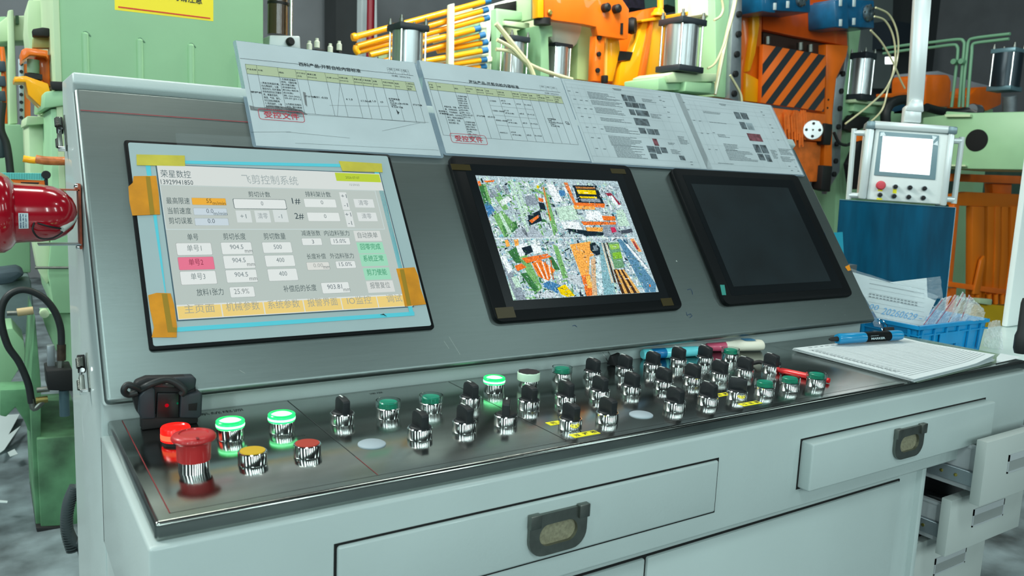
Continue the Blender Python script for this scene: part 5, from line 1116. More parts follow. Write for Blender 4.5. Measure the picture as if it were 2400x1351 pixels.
for q in ([(2064, 311), (2072, 310), (2076, 318), (2062, 320)], [(2184, 318), (2196, 321), (2186, 333)], [(2186, 339), (2197, 330), (2198, 342)]): pprism('film_corner', q, .0042, .0036, mat('film_white', (220, 232, 236), .3), None, 0, bz)
def pk_(nm, u, v, prof, m, lb=None, par=None): P = pf(u, v, .0); return MB().lathe(P, -fy, prof, 20).build(nm, m, par or pen, lb)
sb = pk_('stop_button', 2063, 435, [(.009, 0), (.009, .012), (.0135, .014), (.0135, .022), (.010, .027), (0, .028)], mat('pendant_red', (196, 60, 74), .4), 'red stop button')
for i, (u, v) in enumerate([(2098, 438), (2132, 440), (2166, 442), (2062, 457), (2095, 460), (2129, 462), (2163, 464)]):
    r0 = pk_('rotary_knob', u, v, [(.0075, 0), (.0075, .006), (.0066, .007), (0, .007)], galv); P = pf(u, v); MB().poly([P-fx_*.0055+fzr*.002-fy*.007, P+fx_*.0055+fzr*.002-fy*.007, P+fx_*.0055-fzr*.002-fy*.007, P-fx_*.0055-fzr*.002-fy*.007], -fy*.008).build('knob', blackm, r0)
    MB().lathe(P-fy*.007, -fy, [(.0058, 0), (.0058, .003), (0, .003)], 16).build('disc', blackm, r0)
for q in ([(2058, 443), (2069, 444), (2068, 449), (2057, 448)], [(2093, 443), (2102, 444), (2101, 454), (2092, 453)], [(2055, 464), (2068, 465), (2067, 469), (2054, 468)]): pprism('yellow_tag', q, .0006, 0, lab, None, 0)
pprism('neck', [(2124, 245), (2164, 247), (2162, 288), (2120, 285)], -.02, -.09, silv, None, .005)
pprism('pole', [(2150, -60), (2192, -60), (2168, 250), (2132, 248)], -.03, -.08, silv, 'square white hanging pole', .004)
pprism('pole_side', [(2140, 230), (2166, 232), (2168, 262), (2122, 258)], -.015, -.085, silv, None, .005)
for (a, c) in (((2004, 300), (1990, 468)), ((2260, 320), (2240, 478))):
    A_, B_ = pf(*a)+fy*.03, pf(*c)+fy*.03; h = MB().cyl(A_, B_, .0078, 14).build('handle_bar', silv, pen)
    for t_ in (.06, .94):
        P = A_.lerp(B_, t_); sgn = 1 if a[0] < 2100 else -1; MB().cyl(P, P+fx_*.035*sgn, .0085, 12).build('handle_arm', silv, h)

# ------------------------------------------------------------------ machines behind: left press
YL = 1.9
pr = thing('green_press', 'big pale green press frame with a yellow warning sign, behind the left of the console', 'machine', (.36, 2.1, 0))
P0, P1_ = at(136, 100, YP(YL)), at(622, 100, YP(YL)); XL0, XL1 = at(134, 160, YP(YL)).x, at(618, 100, YP(YL)).x
b = MB().box(XL0, XL1, YL, YL+.9, .9, 2.4).bevel(.006, 2); b.build('column', green, pr)
b = MB().box(XL0-.006, XL0+.010, YL-.006, YL+.9, .95, 2.4).bevel(.003, 2); b.build('edge_strip', greenl, pr)
for u, v0 in ((196, 80), (324, 95), (444, 107), (560, 120)):
    A_ = at(u+3, v0, YP(YL)); B_ = Vector((A_.x, A_.y, 1.0)); MB().tube([A_+Vector((.003, .012, .006)), A_, B_], .0092, 12, smooth=False).build('weld_rib', green, pr)
    MB().tube([A_+Vector((-.004, 0, .004)), A_+Vector((.004, -.001, .006)), A_+Vector((.014, 0, -.004))], .0022, 6).build('weld_bead', mat('weld_dark', (90, 130, 104), .5), pr)
sg = prism('warning_sign', [(268, -30), (500, -6), (500, 50), (269, 23)], YP(YL-.0005), .0012, mat('sign_yellow', (238, 216, 24), .4), pr, 'yellow warning sign with dark writing and red line')
sg_pl = YP(YL-.002); a = at(276, 17, sg_pl); c_ = at(494, 42, sg_pl)
d1 = Vector((1, 0, 0)); T = TX(Vector((0, YL-.0012, 0)), EX, UZ, Vector((0, -1, 0)), .0004)
l0, l1 = at(277, 16, sg_pl), at(493, 43, sg_pl); T.line(l0.x, l0.z, l1.x, l1.z, .0035); T.build('red_line', mat('sign_red', (206, 40, 40), .5), sg)
T = TX(Vector((0, YL-.0012, 0)), EX, UZ, Vector((0, -1, 0)), .0004); l0, l1 = at(330, -4, sg_pl), at(474, 9, sg_pl); T.text('设备操作时请注意', l0.x, l1.z-.002, l1.x-l0.x, .026, .015); T.build('lettering', ink, sg)
# lower structure of the press between column and floor
YQ = YL-.02
prism('ledge_block', [(104, 215), (150, 210), (160, 245), (148, 248), (102, 255)], YP(YQ), .5, green, pr, None, .006)
prism('lower_column', [(118, 255), (190, 255), (190, 735), (128, 735), (112, 640), (122, 540)], YP(YL), .6, green, pr, None, .004)
prism('side_web', [(66, 290), (116, 292), (118, 400), (120, 520), (86, 560), (70, 420)], YP(YL+.35), .4, greenl, pr, None, .004)
prism('flange_block', [(63, 272), (116, 274), (116, 290), (60, 294)], YP(YL+.3), .4, greenl, pr, None, .004)
prism('upper_plate', [(66, 0), (122, 0), (122, 200), (112, 205), (70, 120), (63, 60)], YP(YL+.5), .3, greenl, pr, None, .004)  # pale green here imitates strong light on the plate
prism('bracket_plate', [(70, 520), (112, 540), (128, 640), (110, 668), (92, 640)], YP(YL+.02), .2, greenl, pr, None, .004)
prism('foot_box', [(86, 1030), (200, 1020), (200, 1232), (96, 1238)], YP(YL-.02), .5, greend, pr, 'worn green foot box with scratched paint', .004)
prism('foot_side', [(82, 740), (96, 900), (96, 1236), (84, 1230), (70, 920)], YP(YL), .4, greend, pr, None, .003)
prism('gusset', [(96, 735), (186, 735), (186, 1000), (170, 880), (130, 820), (110, 775)], YP(YL+.06), .1, green, pr, None, .003)
prism('bolt_cap', [(96, 728), (112, 728), (112, 742), (96, 744)], YP(YL+.02), .03, greenl, pr, None, .003)
prism('base_pad', [(84, 1238), (200, 1232), (200, 1262), (92, 1268)], YP(YL-.03), .4, blackm, pr, None, .004)
prism('arch_bracket', [(0, 915), (72, 912), (84, 1020), (66, 1010), (56, 985), (36, 955), (14, 978), (0, 975)], YP(YL+.08), .1, greend, pr, None, .003)
prism('beam', [(-30, 900), (-30, 775), (30, 770), (56, 800), (60, 840), (20, 905)], YP(YL+.5), .2, green, pr, None, .003)
for q in (((118, 735), (142, 728)),): pass
MB().lathe(at(104, 735, YP(YL+.0)), (0, -1, 0), [(.012, -.02), (.012, .008), (.008, .010)], 18).build('bolt', greenl, pr)
o = prism('clamp_block', [(118, 190), (152, 192), (150, 212), (122, 210)], YP(YQ-.01), .04, blackm, pr, None, .003)
# orange bracket stack left of the column
ob = thing('orange_bracket', 'orange bracket arms carrying a small motor, left of the green press column', 'bracket', (.02, 2.3, .9))
YO = YL+.12
prism('upper_arm', [(50, 118), (60, 112), (112, 118), (113, 140), (108, 132), (70, 128), (52, 142)], YP(YO), .16, orange, ob, None, .003)
prism('back_plate', [(82, 130), (116, 128), (118, 205), (100, 190), (88, 170)], YP(YO+.06), .08, orange, ob, None, .003)
prism('lower_arm', [(33, 180), (60, 178), (113, 196), (118, 215), (104, 258), (66, 222), (60, 192), (34, 192)], YP(YO), .14, orangey, ob, None, .003)
MB().cyl(at(78, 172, YP(YO+.04)), at(78, 140, YP(YO+.04)), .016, 20).build('motor', mat('motor_grey', (112, 140, 112), .4), ob)
MB().box(at(60, 185, YP(YO)).x, at(100, 185, YP(YO)).x, YO+.01, YO+.07, at(78, 184, YP(YO)).z, at(78, 172, YP(YO)).z).build('motor_base', blackm, ob)
prism('switch_box', [(76, 68), (100, 64), (116, 66), (116, 85), (78, 84)], YP(YO+.02), .05, blackm, ob, None, .003)
prism('switch_mount', [(78, 86), (116, 84), (116, 112), (76, 112)], YP(YO+.06), .05, mat('olive_metal', (150, 160, 100), .5), ob, None, .003)
# rail beyond
o = thing('guide_rail', 'grey bolted vertical guide rail far left behind the siren', 'rail', (-.25, 2.9, .3))
prism('rail', [(42, 138), (56, 138), (58, 292), (46, 292)], YP(2.6), .03, galv, o, None, .002)
for k in range(8): MB().lathe(at(50, 150+18*k, YP(2.6)), (0, -1, 0), [(.006, 0), (.006, .004)], 8).build('bolt_head', blackm, o)
prism('backing', [(56, 150), (70, 150), (72, 290), (58, 292)], YP(2.62), .02, orange, o)
# far green frames at the left edge
fr_ = thing('machine_frame', 'tall pale green machine frame at the far left picture edge', 'machine', (-.6, 3.6, 0))
prism('post', [(18, 24), (32, 22), (42, 290), (22, 292)], YP(3.2), .2, greenl, fr_, None, .006); prism('post', [(-20, 40), (16, 38), (20, 300), (-20, 300)], YP(3.5), .2, green, fr_, None, .006)
prism('top_beam', [(-30, 60), (0, 52), (18, 38), (65, 36), (66, 95), (30, 96), (-30, 100)], YP(3.3), .2, greenl, fr_, None, .006)
prism('lower_body', [(-40, 292), (66, 292), (72, 640), (-40, 640)], YP(3.1), .4, green, fr_, None, .006)
prism('recess_plate', [(36, 36), (44, 36), (45, 56), (37, 56)], YP(3.28), .02, greend, fr_)
o = MB().tube([at(4, 110, YP(2.7)), at(8, 150, YP(2.7)), at(12, 290, YP(2.7))], .008, 10).build('orange_conduit', orange); tag(o, 'thin orange conduit running down the far left frame', 'conduit')
for v in (155, 190, 225):
    o = prism('valve_block', [(-6, v-12), (12, v-12), (15, v+12), (-4, v+12)], YP(2.66), .05, mat('valve_grey', (50, 68, 80), .5), None, None, .004); tag(o, {155: 'upper', 190: 'middle', 225: 'lower'}[v]+' dark grey block of three on the far left edge', 'valve', 'valve blocks on the far left')
o = MB().tube([at(6, 240, YP(2.6)), at(2, 300, YP(2.6)), at(16, 340, YP(2.6)), at(24, 400, YP(2.6)), at(30, 470, YP(2.6))], .012, 10).build('black_cable', rubber); tag(o, 'thick black cable hanging at the far left edge', 'cable')
o = prism('dark_junction_box', [(-10, 310), (12, 312), (16, 370), (-8, 372)], YP(2.62), .06, mat('box_dark', (44, 62, 66), .5), None, None, .01); tag(o, 'dark rounded junction box at the far left edge', 'box')
# copper pipe stub
o = thing('pipe_stub', 'short orange pipe wrapped in brown tape, above the siren', 'pipe', at(110, 376, YP(1.75))); MB().tube([at(54, 372, YP(1.75)), at(78, 376, YP(1.75)), at(100, 375, YP(1.75))], .009, 12).build('pipe', orangey, o)
MB().tube([at(84, 373, YP(1.75)), at(110, 377, YP(1.75)), at(160, 378, YP(1.78)), at(175, 378, YP(1.93))], .0115, 12).build('wrapped_section', mat('copper_wrap', (190, 110, 60), .3, noise=.4, nscale=60), o)
# teal ribbed tray with orange plate
o = thing('ribbed_tray', 'teal ribbed cable chain above an orange and black striped plate, left edge', 'cable chain', at(60, 440, YP(1.5)))
yT = 1.5; n = 34
bmm = MB()
for k in range(n):
    u = -20+k*3.9; bmm.poly([at(u, 405+.06*k, YP(yT)), at(u+3.1, 405+.06*k, YP(yT)), at(u+3.1, 419+.1*k, YP(yT)), at(u, 419+.1*k, YP(yT))], Vector((0, .03, 0)))
stuff(bmm.build('chain_links', mat('chain_teal', (96, 190, 184), .4), o, smooth=False))
prism('plate', [(-20, 418), (106, 424), (107, 470), (-20, 470)], YP(yT+.005), .02, orange, o); prism('black_stripe', [(48, 427), (92, 428), (78, 455), (60, 448)], YP(yT+.003), .001, blackm, o); prism('end_frame', [(104, 412), (112, 412), (114, 460), (107, 460)], YP(yT-.002), .03, blackm, o, None, .002)
MB().lathe(at(108, 410, YP(yT)), (0, -1, 0), [(.008, -.01), (.010, .0), (.009, .008)], 14).build('end_knob', blackm, o)
# hydraulic hose loop and fittings
YH = 1.62
hz_ = thing('hydraulic_hose', 'thick black hydraulic hose looping beside the console, lower left', 'hose', at(90, 900, YP(YH)))
MB().tube([at(u, v, YP(YH)) for u, v in [(144, 812), (142, 770), (128, 730), (100, 697), (60, 680), (26, 688), (6, 715), (3, 755), (18, 810), (45, 850), (66, 900), (74, 945)]], .0085, 16).build('hose', rubber, hz_)
MB().tube([at(144, 808, YP(YH)), at(144, 845, YP(YH))], .0105, 14, False).build('crimp_sleeve', mat('crimp_brown', (70, 60, 50), .4, .5, noise=.4, nscale=60), hz_); MB().tube([at(142, 845, YP(YH)), at(141, 862, YP(YH))], .0085, 6, False).build('hose_nut', dsteel, hz_)
MB().tube([at(74, 935, YP(YH)), at(80, 958, YP(YH)), at(100, 940, YP(YH))], .008, 12).build('elbow_fitting', dsteel, hz_)
vb = thing('valve_block', 'oily black valve block with fittings under the hose loop', 'valve', at(140, 900, YP(YH))); prism('block', [(108, 870), (170, 866), (174, 918), (112, 916)], YP(YH-.03), .10, blackm, vb, None, .004)
prism('bracket', [(110, 812), (128, 810), (130, 870), (112, 872)], YP(YH+.02), .02, galv, vb, None, .002)
MB().cyl(at(86, 915, YP(YH)), at(116, 912, YP(YH)), .007, 12).build('pipe_fitting', dsteel, vb); MB().cyl(at(84, 940, YP(YH)), at(112, 936, YP(YH)), .009, 12).build('pipe_fitting', mat('brassy', (130, 120, 70), .4, .8), vb)
MB().cyl(at(150, 915, YP(YH)), at(152, 975, YP(YH)), .012, 14).build('stand_pipe', mat('pipe_blue_grey', (60, 84, 92), .4), vb)
MB().cyl(at(16, 735, YP(YL-.05)), at(70, 733, YP(YL-.05)), .007, 12).build('side_pipe', dsteel, vb)
MB().cyl(at(40, 733, YP(YL-.05)), at(78, 728, YP(YL-.05)), .011, 10).build('pipe_nut', mat('nut_tan', (180, 160, 120), .5), vb)
o = MB().cyl(at(82, 628, YP(YL-.03)), at(160, 628, YP(YL-.03)), .004, 10).build('tension_rod', dsteel); tag(o, 'thin steel rod crossing in front of the green press below the siren', 'rod')
# conduit by the foot
o = MB(); pts = []
o.tube([at(176, 1140, YP(1.25)), at(160, 1180, YP(1.25)), at(156, 1230, YP(1.25)), at(172, 1270, YP(1.25)), at(195, 1290, YP(1.25)), Vector((at(200, 1300, YP(1.25)).x+.02, 1.25, .015))], .012, 14)
for k in range(26):
    t_ = k/25; u = 176-20*math.sin(t_*PI*.9); v = 1140+150*t_; c_ = at(u, v, YP(1.25)); c2 = at(u+.3, v+2, YP(1.25)); o.cyl(c_, c_+(c2-c_).normalized()*.002, .0135, 12)
o = o.build('corrugated_conduit', mat('conduit_grey', (60, 70, 72), .5)); tag(o, 'grey corrugated conduit bulging out beside the console foot', 'conduit')
# scrap sheets on the floor at left
for i, (q, lb) in enumerate([([(0, 975), (46, 972), (4, 1050), (-20, 1060)], 'bright bent offcut sheet lying on the floor, uppermost at left'), ([(0, 1035), (48, 1000), (10, 1056), (-10, 1070)], 'narrow bright offcut strip below the upper one at left'), ([(18, 1062), (34, 1054), (42, 1066), (24, 1072)], 'small crumpled white scrap on the floor at left'), ([(-5, 1174), (18, 1176), (17, 1180), (-5, 1179)], 'thin white sliver on the dusty floor at left')]):
    P = [at(u, v, ZP(.02+.01*i)) for u, v in q]; o = MB().poly(P, UZ*.002).build('metal_offcut', mat('offcut', (206, 220, 220), .35, .3)); tag(o, lb, 'scrap')
o = prism('folded_cloth', [(-10, 640), (40, 634), (62, 642), (30, 665), (-10, 672)], YP(2.8), .2, mat('cloth_dark', (56, 72, 80), .8, noise=.4, nscale=12), None, None, .02); tag(o, 'dark folded tarpaulin heap behind the hose loop', 'cloth')
o = prism('steel_bench', [(-30, 664), (72, 655), (84, 780), (-30, 800)], YP(2.9), .5, mat('bench_grey', (116, 134, 134), .5, noise=.4, nscale=5), None, None, .01); tag(o, 'grey steel bench seen through the hose loop', 'bench')
# ------------------------------------------------------------------ centre machines
def up_(y): return -340 if y == -60 else y      # columns run on upwards past the picture edge
def A5(x, y): return (600+x/3.973, up_(y)/3.973)
def A6(x, y): return (1150+x/3.973, up_(y)/3.973)
def A7(x, y): return (1700+x/3.377, up_(y)/3.377)
def Q(f, pts): return [f(*p) for p in pts]
# back wall panels and pillar
o = prism('wall_panel', Q(A5, [(330, -60), (750, -60), (750, 600), (330, 600)]), YP(7.0), .1, wallm); o['kind'] = 'structure'; o.name = 'trim_1'
o = prism('trim_2', Q(A5, [(745, -60), (990, -60), (985, 600), (745, 600)]), YP(6.6), .3, walld); o['kind'] = 'structure'
o = prism('trim_3', Q(A5, [(985, -60), (1120, -60), (1130, 600), (975, 600)]), YP(6.5), .3, mat('pillar_pale', (190, 204, 206), .5)); o['kind'] = 'structure'
o = MB().cyl(at(*A5(1072, -80), YP(6.3)), at(*A5(1060, 560), YP(6.3)), .035, 12).build('riser_pipe', mat('pipe_red', (130, 20, 36), .4)); tag(o, 'dark red vertical pipe on the pale pillar far behind', 'pipe')
o = prism('trim_4', Q(A7, [(1080, -80), (1330, -80), (1310, 700), (1060, 700)]), YP(6.8), .2, mat('pillar_grey', (112, 124, 124), .7)); o['kind'] = 'structure'
o = prism('trim_5', Q(A7, [(1330, -80), (2400, -80), (2400, 700), (1310, 700)]), YP(6.9), .2, mat('wall_dusk', (62, 68, 70), .8)); o['kind'] = 'structure'
o = prism('shutter_box', Q(A7, [(1320, 160), (1500, 190), (1500, 380), (1310, 380)]), YP(6.5), .3, mat('shutter_blue', (36, 48, 58), .6)); tag(o, 'dark blue-grey box on the far wall left of the hanging pole', 'box')
o = prism('wall_lamp', Q(A7, [(1290, 450), (1340, 450), (1338, 505), (1290, 505)]), YP(6.2), .05, emis('lamp_white', (240, 250, 250), 3)); tag(o, 'small bright square lamp far behind, left of the hanging pole', 'lamp')
# oiler cup and control box left of centre
oi = thing('oil_reservoir', 'brown oil cup with silver rod, right of the green press', 'reservoir', at(650, 120, YP(2.2)))
MB().cyl(at(652, -110, YP(2.2)), at(650, 82, YP(2.2)), .034, 28).build('cup', mat('oil_brown', (66, 48, 30), .15, coat=.6), oi); MB().cyl(at(652, 6, YP(2.2)), at(652, 12, YP(2.2)), .0365, 28).build('cup_band', blackm, oi)
MB().cyl(at(683, -110, YP(2.16)), at(682, 84, YP(2.16)), .005, 12).build('rod', chrome, oi)
cb_ = thing('control_box', 'small grey box with black round knob, above the leftmost laminated sheet', 'control box', at(665, 130, YP(2.1)))
prism('box', [(632, 82), (704, 84), (706, 130), (628, 130)], YP(2.1), .12, mat('box_grey', (186, 196, 198), .4, .3), cb_, None, .006); MB().box(at(640, 130, YP(2.1)).x, at(700, 130, YP(2.1)).x, 2.11, 2.22, 0, at(665, 128, YP(2.1)).z).build('stand', green, cb_); MB().lathe(at(679, 98, YP(2.1)), (0, -1, 0), [(.014, -.002), (.014, .012), (.010, .018), (0, .018)], 24).build('knob', blackm, cb_)
mf = thing('manifold', 'black manifold plate with four pale fittings, behind the leftmost sheet', 'manifold', at(760, 135, YP(2.3))); prism('plate', [(712, 114), (800, 117), (806, 140), (710, 140)], YP(2.3), .12, blackm, mf, None, .003)
MB().box(at(720, 140, YP(2.3)).x, at(800, 140, YP(2.3)).x, 2.32, 2.42, 0, at(760, 142, YP(2.3)).z).build('stand', green, mf)
for u, v in ((725, 104), (743, 98), (774, 110), (795, 104)): MB().lathe(at(u, v+14, YP(2.29)), UZ, [(.010, 0), (.010, .022), (.006, .026), (.006, .034)], 14).build('fitting', mat('fitting_pale', (200, 206, 190), .4), mf)

# air cylinders (square caps, round barrel, tie rods)
def aircyl(label, f, capT, capB, barrel, Y, group=True, body=None, rods=True, tops=True, capm=None, foot=False):
    (xa, xb, ya, yb2) = capT; (xc, xd) = barrel; yB = capB[0]
    c_ = at(*f((xa+xb)/2, (ya+yb2)/2), YP(Y)); px = mpp(c_)/f.s
    W = (xb-xa)*px/1.36; r = (xd-xc)*px/2; zt_ = c_.z+(yb2-ya)*px/2*.72; zb_2 = at(*f((xa+xb)/2, yB), YP(Y)).z; h = (yb2-ya)*px*.72
    ct = Vector((c_.x, c_.y+W/2, 0)); th = thing('air_cylinder', label, 'air cylinder', (ct.x, ct.y, zb_2-h), 'air cylinders on the machine line' if group else None)
    cm = capm or mat('cylinder_cap', (34, 42, 48), .4)
    for z0, z1, nm in ((zt_-h, zt_, 'end_cap'), (zb_2-h, zb_2, 'end_cap')): MB().box(ct.x-W/2, ct.x+W/2, ct.y-W/2, ct.y+W/2, z0, z1).bevel(.004, 2).build(nm, cm, th)
    MB().cyl((ct.x, ct.y, zb_2-.002), (ct.x, ct.y, zt_-h+.002), r, 32).build('barrel', body or mat('barrel_alu', (168, 176, 178), .28, .85), th)
    for sx in (-1, 1):
        for sy_ in (-1, 1):
            X, Y_ = ct.x+sx*W*.41, ct.y+sy_*W*.41
            if rods: MB().cyl((X, Y_, zb_2-.002), (X, Y_, zt_-h+.002), W*.035, 10).build('tie_rod', chrome, th)
            if tops: MB().lathe((X, Y_, zt_), UZ, [(W*.07, 0), (W*.07, W*.10), (W*.04, W*.11), (W*.04, W*.2)], 10).build('tie_nut', dsteel, th)
    if foot: MB().box(ct.x-W*.4, ct.x+W*.4, ct.y-W*.3, ct.y+W*.4, 0, zb_2-h).build('stand', green, th)
    return th
A5.s = 3.973; A6.s = 3.973; A7.s = 3.377
aircyl('large air cylinder with black cap, above the join of the two left sheets', A5, (1275, 1690, 205, 290), (640,), (1330, 1620), 2.0, foot=True)
aircyl('small air cylinder between hanging tubes and the green post', A6, (135, 430, 325, 395), (760,), (190, 380), 2.6, foot=True)
aircyl('air cylinder below the whitish disc, left of the orange frame', A6, (545, 830, 395, 445), (800,), (560, 780), 2.7, tops=False)
aircyl('big air cylinder between two black caps on a green bracket, right of the orange frame', A6, (1685, 2125, 155, 235), (615,), (1735, 2050), 2.2)
aircyl('grey air cylinder right of the striped guard', A7, (1055, 1260, 405, 475), (750,), (1065, 1230), 2.7)
dcy = aircyl('dark air cylinder with pale blue end blocks at the right picture edge', A7, (2215, 2470, 375, 425), (690,), (2235, 2450), 2.6, body=mat('barrel_dark', (40, 54, 62), .3, .4), capm=mat('cap_pale_blue', (110, 146, 156), .35, .4))
# green stand of the big cylinder
gs = thing('cylinder_stand', 'stepped green bracket under the big air cylinder', 'bracket', at(1600, 230, YP(2.2)))
prism('top_step', Q(A6, [(1640, 700), (1700, 672), (2110, 685), (2100, 760), (1660, 770)]), YP(2.24), .25, greenl, gs, None, .005); prism('body', Q(A6, [(1560, 730), (1650, 712), (1820, 720), (2090, 765), (2085, 880), (1800, 860), (1800, 840), (1560, 840)]), YP(2.26), .25, green, gs, None, .005)
prism('under_step', Q(A6, [(1820, 760), (2060, 775), (2050, 870), (1810, 850)]), YP(2.22), .1, green, gs, None, .004)
MB().box(at(1565, 240, YP(2.3)).x, at(1680, 240, YP(2.3)).x, 2.30, 2.5, 0, at(1600, 228, YP(2.3)).z).build('post', green, gs)
# orange air pipes in a rack
rk = thing('pipe_rack', 'rack of slanting orange air pipes with blue end fittings on a pale green post', 'pipes', at(1080, 160, YP(2.7)), None)
yR = 2.75
bluef = mat('fitting_blue', (40, 110, 160), .4)
lines = [((925, 345), (2130, 15)), ((940, 440), (2110, 100)), ((955, 505), (2120, 175)), ((1060, 540), (2035, 270)), ((1230, 545), (2080, 330)), ((1620, 450), (2100, 405)), ((1690, 470), (2110, 470)), ((1640, 560), (2100, 555)), ((1660, 620), (2100, 625))]
lines = [((925, 345), (2130, 15)), ((940, 430), (2110, 100)), ((960, 480), (2120, 175)), ((1060, 515), (2035, 275)), ((1160, 580), (2080, 335)), ((1690, 475), (2105, 400)), ((1500, 585), (2105, 475)), ((1560, 640), (2095, 560)), ((1700, 680), (2090, 625))]
for i, (a, c) in enumerate(lines):
    A_, B_ = at(*A5(*a), YP(yR+.02*(i % 3))), at(*A5(*c), YP(yR+.02*(i % 3))); d = (B_-A_).normalized()
    p = MB().cyl(A_, B_, .0135, 14).build('pipe', orangey, rk); MB().cyl(B_-d*.005, B_+d*.03, .015, 12).build('end_fitting', bluef, p)
MB().tube([at(*A5(935, 430), YP(yR-.01)), at(*A5(930, 465), YP(yR-.01)), at(*A5(955, 500), YP(yR-.01))], .0135, 12).build('pipe_bend', orangey, rk)
MB().lathe(at(*A5(925, 345), YP(yR)), (-1, 0, -.25), [(.0135, -.01), (.019, 0), (.016, .016), (0, .018)], 16).build('pipe_end', orangey, rk)
for i, (a, c) in enumerate([((1600, 640), (2150, 500)), ((1650, 390), (2140, 250)), ((1640, 300), (2100, 130)), ((1400, 600), (2200, 545)), ((1700, 660), (2200, 560)), ((1230, 420), (1700, 330))]):
    MB().cyl(at(*A5(*a), YP(yR+.10)), at(*A5(*c), YP(yR+.10)), .010, 10).build('back_pipe', mat('pipe_cream', (232, 236, 206), .4), rk)
prism('rack_post', Q(A5, [(1808, 40), (1850, 30), (1845, 680), (1790, 680)]), YP(yR-.04), .03, mat('post_cream', (226, 236, 214), .4), rk, None, .003)
prism('rack_block', Q(A5, [(1215, 360), (1330, 345), (1330, 640), (1220, 640)]), YP(yR+.14), .1, greenl, rk, None, .004); prism('rack_block', Q(A5, [(1850, 100), (2000, 60), (2090, 160), (2060, 640), (1860, 640)]), YP(yR+.16), .05, green, rk, None, .004)
# pale housing / green body behind pipes
gb = thing('green_machine_body', 'pale green slotted machine body behind the middle sheets', 'machine', at(1230, 200, YP(2.9)))
prism('white_cover', Q(A6, [(-50, 60), (180, -10), (380, -40), (380, 130), (50, 70), (60, 640), (0, 690), (-30, 400)]), YP(2.85), .3, mat('cover_pale', (232, 240, 226), .4), gb, None, .01)
prism('frame_left', Q(A6, [(50, 75), (350, 115), (360, 190), (125, 180), (125, 270), (160, 300), (100, 660), (55, 660)]), YP(2.80), .3, green, gb, None, .006)
prism('frame_back', Q(A6, [(120, 180), (500, 160), (560, 700), (100, 700)]), YP(3.1), .3, greenl, gb, None, .006)
prism('slot_bar', Q(A6, [(130, 190), (365, 215), (360, 270), (130, 235)]), YP(2.78), .05, greenl, gb, None, .004)
prism('post', Q(A6, [(375, -50), (445, -50), (440, 180), (375, 180)]), YP(2.72), .2, greenl, gb, None, .006); prism('post', Q(A6, [(445, 235), (580, 235), (580, 345), (540, 345), (550, 720), (465, 720), (470, 345)]), YP(2.66), .2, green, gb, None, .006)
MB().cyl(at(*A6(480, 172), YP(2.62)), at(*A6(480, 232), YP(2.62)), .042, 28).build('black_cap', blackm, gb)
prism('white_column', Q(A6, [(580, 400), (640, 380), (630, 720), (560, 720)]), YP(2.9), .1, mat('cover_pale', (232, 240, 226), .4), gb, None, .004)
prism('olive_plate', Q(A6, [(820, 240), (975, 240), (975, 760), (805, 740)]), YP(2.74), .2, mat('green_olive', (172, 196, 136), .45), gb, None, .005)
o = MB().lathe(at(*A6(690, 240), YP(2.75)), (0, -1, 0), [(.115, -.05), (.115, .0), (.10, .01), (0, .012)], 40).build('disc_cover', mat('disc_pale', (214, 222, 204), .5)); tag(o, 'whitish translucent disc below the orange crossbeam', 'disc')
MB().box(at(745, 200, YP(2.95)).x, at(1330, 200, YP(2.95)).x, 2.86, 3.3, 0, 1.36).bevel(.01, 2).build('machine_bed', green, gb)
# orange frame assembly
of = thing('press_frame', 'bright orange welded frame with crossbeam, ribs and bolts in the middle background', 'machine frame', at(1480, 300, YP(2.8)))
prism('crossbeam', Q(A6, [(490, -60), (1000, -60), (1290, 85), (1280, 365), (1240, 365), (1000, 330), (985, 250), (860, 225), (600, 190), (500, 165)]), YP(2.60), .05, orange, of, 'dark orange crossbeam plate', .004)
prism('beam_flange', Q(A6, [(440, -60), (495, -60), (495, 165), (440, 165)]), YP(2.58), .05, orangey, of, None, .004)
prism('bolted_plate', Q(A6, [(980, 330), (1060, 340), (1050, 760), (960, 755)]), YP(2.62), .05, orange, of, None, .003)
prism('web', Q(A6, [(1055, 200), (1180, 200), (1210, 470), (1140, 760), (1070, 760)]), YP(2.66), .05, orangey, of, None, .006)
prism('web', Q(A6, [(1040, 190), (1240, 215), (1245, 325), (1060, 310)]), YP(2.64), .02, mat('orange_shade', (220, 110, 16), .35), of)
prism('back_body', Q(A6, [(1140, 330), (1420, 90), (1560, 60), (1560, 840), (1170, 800), (1200, 600)]), YP(2.85), .3, orange, of, None, .01)
prism('cone_plate', Q(A6, [(1420, 190), (1640, 165), (1570, 830), (1190, 800), (1215, 570), (1300, 560)]), YP(2.66), .06, orangey, of, 'bright yellow-orange gusset plate', .008)
prism('rib_plate', Q(A6, [(1490, 190), (1520, 188), (1430, 820), (1370, 815)]), YP(2.64), .03, orange, of, None, .004)
prism('top_flange', Q(A6, [(1400, 185), (1980, 80), (1990, 110), (1640, 175), (1410, 205)]), YP(2.62), .08, orangey, of, None, .004)
prism('side_plate', Q(A6, [(1640, 170), (1740, 160), (1740, 640), (1650, 700), (1560, 830), (1560, 700)]), YP(2.70), .1, orange, of, None, .006)
MB().cyl(at(*A6(1580, -60), YP(2.62)), at(*A6(1580, 80), YP(2.62)), .017, 14).build('screw_rod', orangey, of); MB().lathe(at(*A6(1560, 150), YP(2.62)), UZ, [(.040, 0), (.040, .014), (.030, .022), (.026, .034), (.018, .04)], 20).build('rod_seat', orangey, of)
for x, y in ((1005, 352), (1000, 505), (990, 656)): MB().lathe(at(*A6(x, y), YP(2.62)), (0, -1, 0), [(.012, -.01), (.012, .012), (.006, .013)], 12).build('bolt', blackm, of)
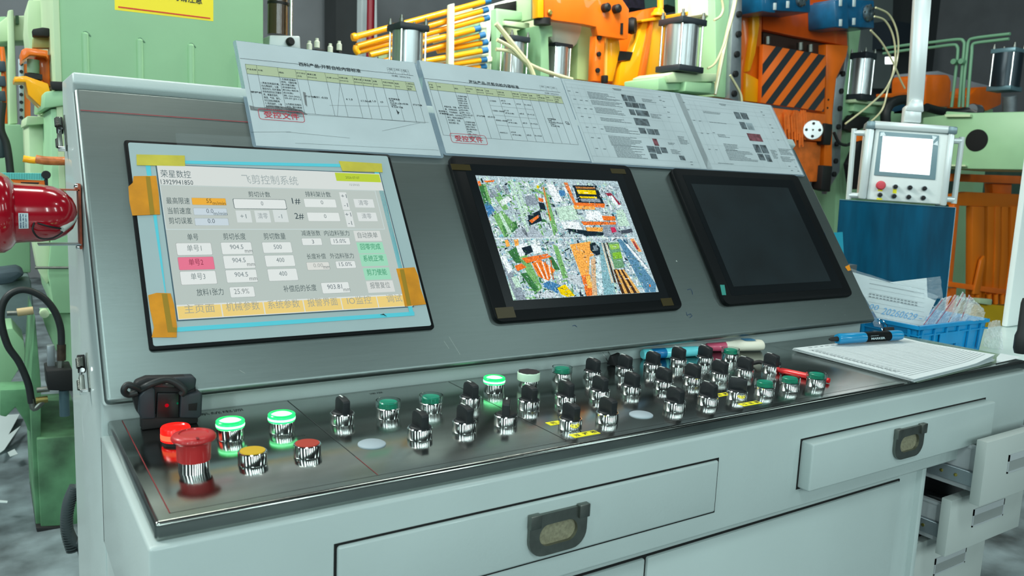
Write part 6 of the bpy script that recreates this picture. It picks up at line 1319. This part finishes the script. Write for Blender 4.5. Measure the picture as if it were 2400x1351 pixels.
MB().lathe(at(*A6(1315, 240), YP(2.66)), (.6, -.8, 0), [(.036, -.03), (.045, .0), (.040, .02)], 20).build('black_wheel', blackm, of)
for x, y in ((1080, 70), (1180, 80)): MB().lathe(at(*A6(x, y), YP(2.58)), (0, -1, 0), [(.022, -.02), (.022, .01), (.012, .02), (0, .02)], 14).build('hand_knob', blackm, of)
MB().lathe(at(*A6(545, 118), YP(2.60)), (0, -1, 0), [(.014, -.01), (.014, .01), (.010, .014)], 12).build('brass_bolt', mat('brass', (190, 170, 90), .3, 1), of)
prism('dark_gap', Q(A6, [(1205, 475), (1325, 485), (1300, 555), (1190, 570), (1190, 540)]), YP(2.655), .04, blackm, of); prism('latch', Q(A6, [(1060, 700), (1098, 702), (1095, 775), (1060, 775)]), YP(2.58), .03, blackm, of, None, .004)
prism('dark_slot', Q(A6, [(1215, 215), (1235, 215), (1232, 320), (1210, 318)]), YP(2.595), .01, blackm, of)
for k in range(3): prism('weld_line', Q(A6, [(1078+k*0, 200), (1095, 200), (1082, 700), (1066, 700)]), YP(2.655), .01, mat('orange_hi', (255, 190, 90), .3), of) if k == 0 else None
MB().box(at(1345, 250, YP(2.7)).x, at(1740, 300, YP(2.7)).x, 2.62, 3.1, 0, 1.34).bevel(.01, 2).build('machine_bed', orange, of)
o = prism('overhead_cables', Q(A6, [(1290, -60), (2000, -60), (1980, 70), (1620, 90), (1560, 60), (1420, 85), (1310, 70)]), YP(3.4), .2, mat('cables_dark', (26, 22, 40), .6, noise=.8, nscale=30)); tag(o, 'dark bundle of cables behind the orange frame top', 'cables')
o = prism('dark_green_hood', Q(A6, [(1610, -60), (1990, -60), (1985, 60), (1800, 90), (1640, 40)]), YP(3.2), .2, mat('hood_green', (50, 84, 74), .5)); tag(o, 'dark green hood above the big air cylinder', 'hood')
# green column right of big cylinder with hoses
gc = thing('green_column', 'tall green column with grey bolted rail, right of the big air cylinder', 'column', at(1700, 300, YP(2.5)))
prism('column', Q(A6, [(2085, -60), (2270, -60), (2240, 920), (2080, 900), (2100, 700)]), YP(2.45), .3, green, gc, None, .006); prism('side', Q(A6, [(1990, -60), (2090, -60), (2085, 180), (1990, 130)]), YP(2.50), .2, mat('cover_pale', (232, 240, 226), .4), gc, None, .004)
prism('rail', Q(A6, [(2275, -60), (2345, -60), (2330, 950), (2222, 920)]), YP(2.42), .04, galv, gc, 'grey steel rail with black bolts', .003)
for x, y in ((2305, 135), (2300, 320), (2285, 507), (2272, 690), (2260, 873)): MB().lathe(at(*A6(x, y), YP(2.42)), (0, -1, 0), [(.017, -.01), (.017, .014), (.008, .016)], 12).build('bolt', blackm, gc)
tubm = mat('air_tube', (212, 210, 168), .35, coat=.4)
def hose(lb, f, pts, Y, r=.007, m=tubm): o = MB().tube([at(*f(*p), YP(Y)) for p in pts], r, 8).build('air_tube', m); tag(o, lb, 'tube', 'translucent air tubes'); return o
hose('thick cream tubes hanging in front of the green column', A6, [(2290, -40), (2250, 130), (2200, 330), (2150, 560), (2110, 760), (2085, 880)], 2.30, .011)
hose('thin cream tube curving from the big cylinder foot up the column', A6, [(2020, 640), (2090, 590), (2150, 470), (2210, 300), (2265, 100), (2290, -40)], 2.26, .006)
hose('thin cream tube arching from the big cylinder top', A6, [(2080, 190), (2140, 150), (2165, 80), (2150, -20)], 2.24, .006)
hose('cream tube crossing the small air cylinder', A6, [(50, 220), (150, 340), (260, 480), (340, 580), (390, 680), (410, 760)], 2.45, .012)
hose('cream tube bowing down to the right over the middle sheets', A6, [(60, 370), (200, 450), (320, 570), (450, 640), (620, 700), (760, 740)], 2.45, .009)
hose('cream tube from the pipe rack, lowest of three', A6, [(50, 460), (180, 480), (280, 545), (350, 620), (400, 700)], 2.46, .008)
hose('cream tube right of the column crossing the rail', A6, [(2230, 700), (2290, 800), (2330, 880), (2340, 960)], 2.415, .006)

# ------------------------------------------------------------------ orange unit with striped guard
YG = 2.7
ou = thing('orange_press_unit', 'orange press unit with a black and orange striped guard, right of the sheets', 'machine', at(1860, 300, YP(YG)))
prism('body_plate', Q(A7, [(130, -60), (290, -60), (300, 250), (960, 360), (975, 250), (970, 235), (880, 210), (870, -60), (960, -60), (975, 420), (880, 640), (860, 920), (800, 960), (780, 1250), (740, 1420), (400, 1420), (140, 900), (120, 700), (125, 520), (75, 300), (80, 100)]) if False else Q(A7, [(100, -60), (300, -60), (280, 840), (130, 800), (110, 640), (140, 470), (85, 320), (90, 60)]), YP(YG), .25, orange, ou, None, .008)
prism('upper_plate', Q(A7, [(280, -60), (960, -60), (970, 370), (860, 345), (560, 290), (300, 235)]), YP(YG+.02), .25, mat('orange_gloss', (214, 84, 14), .22, coat=.7), ou, 'glossy orange upper plate', .008)
prism('bright_rib', Q(A7, [(215, -60), (270, -60), (272, 200), (240, 420), (200, 560), (175, 570), (215, 300)]), YP(YG-.03), .05, orangey, ou, None, .006)
prism('lower_rib', Q(A7, [(165, 575), (285, 640), (285, 815), (160, 800)]), YP(YG-.02), .05, orangey, ou, None, .006)
prism('dark_cavity', Q(A7, [(300, 250), (860, 350), (860, 480), (300, 380)]), YP(YG+.06), .05, mat('cavity', (52, 32, 22), .6), ou)
prism('right_plate', Q(A7, [(800, 350), (975, 360), (960, 450), (880, 620), (870, 700), (850, 900), (845, 1360), (780, 1340), (790, 900), (800, 640)]), YP(YG+.0), .2, orange, ou, None, .006)
# striped guard: black stripes as raised painted strips
gd = prism('striped_guard', Q(A7, [(300, 350), (800, 440), (780, 885), (285, 815)]), YP(YG-.05), .03, mat('guard_orange', (240, 112, 30), .4), ou, 'orange guard plate with slanted black stripes', .003)
G = Q(A7, [(300, 350), (800, 440), (780, 885), (285, 815)]); ypl = YP(YG-.051)
def gp(s, t_):
    p = Vector(G[0])*(1-s)*(1-t_)+Vector(G[1])*s*(1-t_)+Vector(G[2])*s*t_+Vector(G[3])*(1-s)*t_; return at(p.x, p.y, ypl)
def clipseg(c0, c1):
    # polygon of band c0<= s*1.12+t <= c1 inside unit square
    poly = [(0, 0), (1, 0), (1, 1), (0, 1)]
    for sg, c in ((1, c0), (-1, -c1)):
        out = []
        for i in range(len(poly)):
            p, q = poly[i], poly[(i+1) % len(poly)]; fp, fq = sg*(p[0]*1.72+p[1])-c, sg*(q[0]*1.72+q[1])-c
            if fp >= 0: out.append(p)
            if (fp >= 0) != (fq >= 0): t_ = fp/(fp-fq); out.append((p[0]+(q[0]-p[0])*t_, p[1]+(q[1]-p[1])*t_))
        poly = out
        if not poly: return []
    return poly
bs_ = mat('stripe_black', (36, 46, 52), .5)
for k in range(7):
    pl = clipseg(.34+.387*k, .53+.387*k)
    if len(pl) > 2: MB().poly([gp(*p) for p in pl], Vector((0, -.0006, 0))).build('black_stripe', bs_, gd, smooth=False)
for x in (330, 590, 670): MB().cyl(at(*A7(x, 290+(x-330)*.18), YP(YG+.0)), at(*A7(x, 350+(x-330)*.18), YP(YG+.0)), .020, 14).build('guide_pin', dsteel, ou)
prism('lower_block', Q(A7, [(360, 850), (800, 905), (790, 970), (770, 1120), (640, 1110), (500, 1100), (400, 960)]), YP(YG-.04), .2, mat('orange_worn', (228, 112, 40), .42, noise=.3, nscale=14), ou, None, .006)
prism('lower_body', Q(A7, [(500, 1100), (760, 1130), (740, 1440), (600, 1440)]), YP(YG-.01), .2, mat('orange_worn', (228, 112, 40), .42, noise=.3, nscale=14), ou, None, .006)
stuffb = MB(); r5 = random.Random(9)
for k in range(40):
    x = 450+r5.random()*190; y = 870+r5.random()*60; L = 120+r5.random()*180; a_ = at(*A7(x, y), YP(YG-.055)); c_ = at(*A7(x+10, y+L), YP(YG-.055)); stuffb.cyl(a_, c_, .005, 5)
stuff(stuffb.build('orange_wires', mat('orange_worn', (228, 112, 40), .42), ou, 'bundle of thin orange painted wires'))
dk = MB().lathe(at(*A7(692, 1030), YP(YG-.09)), (-.9, -.8, 0), [(.062, -.03), (.062, .014), (.058, .018), (0, .018)], 40).build('steel_disc', mat('disc_steel', (206, 212, 214), .25, .8), ou, 'round steel disc with four black bolts')
dc = at(*A7(692, 1030), YP(YG-.09))+Vector((-.9, -.8, 0)).normalized()*.016; du = Vector((.8, -.9, 0)).normalized()
for dx, dz in ((0, .040), (0, -.040), (-.040, 0), (.040, 0), (0, 0)): MB().lathe(dc+du*dx+UZ*dz, (-.9, -.8, 0), [(.009 if dx or dz else .006, -.01), (.009 if dx or dz else .006, .005)], 12).build('bolt', blackm, dk)
prism('black_clamp', Q(A7, [(790, 975), (850, 985), (845, 1060), (835, 1150), (775, 1145), (785, 1060)]), YP(YG-.06), .06, blackm, ou, None, .004); prism('black_clamp', Q(A7, [(775, 1310), (850, 1315), (830, 1520), (760, 1500)]), YP(YG-.05), .08, blackm, ou, None, .004)
prism('right_rail', Q(A7, [(940, 560), (965, 380), (980, 450), (940, 700), (905, 1360), (830, 1480), (800, 1540), (850, 900), (880, 620)]), YP(YG+.05), .04, galv, ou, 'grey bolted rail on the right of the unit', .003)
for x, y in ((925, 585), (912, 722), (900, 860), (890, 1005), (875, 1140), (868, 1275), (855, 1380)): MB().lathe(at(*A7(x, y), YP(YG+.05)), (0, -1, 0), [(.018, -.01), (.018, .014), (.008, .016)], 12).build('bolt', blackm, ou)
for x, y in ((150, 690), (815, 790), (808, 855)): MB().lathe(at(*A7(x, y), YP(YG-.001)), (0, -1, 0), [(.007, 0), (.007, .003)], 8).build('screw', blackm, ou)
MB().box(at(1752, 350, YP(2.75)).x, at(1872, 420, YP(2.75)).x, 2.74, 3.0, 0, at(1872, 424, YP(2.75)).z).bevel(.01, 2).build('machine_bed', orange, ou)
# blue gear reducers
def reducer(lb, f, box, fc, rr, Y, lug):
    th = thing('gear_reducer', lb, 'gearbox', at(*f((box[0]+box[2])/2, box[3]), YP(Y)), 'blue gear reducers')
    P = Q(f, [(box[0], box[1]), (box[2], box[1]+12), (box[2], box[3]), (box[0], box[3]-22)]); prism('housing', P, YP(Y), .22, blueg, th, None, .008)
    x0_, x1_2 = box[0], (box[0]+box[2])/2
    prism('motor_flange', Q(f, [(x0_-12, box[1]+15), (x0_+90, box[1]), (x0_+100, box[3]+6), (x0_-8, box[3]-10)]), YP(Y-.03), .20, blueg, th, None, .01)
    c_ = at(*f(*fc), YP(Y)); pxm = mpp(c_)/f.s
    MB().lathe(c_, (.1, -1, 0), [(rr*pxm*1.25, -.002), (rr*pxm*1.25, .012), (rr*pxm, .020), (rr*pxm*.45, .020), (rr*pxm*.4, .006), (0, .006)], 28).build('output_flange', mat('flange_grey', (106, 124, 132), .35, .7), th)
    for k in range(8): a = 2*PI*k/8; MB().lathe((c_.x+rr*pxm*1.1*math.cos(a), c_.y-.012, c_.z+rr*pxm*1.1*math.sin(a)), (0, -1, 0), [(.008, 0), (.008, .008)], 8).build('bolt', dsteel, th)
    for q in lug:
        g = prism('lug_slot', Q(f, [(q[0]-10, q[1]-28), (q[0]+12, q[1]-28), (q[0]+10, q[1]+28), (q[0]-12, q[1]+28)]), YP(Y-.035), .005, mat('slot_pale', (190, 206, 208), .5), th, None, .002)
    return th
reducer('blue gear reducer above the striped guard, left one', A7, (300, -60, 675, 100), (590, -5), 45, 2.5, [(395, 50), (497, 35)])
reducer('blue gear reducer with round flange at upper right of the striped guard', A7, (880, -10, 1180, 225), (1125, 105), 52, 2.55, [(915, 20), (915, 180), (1022, 25), (1020, 170)])
# right green column + beams
g2 = thing('green_column', 'narrow green column between the striped unit and the hanging box', 'column', at(2010, 300, YP(2.8)))
prism('column', Q(A7, [(975, 235), (1075, 230), (1050, 420), (1030, 800), (1010, 900), (920, 960), (940, 700), (985, 450)]), YP(2.82), .2, green, g2, None, .006)
prism('lower_column', Q(A7, [(925, 950), (1260, 800), (1250, 1000), (1060, 1250), (1000, 1500), (900, 3000), (820, 3000), (880, 1350)]), YP(2.9), .2, green, g2, None, .006)
prism('shelf', Q(A7, [(1030, 790), (1260, 820), (1250, 850), (1240, 910), (1010, 880)]), YP(2.78), .2, green, g2, None, .005); prism('shelf_cap', Q(A7, [(1030, 785), (1270, 815), (1260, 838), (1030, 810)]), YP(2.74), .22, greenl, g2, None, .003)
prism('dark_mount', Q(A7, [(1010, 910), (1150, 930), (1110, 1010), (1010, 1050), (940, 1020)]), YP(2.76), .05, blackm, g2, None, .006)
o = prism('black_cover', Q(A7, [(1060, 1120), (1100, 1110), (1100, 1500), (1010, 1500), (980, 1300)]), YP(2.7), .05, blackm, None, None, .01); tag(o, 'black curved cover left of the hanging box handle', 'cover')
o = prism('orange_plate', Q(A7, [(1045, 1040), (1105, 1040), (1100, 1210), (1040, 1210)]), YP(2.72), .05, orange, None, None, .006); tag(o, 'small orange plate behind the left handle of the hanging box', 'plate')
o = MB().tube([at(*A7(*p), YP(2.68)) for p in [(860, 1050), (900, 1130), (960, 1150), (1000, 1130)]], .010, 8).build('black_cable', rubber); tag(o, 'black cable looping beside the grey rail, lower right of the striped unit', 'cable')
for i, (pts, lb) in enumerate([([(1190, 60), (1290, 110), (1350, 220), (1370, 360), (1350, 520), (1300, 650), (1240, 740), (1120, 850), (950, 980)], 'long cream tube arching right of the blue gear reducer'), ([(1180, 130), (1260, 160), (1320, 260), (1345, 400), (1330, 560), (1290, 690), (1240, 870), (1120, 990)], 'second cream tube inside the long arching one'), ([(1150, 240), (1240, 340), (1330, 500), (1380, 620), (1420, 700)], 'thin cream tube running down behind the hanging pole')]):
    hose(lb, A7, pts, 2.5, .006)
# green conduits at upper right, along the depth direction (x planes)
XG = 6.0
def xw_(pts): return [at(*A7(*p), XP(XG)) for p in pts]
cdt = thing('conduit_run', 'pale green bent conduit pipes in pairs, upper right', 'conduit', at(2250, 250, XP(XG)))
for pts in ([(1250, 385), (1450, 355), (1640, 335), (1840, 312), (1885, 330), (1890, 380), (1870, 600), (1850, 850)], [(1250, 425), (1450, 395), (1640, 375), (1800, 355), (1835, 370), (1840, 420), (1820, 600), (1790, 850)], [(2255, 268), (2100, 285), (1960, 305), (1925, 330), (1915, 400), (1890, 650), (1880, 850)], [(2245, 308), (2100, 325), (1985, 340), (1955, 360), (1950, 420), (1930, 650), (1915, 850)]):
    MB().tube(xw_(pts), 3.6*mpp(xw_(pts)[3]), 10).build('pipe', mat('conduit_green', (112, 160, 128), .45), cdt)
for x, y in ((1820, 490), (1880, 488)): MB().lathe(at(*A7(x, y), XP(XG-.02)), (-1, 0, 0), [(.020, -.02), (.020, .03)], 12).build('clamp', mat('conduit_green', (112, 160, 128), .45), cdt)
# green beam with round hole, face turned towards the left
XB = 5.2
gbm = thing('green_beam', 'large green beam with a round black opening, right of the hanging box', 'beam', at(2330, 330, XP(XB)))
prism('beam', Q(A7, [(1560, 930), (1740, 910), (1740, 880), (1950, 893), (2500, 880), (2500, 1348), (1700, 1335), (1560, 1200)]), XP(XB), .5, green, gbm, None, .01)
hc_ = at(*A7(1990, 1112), XP(XB)); rh = 25.5*mpp(hc_); MB().lathe(hc_, (-1, 0, 0), [(rh, -.05), (rh, .004), (rh*.93, .006), (0, .006)], 40).build('round_opening', mat('opening_black', (10, 13, 14), .9), gbm)
prism('weld_strip', Q(A7, [(1735, 905), (1940, 905), (1935, 925), (1740, 925)]), XP(XB-.03), .03, greenl, gbm); prism('weld_strip', Q(A7, [(1700, 1300), (1900, 1305), (1900, 1318), (1700, 1315)]), XP(XB-.03), .03, greenl, gbm)
prism('left_body', Q(A7, [(1240, 900), (1420, 860), (1420, 960), (1200, 1000)]), YP(2.95), .2, green, gbm, None, .008)
MB().box(at(2060, 450, YP(2.9)).x, at(2150, 450, YP(2.9)).x, 2.95, 3.3, 0, at(2100, 390, YP(2.9)).z).build('beam_leg', green, gbm)
# orange rollers covers, dark hoses, blue motor
o = None
ocs = []
o = prism('orange_cover', Q(A7, [(1600, 590), (1770, 590), (1795, 640), (1780, 850), (1585, 850), (1590, 640)]), YP(3.0), .3, orange, None, None, .02); tag(o, 'orange rounded cover just right of the hanging pole', 'cover', None)
o = prism('orange_cover', Q(A7, [(1930, 760), (2000, 690), (2190, 680), (2190, 830), (2080, 880), (1940, 880)]), YP(3.0), .3, orange, None, None, .02); tag(o, 'orange rounded cover beside the dark air cylinder', 'cover', None)
o = prism('white_roll', Q(A7, [(1590, 570), (1700, 560), (1990, 650), (2200, 700), (2100, 760), (1900, 760), (1600, 700)]), YP(3.2), .3, mat('roll_white', (150, 158, 166), .4), None, None, .02); tag(o, 'pale grey sloping duct behind the orange covers', 'duct')
o = prism('orange_strip', Q(A7, [(1285, 740), (1450, 730), (1450, 780), (1285, 770)]), YP(3.05), .1, orange, None, None, .006); tag(o, 'narrow orange bar left of the hanging pole', 'bar')
for q, cv in (((1690, 860), 'orange_cover'), ((2060, 890), 'orange_cover.001')):
    a_ = at(*A7(*q), YP(3.1)); MB().box(a_.x-.08, a_.x+.08, 3.08, 3.22, 0, a_.z+.03).build('stand', green, bpy.data.objects[cv])
o = prism('blue_motor', Q(A7, [(1330, 820), (1440, 820), (1440, 920), (1320, 920)]), YP(2.95), .1, mat('motor_blue_dark', (10, 60, 84), .5), None, None, .02); tag(o, 'dark blue motor behind the foot of the hanging pole', 'motor')
o = MB().tube([at(*A7(*p), YP(2.7)) for p in [(1270, 990), (1270, 890), (1310, 820), (1400, 790), (1480, 800)]], .035, 12).build('black_hose', rubber); tag(o, 'thick black hose arching left of the hanging pole', 'hose')
o = MB().tube([at(*A7(*p), YP(2.7)) for p in [(1590, 850), (1700, 880), (1800, 890), (1900, 880), (1960, 850), (2020, 880)]], .030, 12).build('black_hose', rubber); tag(o, 'thick black hose lying on the beam right of the hanging pole', 'hose')
MB().cyl(at(*A7(1950, 870), YP(2.66)), at(*A7(2000, 875), YP(2.66)), .045, 14).build('hose_end', chrome, o)
MB().cyl(at(*A7(2250, 895), YP(2.6)), at(*A7(2250, 760), YP(2.6)), .05, 14).build('support_post', galv, dcy)
# lower right: orange clamp frame, green background, yellow base
o = prism('green_back_panel', [(2180, 395), (2420, 398), (2420, 1150), (2150, 1150)], YP(3.6), .1, mat('back_green', (70, 96, 82), .6, noise=.3, nscale=4), None, None); tag(o, 'dull green panel behind the orange clamp frame', 'panel')
cf = thing('orange_clamp_frame', 'orange frame with hanging clamp bars, between the blue sheet and white cabinet', 'machine frame', at(2310, 700, YP(2.3)))
prism('top_beam', [(2232, 407), (2400, 413), (2400, 432), (2230, 425)], YP(2.3), .08, orange, cf, None, .004)
prism('hanger', [(2326, 430), (2372, 431), (2370, 462), (2328, 460)], YP(2.34), .06, orange, cf, None, .004)
prism('rail', [(2232, 456), (2268, 450), (2396, 456), (2395, 488), (2236, 482)], YP(2.32), .05, mat('orange_dull', (214, 112, 14), .45), cf, None, .005)
prism('upright', [(2237, 480), (2249, 482), (2232, 668), (2220, 666)], YP(2.30), .04, orange, cf, None, .003)
prism('bottom_rail', [(2222, 660), (2366, 680), (2364, 693), (2221, 672)], YP(2.29), .04, orange, cf, None, .003)
for i, (a, b_, c, d) in enumerate([(2280, 2308, 2278, 2300), (2316, 2332, 2308, 2326), (2334, 2346, 2328, 2338), (2349, 2364, 2340, 2356), (2372, 2392, 2356, 2374)]):
    prism('clamp_bar', [(a, 484), (b_, 485), (b_-1, 600), (d, 706), (c, 704), (a-1, 600)], YP(2.31+.01*(i % 2)), .05, mat('orange_dull', (214, 112, 14), .45), cf, None, .005)
    MB().cyl(at((c+d)/2, 690, YP(2.30)), at((c+d)/2, 712, YP(2.30)), .020, 10).build('clamp_foot', mat('orange_dull', (214, 112, 14), .45), cf)
MB().box(at(2226, 692, YP(2.31)).x, at(2240, 692, YP(2.31)).x, 2.31, 2.36, 0, at(2230, 676, YP(2.31)).z).build('foot_post', orange, cf)
prism('diagonal', [(2282, 690), (2300, 610), (2308, 600), (2310, 612), (2296, 690)], YP(2.28), .02, mat('orange_dull', (214, 112, 14), .45), cf, None, .003)
o = prism('yellow_base', [(2290, 712), (2400, 722), (2400, 1080), (2280, 1080)], YP(2.25), .3, mat('base_yellow', (196, 160, 20), .5), None, None, .01); tag(o, 'mustard yellow machine base behind the blue crate', 'machine base'); yb_o = o
prism('foot_block', [(2296, 700), (2326, 702), (2324, 716), (2296, 712)], YP(2.22), .05, greenl, yb_o, 'small pale green foot block', .005)
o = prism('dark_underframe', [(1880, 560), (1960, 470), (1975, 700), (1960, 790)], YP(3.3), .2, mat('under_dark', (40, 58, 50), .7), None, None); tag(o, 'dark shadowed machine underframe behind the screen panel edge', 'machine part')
_fo.hide_render = True
bpy.data.objects.remove(_fo)
